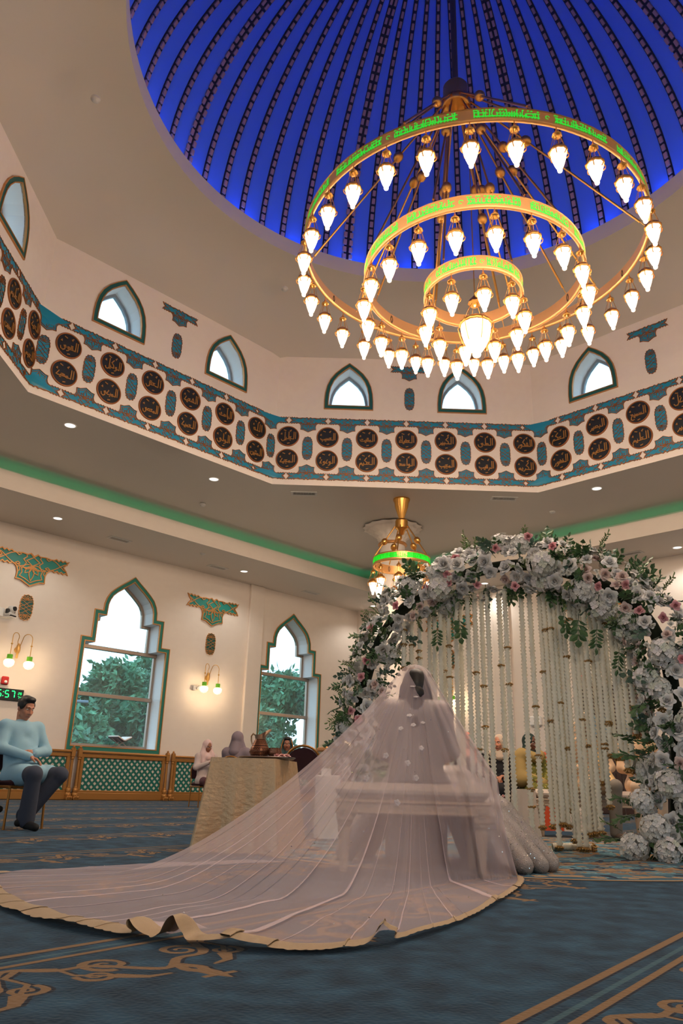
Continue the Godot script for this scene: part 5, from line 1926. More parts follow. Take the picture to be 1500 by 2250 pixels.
# opt: skin, top, bottom, scarf, hair, beard, robe, turn (head), tilt, hands, cell, shoes
func person(label: String, xf: Transform3D, j: Dictionary, opt: Dictionary, group := "") -> Node3D:
	var o := thing("person", label, "person", xf, group)
	var cell: float = opt.get("cell", 0.018)
	var hb := Basis(Vector3.UP, opt.get("turn", 0.0)) * Basis(Vector3.RIGHT, opt.get("tilt", 0.1))
	var g := G.new()
	blob(torso(j, -0.02) + arms(j, -0.006) + legs(j, -0.012) + feet(j, -0.004), cell * 1.15, 0.03, g)
	head(g, j["hed"], hb, j["nek"] + Vector3(0, -0.03, 0), 0.0075 if cell < 0.016 else 0.0095)
	for n in ["L", "R"]:
		if opt.get("hands", true):
			var d: Vector3 = opt.get("hdir" + n, (j["wri" + n] - j["elb" + n]).normalized() + Vector3(0, -0.3, 0.2))
			hand(g, j["wri" + n], d, opt.get("pal" + n, Vector3(0, -1, 0.1)), n == "L", opt.get("curl", 0.45), opt.get("hs", 1.0))
	part("body", g, opt.skin, o)
	face_parts(o, j["hed"], hb, opt.get("lids", true))
	if opt.has("top"):
		var b := torso(j, 0.012) + arms(j, 0.014)
		if opt.has("lap"):      # a long tunic over the lap
			for n in ["L", "R"]:
				b.append([j["hip" + n], j["hip" + n].lerp(j["kne" + n], opt.lap), 0.122, 0.106])
			b.append([j["pel"] + Vector3(0, 0.0, -0.02), j["pel"].lerp((j["kneL"] + j["kneR"]) / 2, opt.lap * 0.95), 0.125, 0.095])
		part("tunic", blob(b, cell, 0.035), opt.top, o)
	if opt.has("bottom"):
		part("trousers", blob(legs(j, 0.016, opt.get("hem", 0.0)) + [[j["hipL"], j["hipR"], 0.11, 0.11]], cell, 0.03), opt.bottom, o)
	if opt.has("robe"):
		var b := torso(j, 0.02) + arms(j, 0.018)
		for n in ["L", "R"]:
			b.append([j["hip" + n], j["kne" + n], 0.12, 0.1])
			b.append([j["kne" + n], j["ank" + n] + Vector3(0, -0.02, 0.02), 0.1, 0.1])
		b.append([j["pel"], (j["kneL"] + j["kneR"]) / 2, 0.12, 0.1])
		b.append([(j["kneL"] + j["kneR"]) / 2, (j["ankL"] + j["ankR"]) / 2, 0.1, 0.13])
		part("robe", blob(b, cell, 0.05), opt.robe, o)
	if opt.has("shoes"):
		part("shoes", blob(feet(j, 0.009), cell * 0.7, 0.02), opt.shoes, o)
	if opt.has("scarf"):
		var c: Vector3 = j["hed"]
		var b := [[c + hb * Vector3(0, 0.022, -0.035), Vector3(0.104, 0.118, 0.112), hb]]
		for s in [-1.0, 1.0]:
			b.append([c + hb * Vector3(0.07 * s, -0.04, -0.02), j["nek"] + Vector3(0.1 * s, -0.03, 0.03), 0.05, 0.075])
			b.append([j["nek"] + Vector3(0.1 * s, -0.02, 0.04), j["che"] + Vector3(0.1 * s, 0.02, 0.08), 0.06, 0.05])
		b.append([c + hb * Vector3(0, -0.1, -0.05), j["nek"] + Vector3(0, -0.05, -0.05), 0.085, 0.11])
		b.append([c + hb * Vector3(0, -0.125, 0.03), j["nek"] + Vector3(0, -0.07, 0.07), 0.05, 0.07])
		part("headscarf", blob(b, cell * 0.75, 0.03), opt.scarf, o)
	if opt.has("hair"):
		var c: Vector3 = j["hed"]
		var b := [[c + hb * Vector3(0, 0.045, -0.022), Vector3(0.084, 0.09, 0.094), hb], [c + hb * Vector3(0, 0.105, 0.035), Vector3(0.06, 0.03, 0.045), hb],
			[c + hb * Vector3(-0.072, 0.03, 0.0), Vector3(0.016, 0.045, 0.045), hb], [c + hb * Vector3(0.072, 0.03, 0.0), Vector3(0.016, 0.045, 0.045), hb]]
		if opt.get("long", false):
			for s in [-1.0, 1.0]:
				b.append([c + hb * Vector3(0.075 * s, 0.0, -0.01), j["nek"] + Vector3(0.1 * s, -0.08, 0.04), 0.035, 0.04])
			b.append([c + hb * Vector3(0, 0.0, -0.06), j["nek"] + Vector3(0, -0.1, -0.08), 0.07, 0.06])
		part("hair", blob(b, 0.011, 0.02), m.hair, o)
	if opt.get("beard", false):
		var c: Vector3 = j["hed"]
		var b := []
		for s in [-1.0, 1.0]:
			b.append([c + hb * Vector3(0.066 * s, -0.03, 0.012), c + hb * Vector3(0.03 * s, -0.1, 0.055), 0.018, 0.024])
		b.append([c + hb * Vector3(-0.025, -0.11, 0.06), c + hb * Vector3(0.025, -0.11, 0.06), 0.024, 0.024])
		b.append([c + hb * Vector3(-0.022, -0.05, 0.088), c + hb * Vector3(0.022, -0.05, 0.088), 0.006, 0.006])
		part("beard", blob(b, 0.009, 0.015), m.hair, o)
	return o

func facing(p: Vector3, f: Vector3, s := 1.0) -> Transform3D:
	var z := f.normalized()
	return Transform3D(Basis(Vector3.UP.cross(z), Vector3.UP, z).scaled(Vector3.ONE * s), p)

# a stacking banquet chair: metal frame, padded seat and arched back; origin on the floor under the seat, back towards -z
func banquet_chair(label: String, xf: Transform3D) -> Node3D:
	var o := thing("banquet_chair", label, "chair", xf, "gold framed banquet chairs")
	var g := G.new()
	g.box(Vector3(0, 0.45, 0.0), Vector3(0.42, 0.07, 0.42), 0.03)
	part("seat", g, m.burgundy, o)
	g = G.new()
	for s in [-1.0, 1.0]:
		g.box(Vector3(s * 0.21, 0.4, 0), Vector3(0.025, 0.03, 0.42), 0.005)
		g.box(Vector3(0, 0.4, s * 0.2), Vector3(0.42, 0.03, 0.025), 0.005)
	part("seat_frame", g, m.chairgold, o)
	for sx in [-1.0, 1.0]:
		for sz in [-1.0, 1.0]:
			g = G.new()
			g.tube(PackedVector3Array([Vector3(0.2 * sx, 0.41, 0.19 * sz), Vector3(0.21 * sx, 0.0, 0.21 * sz)]), 0.013, -1, 8)
			part("leg", g, m.chairgold, o)
	g = G.new()
	var p := PackedVector3Array([Vector3(-0.2, 0.4, -0.2), Vector3(-0.205, 0.66, -0.24)])
	for k in 13:
		var a := PI - PI * k / 12.0
		p.append(Vector3(0.205 * cos(a), 0.7 + 0.2 * sin(a), -0.25 - 0.03 * sin(a)))
	p.append(Vector3(0.205, 0.66, -0.24))
	p.append(Vector3(0.2, 0.4, -0.2))
	g.tube(p, 0.013, -1, 8)
	part("back_frame", g, m.chairgold, o)
	g = G.new()
	var poly := PackedVector2Array([Vector2(-0.19, 0.56), Vector2(0.19, 0.56)])
	for k in 13:
		var a := PI * k / 12.0
		poly.append(Vector2(0.19 * cos(a), 0.7 + 0.185 * sin(a)))
	g.xf = Transform3D(Basis(Vector3.RIGHT, -0.1), Vector3(0, 0.0, -0.17))
	g.prism(poly, -0.025, 0.025, true)
	part("back_pad", g, m.burgundy, o)
	return o

func people_materials() -> void:
	m.skin1 = mat(rgb(188, 128, 100), 0.5)
	m.skin2 = mat(rgb(142, 90, 66), 0.5)
	m.skin3 = mat(rgb(104, 64, 46), 0.5)
	for k in ["skin1", "skin2", "skin3"]:
		m[k].subsurf_scatter_enabled = true
		m[k].subsurf_scatter_strength = 0.08
	m.eye = mat(rgb(226, 220, 214), 0.2)
	m.lips = mat(rgb(150, 76, 72), 0.4)
	m.hair = mat(rgb(20, 15, 14), 0.5)
	m.burgundy = mat(rgb(58, 22, 28), 0.85)
	m.chairgold = mat(rgb(164, 112, 54), 0.35, 0.7)
	m.kurta = textured(rgb(152, 190, 206), rgb(136, 176, 196), 0.05, 6.0, 0.85, 21, 0.5)
	m.jeans = textured(rgb(66, 72, 88), rgb(52, 57, 72), 0.08, 8.0, 0.9, 22, 0.3)
	m.sock = mat(rgb(12, 12, 14), 0.8)
	m.blacktop = mat(rgb(16, 16, 22), 0.85)
	m.tulle = mat(rgb(28, 62, 170), 0.8)
	m.pinkscarf = mat(rgb(206, 176, 172), 0.8)
	m.print = textured(rgb(222, 214, 208), rgb(150, 120, 116), 0.06, 4.0, 0.85, 23)
	m.maroon = mat(rgb(84, 40, 44), 0.8)
	m.greyscarf = mat(rgb(118, 104, 112), 0.8)
	m.darkteal = mat(rgb(14, 50, 52), 0.7)
	m.greenscarf = mat(rgb(16, 44, 40), 0.75)
	m.olive = mat(rgb(116, 104, 36), 0.8)
	m.khaki = mat(rgb(158, 132, 76), 0.75)
	m.rosescarf = mat(rgb(196, 132, 118), 0.8)
	m.beige = mat(rgb(196, 176, 156), 0.8)
	m.sherwani = textured(rgb(226, 192, 156), rgb(196, 158, 122), 0.12, 5.0, 0.7, 24, 0.4)
	m.cream = textured(rgb(222, 196, 170), rgb(206, 178, 150), 0.1, 5.0, 0.75, 25, 0.3)
	m.greytrouser = textured(rgb(142, 132, 120), rgb(126, 116, 106), 0.06, 6.0, 0.85, 26, 0.3)
	m.shoe = mat(rgb(92, 78, 68), 0.5)

func guests() -> void:
	# the man on the left in a pale blue tunic, legs crossed at the ankle
	var f := Vector3(0.78, 0, 0.62)
	var mp := Vector3(-3.3, 0, -8.5)
	banquet_chair("gold framed banquet chair that the man in pale blue sits on", facing(mp, f))
	var j := seated({"pel": Vector3(0, 0.56, -0.02), "che": Vector3(0.0, 0.87, -0.1), "nek": Vector3(0, 1.05, -0.13), "hed": Vector3(0.0, 1.205, -0.1),
		"shoL": Vector3(0.185, 1.0, -0.12), "shoR": Vector3(-0.185, 1.0, -0.12), "elbL": Vector3(0.27, 0.77, -0.02), "wriL": Vector3(0.03, 0.74, 0.15), "elbR": Vector3(-0.26, 0.78, -0.02), "wriR": Vector3(-0.05, 0.7, 0.2),
		"kneL": Vector3(0.2, 0.53, 0.42), "kneR": Vector3(-0.1, 0.53, 0.43), "ankL": Vector3(-0.02, 0.14, 0.24), "ankR": Vector3(-0.07, 0.1, 0.36), "toeL": Vector3(-0.14, 0.07, 0.34), "toeR": Vector3(-0.06, 0.035, 0.53)})
	person("seated man in a pale blue tunic and dark jeans looking down", facing(mp, f), j,
		{"skin": m.skin1, "top": m.kurta, "lap": 0.62, "bottom": m.jeans, "hem": 0.03, "shoes": m.sock, "hair": true, "turn": 0.15, "tilt": 0.32, "cell": 0.013, "hdirL": Vector3(-1, -0.1, 0.25), "palL": Vector3(0, -0.2, -1), "hdirR": Vector3(0.8, -0.3, 0.6)})
	# a child on a chair at the very edge, mostly out of the picture
	var cp := Vector3(-3.98, 0, -8.55)
	banquet_chair("gold framed banquet chair at the left edge under the child", facing(cp, Vector3(0.9, 0, 0.5)))
	var jc := seated({"kneL": Vector3(0.1, 0.52, 0.4), "kneR": Vector3(-0.1, 0.5, 0.38), "ankL": Vector3(0.02, 0.26, 0.52), "toeL": Vector3(0.03, 0.2, 0.66), "ankR": Vector3(-0.05, 0.22, 0.5), "toeR": Vector3(-0.05, 0.16, 0.64)})
	var ch := person("child in black with a blue tulle skirt at the left edge", facing(cp, Vector3(0.95, 0, 0.35), 0.92), jc, {"skin": m.skin1, "top": m.blacktop, "bottom": m.blacktop, "shoes": m.sock, "hair": true, "long": true, "turn": 0.6})
	var tg := G.new()
	var rr := RandomNumberGenerator.new()
	rr.seed = 3
	var pts := PackedVector3Array()
	for k in 6:
		for i in 72:
			var a := TAU * i / 72.0
			var u := k / 5.0
			var r := lerpf(0.15, 0.33, u) * (1.0 + 0.1 * u * sin(a * 17.0 + k))
			pts.append(Vector3(cos(a) * r, 0.64 - 0.13 * u + 0.03 * u * sin(a * 23.0 + k * 2.0), 0.14 + sin(a) * r * 1.25))
	tg.grid(pts, 72, 6, true)
	part("tulle_skirt", tg, m.tulle, ch)
	# along the left wall
	var wp := Vector3(-2.72, 0, -17.0)
	banquet_chair("gold framed banquet chair under the woman by the lattice rail", facing(wp, Vector3(0.6, 0, 0.8)))
	person("seated woman in a pale pink headscarf looking at her hands", facing(wp, Vector3(0.55, 0, 0.85)), seated({"wriL": Vector3(0.05, 0.86, 0.26), "wriR": Vector3(-0.04, 0.88, 0.25), "elbL": Vector3(0.24, 0.78, 0.05), "elbR": Vector3(-0.24, 0.78, 0.05)}),
		{"skin": m.skin2, "top": m.print, "lap": 0.3, "bottom": m.maroon, "shoes": m.sock, "scarf": m.pinkscarf, "tilt": 0.35, "turn": 0.1})
	var gp := Vector3(-1.62, 0, -13.2)
	banquet_chair("gold framed banquet chair hidden behind the copper jug", facing(gp, Vector3(0.2, 0, -1)))
	person("seated woman in a grey headscarf seen from behind the copper jug", facing(gp, Vector3(0.3, 0, -1), 0.97), seated(), {"skin": m.skin2, "robe": m.greyscarf, "scarf": m.greyscarf, "tilt": 0.2, "hands": false})
	var dp := Vector3(-0.86, 0, -14.3)
	banquet_chair("gold framed banquet chair under the dark haired woman", facing(dp, Vector3(0.1, 0, 1)))
	var dw := person("dark haired woman in a gold edged black scarf behind the table", facing(dp, Vector3(0.12, 0, 1), 0.97), seated(), {"skin": m.skin2, "robe": m.blacktop, "hair": true, "long": true, "scarf": m.darkteal, "tilt": 0.1, "turn": -0.1, "hands": false})
	var eg := G.new()
	for s in [-1.0, 1.0]:
		eg.tube(PackedVector3Array([Vector3(0.0, 1.335, 0.02), Vector3(0.07 * s, 1.29, 0.06), Vector3(0.1 * s, 1.2, 0.07), Vector3(0.115 * s, 1.08, 0.1), Vector3(0.13 * s, 0.9, 0.15)]), 0.009, -1, 5)
	part("gold_scarf_edge", eg, m.chairgold, dw)
	# behind the garlands
	var bp := [[Vector3(2.06, 0, -12.4), Vector3(0.15, 0, 1), m.rosescarf, "woman in black with a rose headscarf, left of the pair behind the garlands", 0.15], [Vector3(2.62, 0, -12.7), Vector3(-0.1, 0, 1), m.beige, "woman in black with a beige headscarf, right of the pair behind the garlands", -0.5], [Vector3(1.58, 0, -13.2), Vector3(0.3, 0, 1), m.blacktop, "woman all in black half hidden behind the bride's veil", 0.4]]
	for e in bp:
		banquet_chair("banquet chair under the " + e[3].get_slice(",", 0).get_slice(" half", 0), facing(e[0], e[1]))
		person(e[3], facing(e[0], e[1]), seated({"wriL": Vector3(0.02, 0.72, 0.26), "wriR": Vector3(-0.08, 0.7, 0.26)}), {"skin": m.skin1, "robe": m.blacktop, "scarf": e[2], "turn": e[4], "shoes": m.sock})
	var vp := Vector3(3.02, 0, -12.3)
	banquet_chair("banquet chair under the woman in olive green", facing(vp, Vector3(0.3, 0, 1)))
	var gw := person("seated woman in an olive green dress and dark green headscarf", facing(vp, Vector3(0.35, 0, 1)), seated(), {"skin": m.skin3, "robe": m.olivedots, "scarf": m.greenscarf, "turn": 0.3, "tilt": 0.15, "shoes": m.khaki})
	var sb := [[Vector3(-0.16, 1.03, 0.02), Vector3(0.05, 0.98, 0.13), 0.1, 0.07], [Vector3(0.16, 1.02, 0.0), Vector3(0.06, 0.96, 0.13), 0.09, 0.06], [Vector3(-0.2, 0.98, 0.0), Vector3(-0.24, 0.66, 0.08), 0.1, 0.11], [Vector3(-0.22, 0.7, 0.08), Vector3(0.0, 0.62, 0.28), 0.1, 0.08], [Vector3(-0.1, 1.0, -0.1), Vector3(0.12, 1.0, -0.1), 0.1, 0.1]]
	part("shawl", blob(sb, 0.017, 0.04), m.khaki, gw)
	var np := Vector3(3.5, 0, -12.6)
	banquet_chair("banquet chair under the woman with the orange shawl", facing(np, Vector3(-0.3, 0, 1)))
	var nw := person("seated woman in teal with a black headscarf and an orange shawl", facing(np, Vector3(-0.35, 0, 1)), seated(), {"skin": m.skin3, "robe": m.darkteal, "scarf": m.hair, "turn": -0.2, "shoes": m.sock})
	part("shawl", blob([[Vector3(-0.15, 1.02, 0.05), Vector3(-0.1, 0.72, 0.14), 0.08, 0.07], [Vector3(0.12, 1.02, 0.05), Vector3(0.1, 0.75, 0.14), 0.07, 0.06]], 0.018, 0.03), mat(rgb(176, 84, 54), 0.8), nw)
	# on the right bench: the groom with a turban, his feet towards us, and a bearded man
	bench("carved cream bench at the right that the two men in cream sit on", Transform3D(Basis(Vector3.UP, -0.06), Vector3(3.18, 0, -9.85)), 1.5)
	var gj := seated({"pel": Vector3(0, 0.62, 0), "che": Vector3(0, 0.95, 0.06), "nek": Vector3(0, 1.12, 0.08), "hed": Vector3(0.0, 1.27, 0.12), "shoL": Vector3(0.19, 1.06, 0.06), "shoR": Vector3(-0.19, 1.06, 0.06), "elbL": Vector3(0.25, 0.8, 0.14), "wriL": Vector3(0.08, 0.72, 0.34), "elbR": Vector3(-0.25, 0.8, 0.14), "wriR": Vector3(-0.06, 0.72, 0.34),
		"hipL": Vector3(0.1, 0.6, 0.02), "hipR": Vector3(-0.1, 0.6, 0.02), "kneL": Vector3(0.14, 0.58, 0.45), "kneR": Vector3(-0.12, 0.58, 0.45)})
	var gr := person("man in a cream brocade coat and turban with grey trousers", facing(Vector3(3.06, 0, -9.75), Vector3(0.12, 0, 1)), gj, {"skin": m.skin2, "top": m.sherwani, "lap": 0.75, "bottom": m.greytrouser, "hem": 0.015, "shoes": m.shoe, "turn": 0.5, "tilt": 0.3, "cell": 0.014})
	var tb := []
	for k in 5:
		var y := 1.3 + 0.028 * k
		tb.append([Vector3(0, y, 0.09), Vector3(0.1 - 0.008 * k, 0.035, 0.115 - 0.008 * k), Basis(Vector3(0, 0, 1), 0.25 * (1 if k % 2 == 0 else -1))])
	tb.append([Vector3(-0.07, 1.3, 0.0), Vector3(-0.1, 1.0, -0.04), 0.04, 0.05])
	part("turban", blob(tb, 0.01, 0.012), m.cream, gr)
	part("sash", blob([[Vector3(0.16, 1.08, 0.1), Vector3(0.1, 0.82, 0.22), 0.06, 0.05], [Vector3(0.1, 0.82, 0.22), Vector3(0.12, 0.62, 0.42), 0.05, 0.06], [Vector3(0.14, 1.08, 0.02), Vector3(0.16, 0.9, -0.06), 0.05, 0.06]], 0.015, 0.03), m.goldcloth, gr)
	var mj := gj.duplicate()
	mj["hed"] = Vector3(0, 1.27, 0.06)
	person("bearded man in a cream embroidered tunic with folded hands", facing(Vector3(3.84, 0, -10.0), Vector3(-0.25, 0, 1)), mj, {"skin": m.skin2, "top": m.sherwani, "lap": 0.7, "bottom": m.cream, "hair": true, "beard": true, "shoes": m.shoe, "turn": -0.4, "tilt": 0.2, "cell": 0.014})
	var kp := Vector3(4.75, 0, -10.9)
	banquet_chair("banquet chair under the person in black at the right", facing(kp, Vector3(-0.5, 0, 1)))
	person("seated person in black half hidden by the right leg of the arch", facing(kp, Vector3(-0.5, 0, 1)), seated(), {"skin": m.skin2, "robe": m.blacktop, "hair": true, "shoes": m.sock})

# an upholstered bench with a carved rail and turned legs, w wide
func bench(label: String, xf: Transform3D, w: float) -> Node3D:
	var o := thing("bench", label, "bench", xf, "cream upholstered benches")
	var g := G.new()
	g.box(Vector3(0, 0.475, 0), Vector3(w, 0.11, 0.46), 0.045)
	part("seat_cushion", g, m.linen, o)
	g = G.new()
	g.box(Vector3(0, 0.385, 0), Vector3(w - 0.02, 0.085, 0.44), 0.012)
	g.box(Vector3(0, 0.35, 0), Vector3(w + 0.0, 0.022, 0.46), 0.008)
	g.box(Vector3(0, 0.412, 0), Vector3(w + 0.0, 0.018, 0.46), 0.008)
	part("apron", g, m.palewood, o)
	for sx in [-1.0, 1.0]:
		for sz in [-1.0, 1.0]:
			g = G.new()
			g.box(Vector3(sx * (w / 2 - 0.06), 0.36, sz * 0.175), Vector3(0.1, 0.13, 0.1), 0.01)
			g.xf = Transform3D(Basis(), Vector3(sx * (w / 2 - 0.06), 0, sz * 0.175))
			g.lathe(half([0.0, 0.0, 0.022, 0.0, 0.026, 0.02, 0.024, 0.03, 0.04, 0.23, 0.042, 0.25, 0.034, 0.26, 0.034, 0.27, 0.046, 0.28, 0.046, 0.295, 0.04, 0.3]), 14, 0.05, 7)
			var l := part("leg", g, m.palewood, o)
			g = G.new()
			g.xf = Transform3D(Basis(Vector3.RIGHT, PI / 2 * sz), Vector3(sx * (w / 2 - 0.06), 0.365, sz * 0.226))
			g.lathe(half([0.0, 0.012, 0.016, 0.01, 0.022, 0.002, 0.034, 0.006, 0.036, 0.0]), 12, 0.12, 6)
			part("carved_rosette", g, m.palewood, l)
	return o

# ---------------------------------------------------------------- the bride, her veil and what stands near her
func sequins(parent: Node3D, src: PackedVector3Array, nr: PackedVector3Array, n: int, size: float, mat_: Material, seed_: int, lift := 0.004) -> void:
	var rr := RandomNumberGenerator.new()
	rr.seed = seed_
	var g := G.new()
	var p := PackedVector2Array()
	for k in 6:
		p.append(Vector2(cos(TAU * k / 6), sin(TAU * k / 6)) * size)
	g.prism(p, 0.0, 0.0)
	var mm := MultiMesh.new()
	mm.transform_format = MultiMesh.TRANSFORM_3D
	mm.mesh = g.mesh()
	mm.instance_count = n
	for k in n:
		var i := rr.randi_range(0, src.size() - 1)
		var z := (nr[i] + Vector3(rr.randfn(), rr.randfn(), rr.randfn()) * 0.35).normalized()
		var x := z.cross(Vector3(0.3, 0.9, 0.2)).normalized()
		mm.set_instance_transform(k, Transform3D(Basis(x, z.cross(x), z), src[i] + nr[i] * lift))
	var o := MultiMeshInstance3D.new()
	o.name = "sequins"
	o.multimesh = mm
	o.material_override = mat_
	parent.add_child(o, true)
	o.set_meta("kind", "stuff")

func curve_at(c: Array, u: float) -> Vector3:
	var f := clampf(u, 0.0, 0.99999) * (c.size() - 1)
	var i := int(f)
	var a: Vector3 = c[maxi(i - 1, 0)]
	var b: Vector3 = c[i]
	var d: Vector3 = c[mini(i + 1, c.size() - 1)]
	var e: Vector3 = c[mini(i + 2, c.size() - 1)]
	return b.cubic_interpolate(d, a, e, f - i)

const VEIL_TOP := 1.335
var hem: Array = []

func veil_height(r: float, dist: float, right: float, u: float) -> float:
	if r < 0.115:
		return VEIL_TOP - 0.055 * pow(r / 0.115, 2.2)
	var top := VEIL_TOP - 0.055
	var td := lerpf(0.74, 0.52, smoothstep(0.25, 0.5, u))
	var ex := lerpf(1.6, 1.5, smoothstep(0.2, 0.5, u))
	var rt := maxf(dist * td, 0.5)
	var a := top * pow(clampf(1.0 - (r - 0.115) / (rt - 0.115), 0.0, 1.0), ex)
	var rb := minf(0.86 * dist, 0.63)
	var re := minf(0.975 * dist, rb + 0.13)
	var b := 0.0
	if r < rb:
		b = lerpf(top, 0.57, (r - 0.115) / (rb - 0.115))
	elif r < re:
		b = lerpf(0.57, 0.0, pow((r - rb) / (re - rb), 0.8))
	return lerpf(a, b, right)

func veil_point(h: Vector3, u: float, rho: float, folds: Array) -> Vector3:
	var p := curve_at(hem, u)
	var q := curve_at(hem, minf(u + 0.004, 1.0)) - curve_at(hem, maxf(u - 0.004, 0.0))
	var spd := q.length() / 0.008
	var tan := q.normalized()
	var d := p - h
	d.y = 0
	var dist := d.length()
	var r := dist * rho
	var right := smoothstep(0.69, 0.8, u)
	var y := veil_height(r, dist, right, u)
	var pos := Vector3(h.x, 0, h.z) + d * rho
	var grow := smoothstep(0.02, 0.35, rho)
	var up := 0.0
	var lat := 0.0
	for f in folds:
		var v: float = (u - f[0]) / f[1]
		if absf(v) < 1.0:
			lat -= sin(v * PI) * f[2] * spd * f[1] * rho * grow
			up += (0.5 + 0.5 * cos(v * PI)) * f[3] * grow
	pos += tan * lat
	# soft ripples, finer towards the left
	var rp := sin(u * 150.0 + rho * 2.0) * 0.003 + sin(u * 67.0 - rho * 4.0 + 1.3) * 0.006 + sin(u * 38.0 + rho * 7.0) * 0.006
	var wr := sin(pos.x * 9.0 + pos.z * 5.0) * sin(pos.z * 11.0 - pos.x * 3.0 + 0.7) * 0.006
	var hang := smoothstep(0.0, 0.3, y)
	y += rp * grow * lerpf(0.35, 1.0, hang) + up + maxf(0.0, wr) * (1.0 - hang) * grow
	for b in [[0.395, 0.007, 0.075], [0.372, 0.005, 0.04], [0.435, 0.02, 0.02], [0.555, 0.012, 0.06], [0.6, 0.02, 0.012], [0.3, 0.03, 0.012]]:
		var v: float = (u - b[0]) / b[1]
		y += b[2] * exp(-v * v) * smoothstep(0.9, 1.0, rho)
	return Vector3(pos.x, maxf(y, 0.0) + 0.008, pos.z)

func bride() -> void:
	var bp := Vector3(0.56, 0, -5.5)
	bench("carved cream bench under the bride's veil", Transform3D(Basis(), Vector3(0.505, 0, -5.36)), 0.98)
	# the bride, seen from behind, in a silver gown whose skirt spills to the right
	m.silver = textured(rgb(216, 206, 200), rgb(112, 104, 102), 0.09, 3.2, 0.38, 41, 1.2)
	m.silver.metallic = 0.45
	m.spark = mat(rgb(250, 246, 242), 0.12, 1.0)
	var j := seated({"pel": Vector3(0, 0.6, 0.0), "che": Vector3(0, 0.9, -0.02), "nek": Vector3(0, 1.03, -0.01), "hed": Vector3(0, 1.17, 0.01)})
	var o := person("bride in a silver embroidered gown, seen from behind under a sheer veil", facing(bp, Vector3(0.1, 0, -1)), j, {"skin": m.skin2, "robe": m.silver, "hair": true, "long": true, "tilt": 0.15, "cell": 0.015, "curl": 0.7})
	var bun := G.new()
	bun.ell(Vector3(0, 1.12, -0.1), Vector3(0.065, 0.06, 0.045), 14, 9)
	part("hair_bun", bun, m.hair, o)
	# skirt: tapered folds that fan out on the carpet, given in the hall's own axes
	var sk := []
	var inv := facing(bp, Vector3(0.1, 0, -1)).affine_inverse()
	var w0 := Vector3(0.66, 0.52, -5.86)
	var ends := [[1.46, 0.045, -5.54, 0.05], [1.36, 0.05, -5.44, 0.06], [1.24, 0.05, -5.36, 0.06], [1.5, 0.05, -5.7, 0.06], [1.52, 0.05, -5.9, 0.07], [1.44, 0.05, -6.1, 0.07], [1.12, 0.05, -5.4, 0.06], [1.3, 0.05, -6.3, 0.08], [1.06, 0.05, -6.4, 0.08], [0.8, 0.05, -6.45, 0.08], [0.5, 0.05, -6.4, 0.08], [0.25, 0.05, -6.25, 0.08], [0.1, 0.05, -6.0, 0.07]]
	for e in ends:
		var b := Vector3(e[0], e[1], e[2])
		var a := w0 + Vector3((e[0] - 0.66) * 0.28, 0.02, 0.0)
		var c := a.lerp(b, 0.5) + Vector3(0, 0.06, 0)
		sk.append([inv * a, inv * c, 0.12, 0.09])
		sk.append([inv * c, inv * b, 0.09, e[3]])
	var sg := blob(sk, 0.0145, 0.018)
	part("gown_skirt", sg, m.silver, o)
	sequins(o, sg.v, sg.n, 2600, 0.0035, m.spark, 7)

	# the veil
	var h := Vector3(0.56, 0, -5.56)
	hem = [Vector3(-0.6, 0, -5.75), Vector3(-1.45, 0, -5.0), Vector3(-1.86, 0, -4.5), Vector3(-1.72, 0, -4.1), Vector3(-1.45, 0, -3.62), Vector3(-1.12, 0, -3.22), Vector3(-0.88, 0, -3.02), Vector3(-0.65, 0, -2.89), Vector3(-0.38, 0, -2.79), Vector3(-0.1, 0, -2.74), Vector3(0.1, 0, -2.82), Vector3(0.25, 0, -2.98), Vector3(0.45, 0, -3.28), Vector3(0.63, 0, -3.64), Vector3(0.86, 0, -4.18), Vector3(1.05, 0, -4.68), Vector3(1.13, 0, -5.0), Vector3(1.1, 0, -5.3), Vector3(1.06, 0, -5.6), Vector3(1.0, 0, -5.95)]
	# folds: where along the hem, how wide, how far the cloth doubles back, how proud it lies
	var folds := [[0.43, 0.016, 0.62, 0.012], [0.365, 0.014, 0.6, 0.01], [0.512, 0.01, 0.5, 0.008], [0.572, 0.01, 0.55, 0.008], [0.645, 0.011, 0.5, 0.008], [0.72, 0.012, 0.5, 0.006], [0.775, 0.014, 0.55, 0.005], [0.84, 0.014, 0.5, 0.005], [0.9, 0.016, 0.5, 0.005]]
	var rr := RandomNumberGenerator.new()
	rr.seed = 12
	for k in 15:
		folds.append([0.035 + 0.0215 * k + rr.randf_range(-0.004, 0.004), rr.randf_range(0.005, 0.009), rr.randf_range(0.35, 0.62), 0.003])
	for k in 6:
		folds.append([0.46 + 0.052 * k + rr.randf_range(-0.012, 0.012), rr.randf_range(0.004, 0.007), rr.randf_range(0.3, 0.55), 0.003])
	var nu := 760
	var nv := 64
	var pts := PackedVector3Array()
	for r in nv:
		var s := float(r) / (nv - 1)
		var rho := pow(s, 1.35)
		for c in nu:
			pts.append(veil_point(h, float(c) / (nu - 1), rho * 0.985, folds))
	var vg := G.new()
	vg.grid(pts, nu, nv, false, 40.0, 40.0)
	m.veil = mat(Color(rgb(244, 218, 222), 0.32), 0.62)
	m.veil.transparency = BaseMaterial3D.TRANSPARENCY_ALPHA
	m.veil.backlight_enabled = true
	m.veil.backlight = Color(0.5, 0.5, 0.5)
	m.veil.rim_enabled = true
	m.veil.rim = 0.3
	var v := thing("bridal_veil", "sheer blush pink bridal veil spreading from the bride's head across the carpet", "veil")
	part("sheer_cloth", vg, m.veil, v)
	# scalloped gold lace along the hem
	var lp := PackedVector3Array()
	var nl := 1400
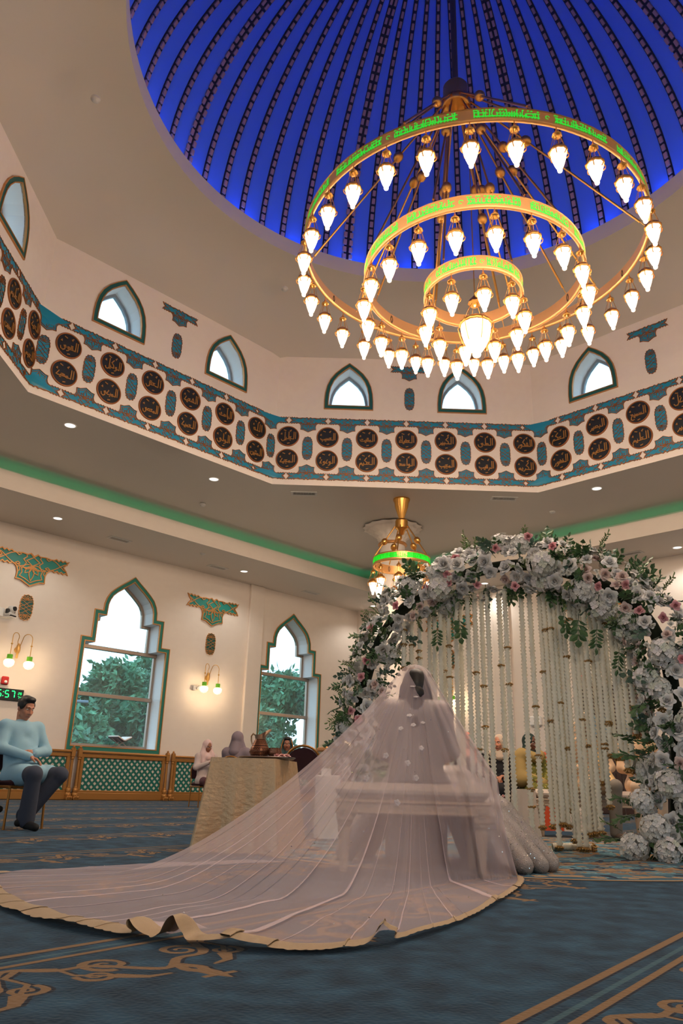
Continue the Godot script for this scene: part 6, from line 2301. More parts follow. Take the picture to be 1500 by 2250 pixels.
	for r in 4:
		for c in nl:
			var u := lerpf(0.1, 0.999, float(c) / (nl - 1))
			var p := veil_point(h, u, 1.0 - 0.012 * (3 - r), folds)
			var out := (curve_at(hem, u) - Vector3(h.x, 0, h.z)).normalized()
			if r == 3:
				p += out * (0.008 + 0.011 * absf(sin(c * 0.26)))
			p.y += 0.006 + (0.004 if r in [1, 2] else 0.0)
			lp.append(p)
	var lg := G.new()
	lg.grid(lp, nl, 4, false, 120.0, 1.0)
	m.lace = textured(rgb(206, 180, 146), rgb(140, 116, 88), 0.12, 9.0, 0.5, 43, 0.8)
	m.lace.metallic = 0.3
	part("lace_trim", lg, m.lace, v)
	var fp := PackedVector3Array()
	var fn := PackedVector3Array()
	for k in 400:
		var i := rr.randi_range(0, vg.v.size() - 1)
		fp.append(vg.v[i])
		fn.append(vg.n[i] if vg.n[i].y > 0.0 else -vg.n[i])
	sequins(v, fp, fn, 150, 0.0032, m.spark, 9)
	m.applique = mat(Color(rgb(238, 226, 226), 0.55), 0.6)
	m.applique.transparency = BaseMaterial3D.TRANSPARENCY_ALPHA
	for e in [[0.53, 0.075], [0.62, 0.1], [0.5, 0.13], [0.57, 0.15], [0.44, 0.16], [0.66, 0.2], [0.52, 0.22], [0.4, 0.23], [0.6, 0.25], [0.7, 0.16], [0.48, 0.3], [0.36, 0.3]]:
		var p := veil_point(h, e[0], e[1], folds)
		var z := (p - Vector3(h.x, 0.4, h.z)).normalized()
		var x := Vector3.UP.cross(z).normalized()
		var ag := G.new()
		ag.xf = Transform3D(Basis(x, z.cross(x), z), p + z * 0.008)
		for k in 5:
			var a := TAU * k / 5
			ag.ell(Vector3(cos(a) * 0.011, sin(a) * 0.011, 0), Vector3(0.01, 0.01, 0.003), 8, 5)
		part("flower_applique", ag, m.applique, v)

	table()

# cloth that falls from a table's edge to the floor
func draped(me: G, c: Array, h: float, flare: float, folds: int, amp: float, seed_: int) -> void:
	var rr := RandomNumberGenerator.new()
	rr.seed = seed_
	var n := 160
	var per: Array[Vector3] = []
	var cen: Vector3 = (c[0] + c[1] + c[2] + c[3]) / 4.0
	for k in n:
		var f := 4.0 * k / n
		var i := int(f)
		per.append((c[i] as Vector3).lerp(c[(i + 1) % 4], f - i))
	var pts := PackedVector3Array()
	var rows := 18
	for r in rows:
		var s := float(r) / (rows - 1)
		for k in n:
			var out: Vector3 = (per[k] - cen)
			var f := 4.0 * k / n
			var corner := 1.0 - 2.0 * absf(fposmod(f + 0.5, 1.0) - 0.5)
			var wave := sin(f * TAU * folds / 4.0 + sin(f * 3.0 + seed_) * 1.5) * amp * s
			var reach := flare * s * (0.45 + 0.9 * pow(1.0 - absf(fposmod(f + 0.5, 1.0) - 0.5) * 2.0, 6.0)) + wave
			var p: Vector3 = per[k] + out.normalized() * reach
			pts.append(Vector3(p.x, h * (1.0 - s) + 0.004, p.z))
	me.grid(pts, n, rows, true, 6.0, 3.0)
	for k in 1:
		me.quad(Vector3(c[0].x, h + 0.004, c[0].z), Vector3(c[1].x, h + 0.004, c[1].z), Vector3(c[2].x, h + 0.004, c[2].z), Vector3(c[3].x, h + 0.004, c[3].z), Vector3.UP)

func engraved(a: Color, b: Color) -> Image:
	var im := Image.create(256, 128, false, Image.FORMAT_RGBA8)
	im.fill(a)
	for y in [2, 40, 44, 84, 88, 124]:
		im.fill_rect(Rect2i(0, y, 256, 2), b)
	for k in 16:
		for s in 2:
			var c := Vector2(k * 16 + 8, 64)
			ink(im, spiral(c + Vector2(0, -8 + 16 * s), 8, 0.5 + s * 3.0, 1.1, 1.0 if s == 0 else -1.0), 3, 2, b)
		ink(im, half([k * 16, 44, k * 16 + 8, 52, k * 16 + 16, 44]), 2, 2, b)
		ink(im, half([k * 16, 84, k * 16 + 8, 76, k * 16 + 16, 84]), 2, 2, b)
		im.fill_rect(Rect2i(k * 16 + 2, 8, 8, 28), b)
		im.fill_rect(Rect2i(k * 16 + 4, 12, 4, 20), a)
		im.fill_rect(Rect2i(k * 16 + 2, 94, 10, 26), b)
		im.fill_rect(Rect2i(k * 16 + 5, 98, 4, 18), a)
	return im

func table() -> void:
	m.satin = mat(rgb(214, 178, 138), 0.36, 0.35)
	m.satin.normal_enabled = true
	m.satin.normal_texture = noise_tex(51, 0.012, 512, Color.WHITE, Color.BLACK, 4, 9.0)
	m.satin.normal_scale = 0.7
	var c := [Vector3(-0.97, 0, -6.3), Vector3(-0.46, 0, -6.28), Vector3(-0.33, 0, -7.05), Vector3(-0.86, 0, -7.1)]
	var g := G.new()
	draped(g, c, 0.685, 0.11, 14, 0.022, 3)
	var o := thing("side_table", "small side table under a floor length champagne satin cloth", "table")
	part("satin_cloth", g, m.satin, o)
	for p in c:
		var l := G.new()
		var q: Vector3 = (p as Vector3).lerp(Vector3(-0.65, 0, -6.68), 0.15)
		l.box(q + Vector3(0, 0.33, 0), Vector3(0.04, 0.66, 0.04), 0.005)
		part("leg", l, m.darkwood, o)
	var y := 0.692
	o = thing("serving_tray", "round silver tray on the satin covered table", "tray", at(Vector3(-0.56, y, -6.62)))
	g = G.new()
	g.lathe(half([0.0, 0.006, 0.2, 0.006, 0.225, 0.016, 0.235, 0.018, 0.24, 0.014, 0.22, 0.0, 0.0, 0.0]), 40)
	part("tray", g, mat(rgb(150, 140, 136), 0.3, 0.9), o)
	m.engraved = mat(Color.WHITE, 0.3, 0.75)
	m.engraved.albedo_texture = ImageTexture.create_from_image(engraved(rgb(26, 18, 16), rgb(206, 138, 104)))
	m.engraved.uv1_scale = Vector3(0.32, 1.0, 1.0)
	o = thing("copper_jug", "engraved black and copper jug with a wide spout on the satin table", "jug", at(Vector3(-0.62, y + 0.007, -6.6), -0.5))
	g = G.new()
	g.lathe(half([0.0, 0.0, 0.062, 0.0, 0.07, 0.012, 0.078, 0.03, 0.086, 0.045, 0.086, 0.06, 0.074, 0.085, 0.062, 0.11, 0.05, 0.135, 0.042, 0.15]), 40)
	part("body", g, m.engraved, o)
	var pts := PackedVector3Array()
	for r in 9:
		var s := r / 8.0
		for k in 32:
			var a := TAU * k / 32
			var sp := pow(maxf(0.0, cos(a)), 5.0)
			var rad := lerpf(0.042, 0.05, s) + sp * 0.05 * s * s
			pts.append(Vector3(cos(a) * rad, 0.15 + s * (0.035 + sp * 0.045), sin(a) * rad))
	g = G.new()
	g.grid(pts, 32, 9, true)
	part("spout", g, mat(rgb(188, 164, 144), 0.28, 0.9), o)
	g = G.new()
	g.tube(PackedVector3Array([Vector3(-0.05, 0.18, 0), Vector3(-0.075, 0.195, 0), Vector3(-0.092, 0.175, 0), Vector3(-0.09, 0.14, 0), Vector3(-0.075, 0.1, 0), Vector3(-0.078, 0.075, 0)]), 0.007, 0.005, 8)
	part("handle", g, mat(rgb(170, 140, 110), 0.3, 0.9), o)
	o = thing("copper_pot", "engraved copper bowl right of the jug on the satin table", "bowl", at(Vector3(-0.49, y + 0.007, -6.56)))
	g = G.new()
	g.lathe(half([0.0, 0.0, 0.04, 0.0, 0.045, 0.01, 0.055, 0.03, 0.056, 0.05, 0.05, 0.07, 0.052, 0.082, 0.052, 0.082, 0.046, 0.08, 0.046, 0.03, 0.0, 0.02]), 32)
	part("bowl", g, m.engraved, o)
	# further back: another draped table with a gold lidded dish, and an empty chair
	o = thing("buffet_table", "tall table under a sage grey cloth behind the satin table", "table")
	g = G.new()
	draped(g, [Vector3(-0.25, 0, -10.9), Vector3(0.75, 0, -10.9), Vector3(0.75, 0, -11.6), Vector3(-0.25, 0, -11.6)], 0.93, 0.06, 18, 0.02, 5)
	part("cloth", g, mat(rgb(128, 126, 112), 0.75), o)
	o = thing("chafing_dish", "gold lidded chafing dish on the sage grey table", "dish", at(Vector3(0.02, 0.94, -11.15), 0.4))
	g = G.new()
	g.box(Vector3(0, 0.03, 0), Vector3(0.46, 0.06, 0.34), 0.015)
	part("pan", g, m.trimgold, o)
	g = G.new()
	g.xf = Transform3D(Basis(Vector3.UP, PI / 4), Vector3.ZERO)
	g.lathe(half([0.27, 0.06, 0.26, 0.08, 0.18, 0.13, 0.18, 0.13, 0.08, 0.175, 0.04, 0.18, 0.04, 0.18, 0.0, 0.185]), 4)
	part("lid", g, mat(rgb(176, 158, 118), 0.32, 0.8), o)
	g = G.new()
	g.lathe(half([0.0, 0.18, 0.02, 0.18, 0.015, 0.2, 0.03, 0.22, 0.02, 0.235, 0.0, 0.245]), 12)
	g.tube(PackedVector3Array([Vector3(-0.05, 0.19, 0), Vector3(-0.04, 0.24, 0), Vector3(0, 0.255, 0), Vector3(0.04, 0.24, 0), Vector3(0.05, 0.19, 0)]), 0.007, -1, 6)
	part("lid_handle", g, m.brass, o)
	banquet_chair("empty banquet chair with its burgundy back to us, right of the satin table", facing(Vector3(-0.3, 0, -8.9), Vector3(0.15, 0, -1)))
	o = thing("place_card", "small white card standing on a white box beside the empty chair", "card", at(Vector3(-0.06, 0.0, -8.2), 0.2))
	g = G.new()
	g.box(Vector3(0, 0.3, 0), Vector3(0.22, 0.6, 0.22), 0.01)
	part("box", g, m.white, o)
	g = G.new()
	g.box(Vector3(-0.02, 0.63, 0), Vector3(0.1, 0.07, 0.004), 0.0, Basis(Vector3.RIGHT, -0.2))
	part("card", g, m.white, o)
	# bags on the floor behind the garlands
	handbag("pink paper gift bag on the floor in front of the woman in green", Vector3(2.42, 0, -11.5), Vector3(0.24, 0.3, 0.12), m.pinkbag, 0.2, 0.1)
	handbag("white quilted handbag under the right bench", Vector3(3.3, 0, -11.2), Vector3(0.27, 0.24, 0.1), m.quilt, -0.1, 0.04)
	handbag("red and orange silk bag under the right bench", Vector3(2.96, 0, -11.3), Vector3(0.4, 0.34, 0.16), m.redsilk, 0.1, 0.03)
	# a slip-covered stool left of the right bench
	o = thing("covered_stool", "white cloth covered stool left of the right bench", "stool")
	g = G.new()
	draped(g, [Vector3(2.2, 0, -9.7), Vector3(2.42, 0, -9.7), Vector3(2.42, 0, -10.0), Vector3(2.2, 0, -10.0)], 0.52, 0.04, 10, 0.008, 8)
	part("cloth", g, m.linen, o)

func handbag(label: String, p: Vector3, s: Vector3, mt: Material, turn: float, grip: float) -> void:
	var o := thing("bag", label, "bag", at(p, turn))
	var g := G.new()
	var a: Array[Vector3] = []
	for k in 8:
		var q := Vector3(s.x / 2 * (1 if k & 1 else -1), s.y * (1 if k & 2 else 0), s.z / 2 * (1 if k & 4 else -1))
		a.append(q * (Vector3(0.84, 1, 0.6) if k & 2 else Vector3.ONE))
	for f in [[0, 1, 3, 2], [4, 5, 7, 6], [0, 2, 6, 4], [1, 3, 7, 5], [2, 3, 7, 6], [0, 1, 5, 4]]:
		g.quad(a[f[0]], a[f[1]], a[f[2]] if true else a[f[3]], a[f[3]], (a[f[0]] + a[f[2]]) / 2 - Vector3(0, s.y / 2, 0))
	part("bag_body", g, mt, o)
	for z in [-1.0, 1.0]:
		g = G.new()
		g.tube(PackedVector3Array([Vector3(-s.x * 0.25, s.y * 0.97, z * s.z * 0.28), Vector3(-s.x * 0.2, s.y + grip, z * s.z * 0.28), Vector3(0, s.y + grip * 1.4, z * s.z * 0.28), Vector3(s.x * 0.2, s.y + grip, z * s.z * 0.28), Vector3(s.x * 0.25, s.y * 0.97, z * s.z * 0.28)]), 0.008, -1, 6)
		part("handle", g, mt, o)

# ---------------------------------------------------------------- the floral arch
func petal(g: G, phi: float, r0: float, open: float, ln: float, w: float, curl: float, c0: Color, c1: Color) -> void:
	var p := PackedVector3Array()
	var cols := PackedColorArray()
	for s in 4:
		var u := s / 3.0
		var th := open + curl * u * u
		var rad := r0 + ln * u * sin(open + curl * 0.5 * u)
		var z := ln * u * cos(th * 0.8)
		for t in 4:
			var v := t / 1.5 - 1.0
			var half_w := w * sin(PI * (0.16 + 0.68 * u)) * (1.0 if s < 3 else 0.8)
			var x := v * half_w
			var cup := 0.35 * v * v * half_w
			var q := Vector3(rad - cup, x, z - 0.12 * absf(v) * ln * u)
			p.append(Basis(Vector3(0, 0, 1), phi) * q)
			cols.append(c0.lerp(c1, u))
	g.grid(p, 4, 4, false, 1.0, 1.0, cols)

# a rose about 1 unit in radius, opening along +z
func rose(n: int, c0: Color, c1: Color, ruffle: float, seed_: int) -> ArrayMesh:
	var g := G.new()
	var rr := RandomNumberGenerator.new()
	rr.seed = seed_
	for k in n:
		var u := k / float(n - 1)
		var open := lerpf(0.05, 1.15, pow(u, 1.2)) + rr.randf_range(-0.08, 0.08) * (1.0 + ruffle)
		petal(g, k * 2.4 + rr.randf_range(-0.2, 0.2), lerpf(0.03, 0.2, u), open, lerpf(0.62, 0.86, u), lerpf(0.26, 0.52, u) * (1.0 + ruffle * rr.randf_range(-0.3, 0.3)), lerpf(-0.25, 0.75, u), c0, c1)
	g.ell(Vector3(0, 0, 0.02), Vector3(0.25, 0.25, 0.2), 8, 5)
	return g.mesh()

func hydrangea(c0: Color, c1: Color, seed_: int) -> ArrayMesh:
	var g := G.new()
	var rr := RandomNumberGenerator.new()
	rr.seed = seed_
	for k in 36:
		var z := 1.0 - 1.35 * (k + 0.5) / 36.0
		var a := k * 2.39996
		var d := Vector3(sqrt(1.0 - z * z) * cos(a), sqrt(1.0 - z * z) * sin(a), z)
		var c := d * rr.randf_range(0.74, 1.0)
		var x := d.cross(Vector3(0.2, 0.5, 0.8)).normalized().rotated(d, rr.randf() * TAU)
		var y := d.cross(x)
		g.col = c0.lerp(c1, rr.randf())
		for q in 4:
			var e := x.rotated(d, q * PI / 2)
			var f := y.rotated(d, q * PI / 2)
			var tip := c + e * 0.34 + d * rr.randf_range(-0.02, 0.12)
			g.quad(c, c + e * 0.2 + f * 0.17 + d * 0.07, tip, c + e * 0.2 - f * 0.17 + d * 0.07, d)
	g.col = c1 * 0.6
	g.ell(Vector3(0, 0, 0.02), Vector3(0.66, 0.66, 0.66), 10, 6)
	return g.mesh()

# a sprig 1 unit long with leaves in pairs, along +z
func sprig(pairs: int, lw: float, ll: float, seed_: int, c0: Color, c1: Color) -> ArrayMesh:
	var g := G.new()
	var rr := RandomNumberGenerator.new()
	rr.seed = seed_
	var path := PackedVector3Array()
	for k in 6:
		var u := k / 5.0
		path.append(Vector3(0, 0.12 * u * u, u))
	g.col = c0 * 0.6
	g.tube(path, 0.012, 0.006, 4)
	for k in pairs * 2 + 1:
		var u := lerpf(0.25, 1.0, (k / 2) / float(pairs))
		var s := (1.0 if k % 2 == 0 else -1.0) if k < pairs * 2 else 0.0
		var b := Vector3(0, 0.12 * u * u, u)
		var dir := (Vector3(s * 0.9, 0.15 + rr.randf_range(-0.35, 0.35), 0.6)).normalized()
		var sd := dir.cross(Vector3.UP).normalized().rotated(dir, rr.randf_range(-0.7, 0.7))
		var up := sd.cross(dir)
		var l := ll * rr.randf_range(0.75, 1.1)
		var w := lw * rr.randf_range(0.8, 1.1)
		g.col = c0.lerp(c1, rr.randf())
		var m1 := b + dir * l * 0.4 - up * 0.03
		var m2 := b + dir * l * 0.75 - up * 0.015
		var tip := b + dir * l - up * 0.06
		for q in [1.0, -1.0]:
			var e1: Vector3 = m1 + sd * w * q + up * 0.05
			var e2: Vector3 = m2 + sd * w * 0.75 * q + up * 0.04
			g.tri(b, m1, e1)
			g.quad(m1, m2, e2, e1)
			g.tri(m2, tip, e2)
	return g.mesh()

var arch_path: Array = []
var arch_n: Vector3
const ARCH_L := Vector3(0.2, 0, -8.5)
const ARCH_R := Vector3(2.85, 0, -6.9)

func outward(z: Vector3, spin: float, s: float, p: Vector3) -> Transform3D:
	var x := z.cross(Vector3(0.13, 0.95, 0.2)).normalized().rotated(z, spin)
	return Transform3D(Basis(x, z.cross(x), z).scaled(Vector3.ONE * s), p)

func floral_arch() -> void:
	var petal_mat := mat(Color.WHITE, 0.6)
	petal_mat.vertex_color_use_as_albedo = true
	petal_mat.backlight_enabled = true
	petal_mat.backlight = Color(0.25, 0.25, 0.25)
	var leaf_mat := mat(Color.WHITE, 0.5)
	leaf_mat.vertex_color_use_as_albedo = true
	leaf_mat.backlight_enabled = true
	leaf_mat.backlight = Color(0.3, 0.3, 0.3)
	var w0 := Color(0.62, 0.60, 0.55)
	var w1 := Color(0.80, 0.79, 0.80)
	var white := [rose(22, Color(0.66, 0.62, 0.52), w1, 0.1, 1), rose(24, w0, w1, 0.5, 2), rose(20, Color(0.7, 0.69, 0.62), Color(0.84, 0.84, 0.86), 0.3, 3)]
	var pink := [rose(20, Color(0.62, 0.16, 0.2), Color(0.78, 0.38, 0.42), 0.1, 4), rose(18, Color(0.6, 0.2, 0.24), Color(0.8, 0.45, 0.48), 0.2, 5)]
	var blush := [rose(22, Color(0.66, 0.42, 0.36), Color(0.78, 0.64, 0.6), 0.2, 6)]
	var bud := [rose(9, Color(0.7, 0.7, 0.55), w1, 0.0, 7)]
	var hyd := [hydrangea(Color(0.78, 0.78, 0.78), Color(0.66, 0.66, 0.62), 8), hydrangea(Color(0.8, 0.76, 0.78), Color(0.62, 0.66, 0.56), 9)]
	var lv := [sprig(5, 0.075, 0.36, 1, Color(0.03, 0.075, 0.03), Color(0.07, 0.15, 0.055)), sprig(4, 0.12, 0.4, 2, Color(0.035, 0.09, 0.035), Color(0.1, 0.2, 0.07)), sprig(7, 0.045, 0.26, 3, Color(0.08, 0.15, 0.05), Color(0.2, 0.28, 0.1)), sprig(4, 0.13, 0.34, 4, Color(0.06, 0.12, 0.09), Color(0.15, 0.22, 0.15))]
	arch_path = [Vector3(0.22, 0.02, -8.48), Vector3(0.22, 0.6, -8.48), Vector3(0.25, 1.14, -8.46), Vector3(0.31, 1.57, -8.43), Vector3(0.46, 2.0, -8.34), Vector3(0.7, 2.33, -8.2), Vector3(1.05, 2.55, -7.98), Vector3(1.46, 2.67, -7.74), Vector3(1.88, 2.68, -7.49), Vector3(2.26, 2.54, -7.25), Vector3(2.6, 2.33, -7.05), Vector3(2.84, 2.03, -6.91), Vector3(2.95, 1.64, -6.84), Vector3(2.97, 1.21, -6.83), Vector3(2.94, 0.68, -6.85), Vector3(2.86, 0.02, -6.9)]
	arch_n = (ARCH_R - ARCH_L).cross(Vector3.UP).normalized()
	if arch_n.z < 0.0:
		arch_n = -arch_n
	var o := thing("floral_arch", "wedding arch thickly covered in white and pink roses and green leaves", "flower arch")
	var fr := G.new()
	var pp := PackedVector3Array()
	for k in 60:
		pp.append(curve_at(arch_path, k / 59.0))
	fr.tube(pp, 0.06, 0.06, 10)
	part("moss_core", fr, mat(rgb(22, 32, 18), 0.95), o)
	var rr := RandomNumberGenerator.new()
	rr.seed = 77
	var spot := func(u: float, an: float, rad: float) -> Array:
		var c := curve_at(arch_path, u)
		var tn := (curve_at(arch_path, minf(u + 0.01, 1.0)) - curve_at(arch_path, maxf(u - 0.01, 0.0))).normalized()
		var sd := tn.cross(arch_n).normalized()
		var d := (arch_n * cos(an) + sd * sin(an)).normalized()
		return [c + d * rad, d]
	# roses and hydrangeas all over the front and the two edges
	var taken: Array = []
	var put := func(kind: Array, called: String, sp: Array, s: float) -> bool:
		for t in taken:
			if (t[0] as Vector3).distance_to(sp[0]) < (t[1] + s) * 0.62:
				return false
		taken.append([sp[0], s])
		var z: Vector3 = (sp[1] + Vector3(rr.randfn(), rr.randfn(), rr.randfn()) * 0.22).normalized()
		part(called, kind[rr.randi() % kind.size()], petal_mat, o, outward(z, rr.randf() * TAU, s, sp[0] - z * s * 0.35))
		return true
	# pink ones where the photograph shows them
	for e in [[868, 1330, 0], [932, 1292, 0], [985, 1280, 0], [980, 1262, 0], [1087, 1204, 0], [1131, 1287, 0], [1048, 1284, 0], [1212, 1199, 0], [1313, 1289, 0], [1373, 1285, 0], [1403, 1340, 0], [1456, 1357, 0], [1484, 1330, 0], [815, 1380, 0], [803, 1452, 0], [792, 1487, 0], [770, 1562, 0], [786, 1580, 0], [1000, 1226, 0], [1160, 1178, 0], [1499, 1446, 0], [1297, 1287, 1], [1367, 1265, 1], [1373, 1336, 1], [821, 1503, 1], [838, 1520, 1], [905, 1352, 1], [1285, 1250, 1], [1494, 1678, 1], [1330, 1262, 1]]:
		var q := meet(e[0], e[1], arch_n, ARCH_R + arch_n * 0.24)
		put.call(pink if e[2] == 0 else blush, "pink_rose" if e[2] == 0 else "blush_rose", [q, arch_n], 0.052 if e[2] == 0 else 0.062)
	for k in 5200:
		var u := rr.randf_range(0.0, 1.0)
		var an := rr.randf_range(-1.9, 1.9)
		var rad := lerpf(0.21, 0.28, smoothstep(0.1, 0.5, u)) * rr.randf_range(0.75, 1.08)
		var q := rr.randf()
		var sp: Array = spot.call(u, an, rad)
		if sp[0].y < 0.06:
			continue
		if taken.size() > 430:
			break
		if q < 0.52:
			put.call(white, "white_rose", sp, rr.randf_range(0.068, 0.1))
		elif q < 0.68:
			put.call(hyd, "hydrangea", sp, rr.randf_range(0.11, 0.155))
		elif q < 0.72:
			put.call(blush, "blush_rose", sp, rr.randf_range(0.05, 0.065))
		elif taken.size() > 150:
			put.call(bud, "rosebud", sp, rr.randf_range(0.028, 0.042))
	# leaves between and beyond the flowers
	var ln := ["ruscus_sprig", "broad_leaf_sprig", "fine_leaf_sprig", "eucalyptus_sprig"]
	for k in 400:
		var u := rr.randf()
		var an := rr.randf_range(-2.2, 2.2)
		if k % 3 == 0:
			an = (1.0 if rr.randf() < 0.5 else -1.0) * rr.randf_range(1.2, 2.0)
		var sp: Array = spot.call(u, an, 0.15)
		var z: Vector3 = (sp[1] + Vector3(rr.randfn(), rr.randfn() - 0.15, rr.randfn()) * 0.45).normalized()
		if sp[0].y < 0.15:
			z = (z + Vector3(-0.6, 0.2, 0.2)).normalized()
		var li: int = [0, 1, 1, 0, 2, 3][rr.randi() % 6]
		part(ln[li], lv[li], leaf_mat, o, outward(z, rr.randf() * TAU, rr.randf_range(0.14, 0.24), sp[0]))
	# trailing greens and loose ones reaching into the opening at the right
	for e in [[1400, 1660, 0.3, -1.0, 0.2], [1385, 1620, 0.22, -1.0, 0.4], [1360, 1840, 0.3, -1.0, 0.15], [1390, 1760, 0.26, -1.0, 0.3], [1385, 1790, 0.24, -1.0, -0.1], [1350, 1815, 0.2, -1.0, 0.6], [1310, 1390, 0.24, -0.3, -1.0], [1270, 1370, 0.26, -0.2, -1.0], [1415, 1540, 0.25, -0.9, -0.5], [1240, 1360, 0.22, 0.1, -1.0], [1360, 1440, 0.22, -0.2, -1.0], [1010, 1370, 0.24, 0.1, -1.0], [960, 1390, 0.22, -0.1, -1.0], [1320, 1195, 0.2, 0.4, 1.0], [1030, 1195, 0.2, -0.4, 1.0], [1150, 1180, 0.16, 0.1, 1.0], [905, 1265, 0.2, -0.3, 1.0], [825, 1330, 0.2, -0.5, 1.0], [1400, 1260, 0.24, 0.5, 1.0], [1460, 1290, 0.2, 0.5, 1.0], [790, 1400, 0.16, -1.0, 0.4]]:
		var q := meet(e[0], e[1], arch_n, ARCH_R + arch_n * 0.16)
		var z := (Vector3(e[3], e[4], 0.35)).normalized()
		var li := rr.randi() % 2 if e[2] > 0.2 else 2
		part(ln[li], lv[li], leaf_mat, o, outward(z, rr.randf_range(-0.4, 0.4), e[2], q - z * e[2] * 0.4))
	for e in [[Vector3(2.45, 0.1, -6.68), 0.12], [Vector3(2.62, 0.26, -6.62), 0.12], [Vector3(2.68, 0.1, -6.55), 0.11], [Vector3(2.55, 0.45, -6.68), 0.1], [Vector3(2.8, 0.5, -6.6), 0.11], [Vector3(2.83, 0.2, -6.58), 0.11]]:
		put.call(hyd, "hydrangea", [e[0], Vector3(-0.1, 0.3, 1).normalized()], e[1])
	garlands()

# ---------------------------------------------------------------- hanging strings of blossoms
func strand_mesh(ln: float, seed_: int, tail := 0.0) -> ArrayMesh:
	var rr := RandomNumberGenerator.new()
	rr.seed = seed_
	var g := G.new()
	var n := int(ln / 0.034)
	var pts := PackedVector3Array()
	var rows := 0
	var sway := rr.randf_range(-0.012, 0.012)
	for k in n:
		var y := -ln * k / n
		var cx := sway * sin(k * 0.02 + seed_)
		for h in 2:
			for i in 9:
				var a := TAU * (i + 0.5 * (k % 2)) / 9.0
				var r := (0.031 * rr.randf_range(0.82, 1.15) if h == 0 else 0.019)
				pts.append(Vector3(cx + cos(a) * r, y - (0.0 if h == 0 else 0.018), sin(a) * r))
			rows += 1
	g.grid(pts, 9, rows, true)
	return g.mesh()

func bead_cluster() -> ArrayMesh:
	var g := G.new()
	for k in 9:
		var a := TAU * k / 9.0
		g.ell(Vector3(cos(a) * 0.036, -0.004 * (k % 2), sin(a) * 0.036), Vector3.ONE * 0.0115, 7, 5)
	for k in 5:
		var a := TAU * k / 5.0
		g.ell(Vector3(cos(a) * 0.02, -0.022, sin(a) * 0.02), Vector3.ONE * 0.0105, 7, 5)
	g.lathe(half([0.04, 0.004, 0.028, 0.016, 0.008, 0.022]), 10)
	return g.mesh()

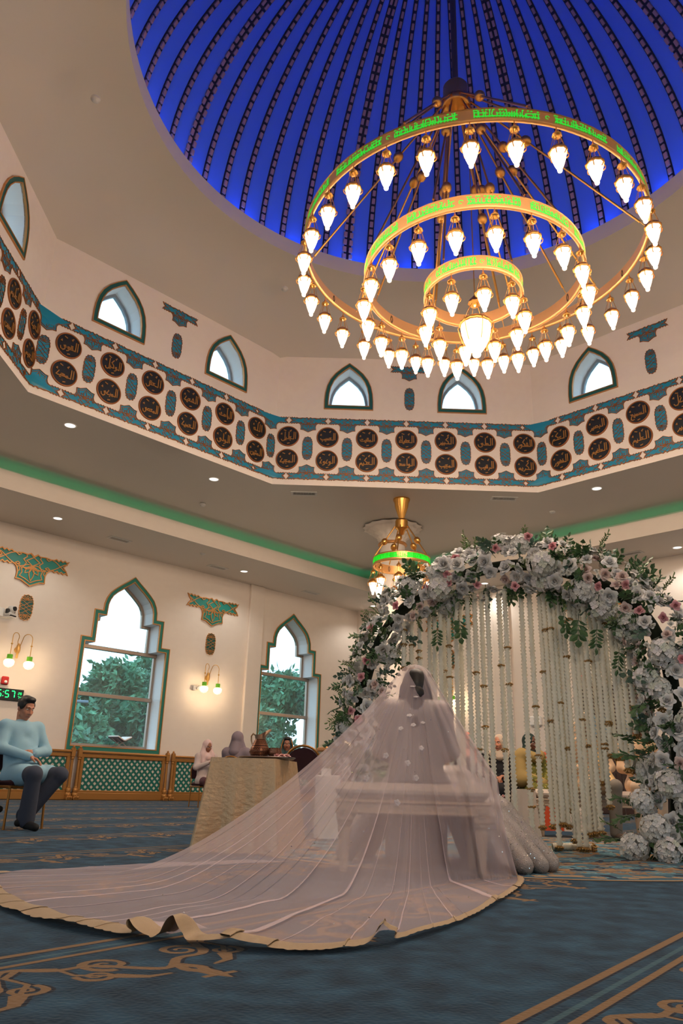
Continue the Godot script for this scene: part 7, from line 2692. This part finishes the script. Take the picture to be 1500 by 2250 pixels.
func garlands() -> void:
	var bm := mat(rgb(240, 234, 216), 0.7)
	bm.backlight_enabled = true
	bm.backlight = Color(0.2, 0.2, 0.18)
	var cl := bead_cluster()
	var rr := RandomNumberGenerator.new()
	rr.seed = 99
	# [x at the top, y at the top, x and y at the foot] as the frame shows each string
	var st := [[887, 1390, 893, 1468], [905, 1390, 911, 1470], [920, 1392, 925, 1474], [944, 1360, 948, 1640], [955, 1355, 962, 1650], [965, 1350, 970, 1680], [975, 1348, 982, 1680], [985, 1345, 992, 1700], [1001, 1340, 1010, 1730], [1010, 1340, 1018, 1735], [1026, 1335, 1037, 1745], [1041, 1330, 1052, 1760], [1056, 1325, 1076, 1745], [1070, 1325, 1096, 1772], [1095, 1330, 1104, 1790], [1110, 1320, 1133, 1832],
		[1143, 1300, 1190, 1866], [1162, 1300, 1199, 1818], [1183, 1305, 1204, 1815], [1193, 1305, 1222, 1868], [1204, 1308, 1216, 1810], [1214, 1310, 1233, 1815], [1225, 1312, 1244, 1846], [1236, 1315, 1254, 1870], [1247, 1318, 1266, 1868], [1258, 1320, 1274, 1832], [1268, 1322, 1280, 1830], [1281, 1326, 1290, 1828], [1292, 1330, 1300, 1720], [1303, 1335, 1327, 1772], [1314, 1340, 1321, 1660], [1325, 1345, 1332, 1665], [1337, 1355, 1345, 1665], [1348, 1360, 1367, 1692], [1361, 1370, 1394, 1695], [1375, 1390, 1399, 1617], [1399, 1430, 1420, 1628], [1441, 1440, 1452, 1560],
		[1199, 1306, 1212, 1790], [1253, 1320, 1262, 1790], [1220, 1310, 1230, 1780]]
	var back := 38
	for k in st.size():
		var e: Array = st[k]
		var off := -0.02 + rr.randf_range(-0.05, 0.05) + (-0.14 if k >= back else 0.0)
		var on := ARCH_R + arch_n * off
		var a := meet(e[0], e[1], arch_n, on)
		var b := meet(e[2], e[3], arch_n, on)
		var top := a.y + 0.12
		var ln := maxf(0.3, top - maxf(b.y, 0.035))
		var row: String = "in the back row" if k >= back else ["left of the bride's head", "in the left cluster", "in the middle cluster", "in the right cluster"][0 if k < 3 else 1 if k < 16 else 2 if k < 28 else 3]
		var o := thing("hanging_garland", "string of small white blossoms hanging from the arch " + row, "garland", Transform3D(Basis(), Vector3(a.x, top, a.z)), "white blossom strings " + row)
		part("blossom_string", strand_mesh(ln, 100 + k), bm, o)
		var nb := rr.randi() % 3
		for q in nb:
			part("gold_bead_cluster", cl, m.beads, o, Transform3D(Basis(Vector3.UP, rr.randf() * TAU).scaled(Vector3.ONE * 0.85), Vector3(0, -ln * rr.randf_range(0.12, 0.92), 0)))
		part("gold_bead_cluster", cl, m.beads, o, Transform3D(Basis().scaled(Vector3.ONE * 0.9), Vector3(0, -ln, 0)))
	# the loose end of one string lies on the carpet
	var p := Vector3(1.98, 0.035, -7.44)
	var lo := thing("fallen_garland", "end of a white blossom string curling along the carpet under the arch", "garland", at(p))
	var g := G.new()
	var pts := PackedVector3Array()
	var n := 26
	for k in n:
		var u := k / float(n - 1)
		var c := Vector3(u * 0.36, 0.0, -0.1 * sin(u * PI))
		for h in 2:
			for i in 9:
				var an := TAU * (i + 0.5 * (k % 2)) / 9.0
				var r := 0.036 if h == 0 else 0.024
				pts.append(c + Vector3(0.007 * h, cos(an) * r, sin(an) * r))
	g.grid(pts, 9, n * 2, true)
	part("blossom_string", g, bm, lo)
	part("gold_bead_cluster", cl, m.beads, lo, Transform3D(Basis(Vector3(0, 0, 1), PI / 2), Vector3(0.37, 0, 0)))
	# pink roses on the tray
	var pm := mat(Color.WHITE, 0.6)
	pm.vertex_color_use_as_albedo = true
	var pr := rose(18, Color(0.62, 0.2, 0.2), Color(0.82, 0.5, 0.46), 0.2, 15)
	for k in 4:
		var r := thing("tray_rose", ["pale pink rose head at the left of the tray's flowers", "pale pink rose head in the middle of the tray's flowers", "pale pink rose head at the right of the tray's flowers", "pale pink rose head at the back of the tray's flowers"][k], "rose", outward(Vector3(0.1 * k - 0.15, 1, 0.3).normalized(), k * 1.7, 0.032, Vector3(-0.47 + 0.042 * k - (0.07 if k == 3 else 0.0), 0.715, -6.5 - (0.06 if k == 3 else 0.0))), "pink rose heads on the silver tray")
		part("petals", pr, pm, r)

# ---------------------------------------------------------------- everything
func _ready() -> void:
	rng.seed = 20240611
	# camera
	var x0 := Vector3.RIGHT
	var u0 := Vector3(0, cos(PITCH), sin(PITCH))
	FW = Vector3(0, sin(PITCH), -cos(PITCH))
	X2 = x0 * cos(ROLL) + u0 * sin(ROLL)
	U2 = u0 * cos(ROLL) - x0 * sin(ROLL)
	var cam := Camera3D.new()
	cam.name = "camera"
	cam.fov = rad_to_deg(2.0 * atan(1125.0 / FOC))
	cam.near = 0.05
	cam.far = 300.0
	add_child(cam)
	cam.transform = Transform3D(Basis(X2, U2, -FW), EYE)
	cam.current = true
	# overcast sky and exposure
	var env := Environment.new()
	env.background_mode = Environment.BG_SKY
	var sky := ProceduralSkyMaterial.new()
	sky.sky_top_color = Color(0.70, 0.90, 1.0)
	sky.sky_horizon_color = Color(0.80, 0.93, 1.0)
	sky.ground_horizon_color = Color(0.55, 0.58, 0.55)
	sky.ground_bottom_color = Color(0.3, 0.32, 0.3)
	sky.sky_energy_multiplier = 1.55
	env.sky = Sky.new()
	env.sky.sky_material = sky
	env.tonemap_mode = Environment.TONE_MAPPER_LINEAR
	env.tonemap_exposure = 0.96
	env.sdfgi_enabled = true
	env.ssao_enabled = true
	env.ssil_enabled = true
	var we := WorldEnvironment.new()
	we.name = "environment"
	we.environment = env
	add_child(we)
	frames()
	materials()
	room()
	ceiling_lights()
	chandelier()
	small_chandelier()
	drum_decor()
	wall_decor()
	carpet()
	rails()
	fittings()
	outside()
	people_materials()
	guests()
	bride()
	floral_arch()

func frames() -> void:
	FL = Transform3D(Basis(UL, Vector3.UP, UR), COR)
	FR = Transform3D(Basis(UR, Vector3.UP, -UL), COR)
	# octagon: far face 0 looks back at the camera; corners run from the left to the right
	var ex := Vector3(1, 0, -0.00775).normalized()
	var ez := Vector3(0.00775, 0, 1).normalized()
	for k in range(-2, 6):
		var vs: Array[Vector3] = []
		var ks: Array[float] = []
		for f in [k - 1, k]:
			var a: float = PI / 2 - f * PI / 4
			vs.append(ex * cos(a) - ez * sin(a))
			ks.append(7.174 if posmod(f, 2) == 0 else 7.246)
		var det := vs[0].x * vs[1].z - vs[0].z * vs[1].x
		OCT.append(HALL + Vector3((ks[0] * vs[1].z - ks[1] * vs[0].z) / det, 0, (vs[0].x * ks[1] - vs[1].x * ks[0]) / det))
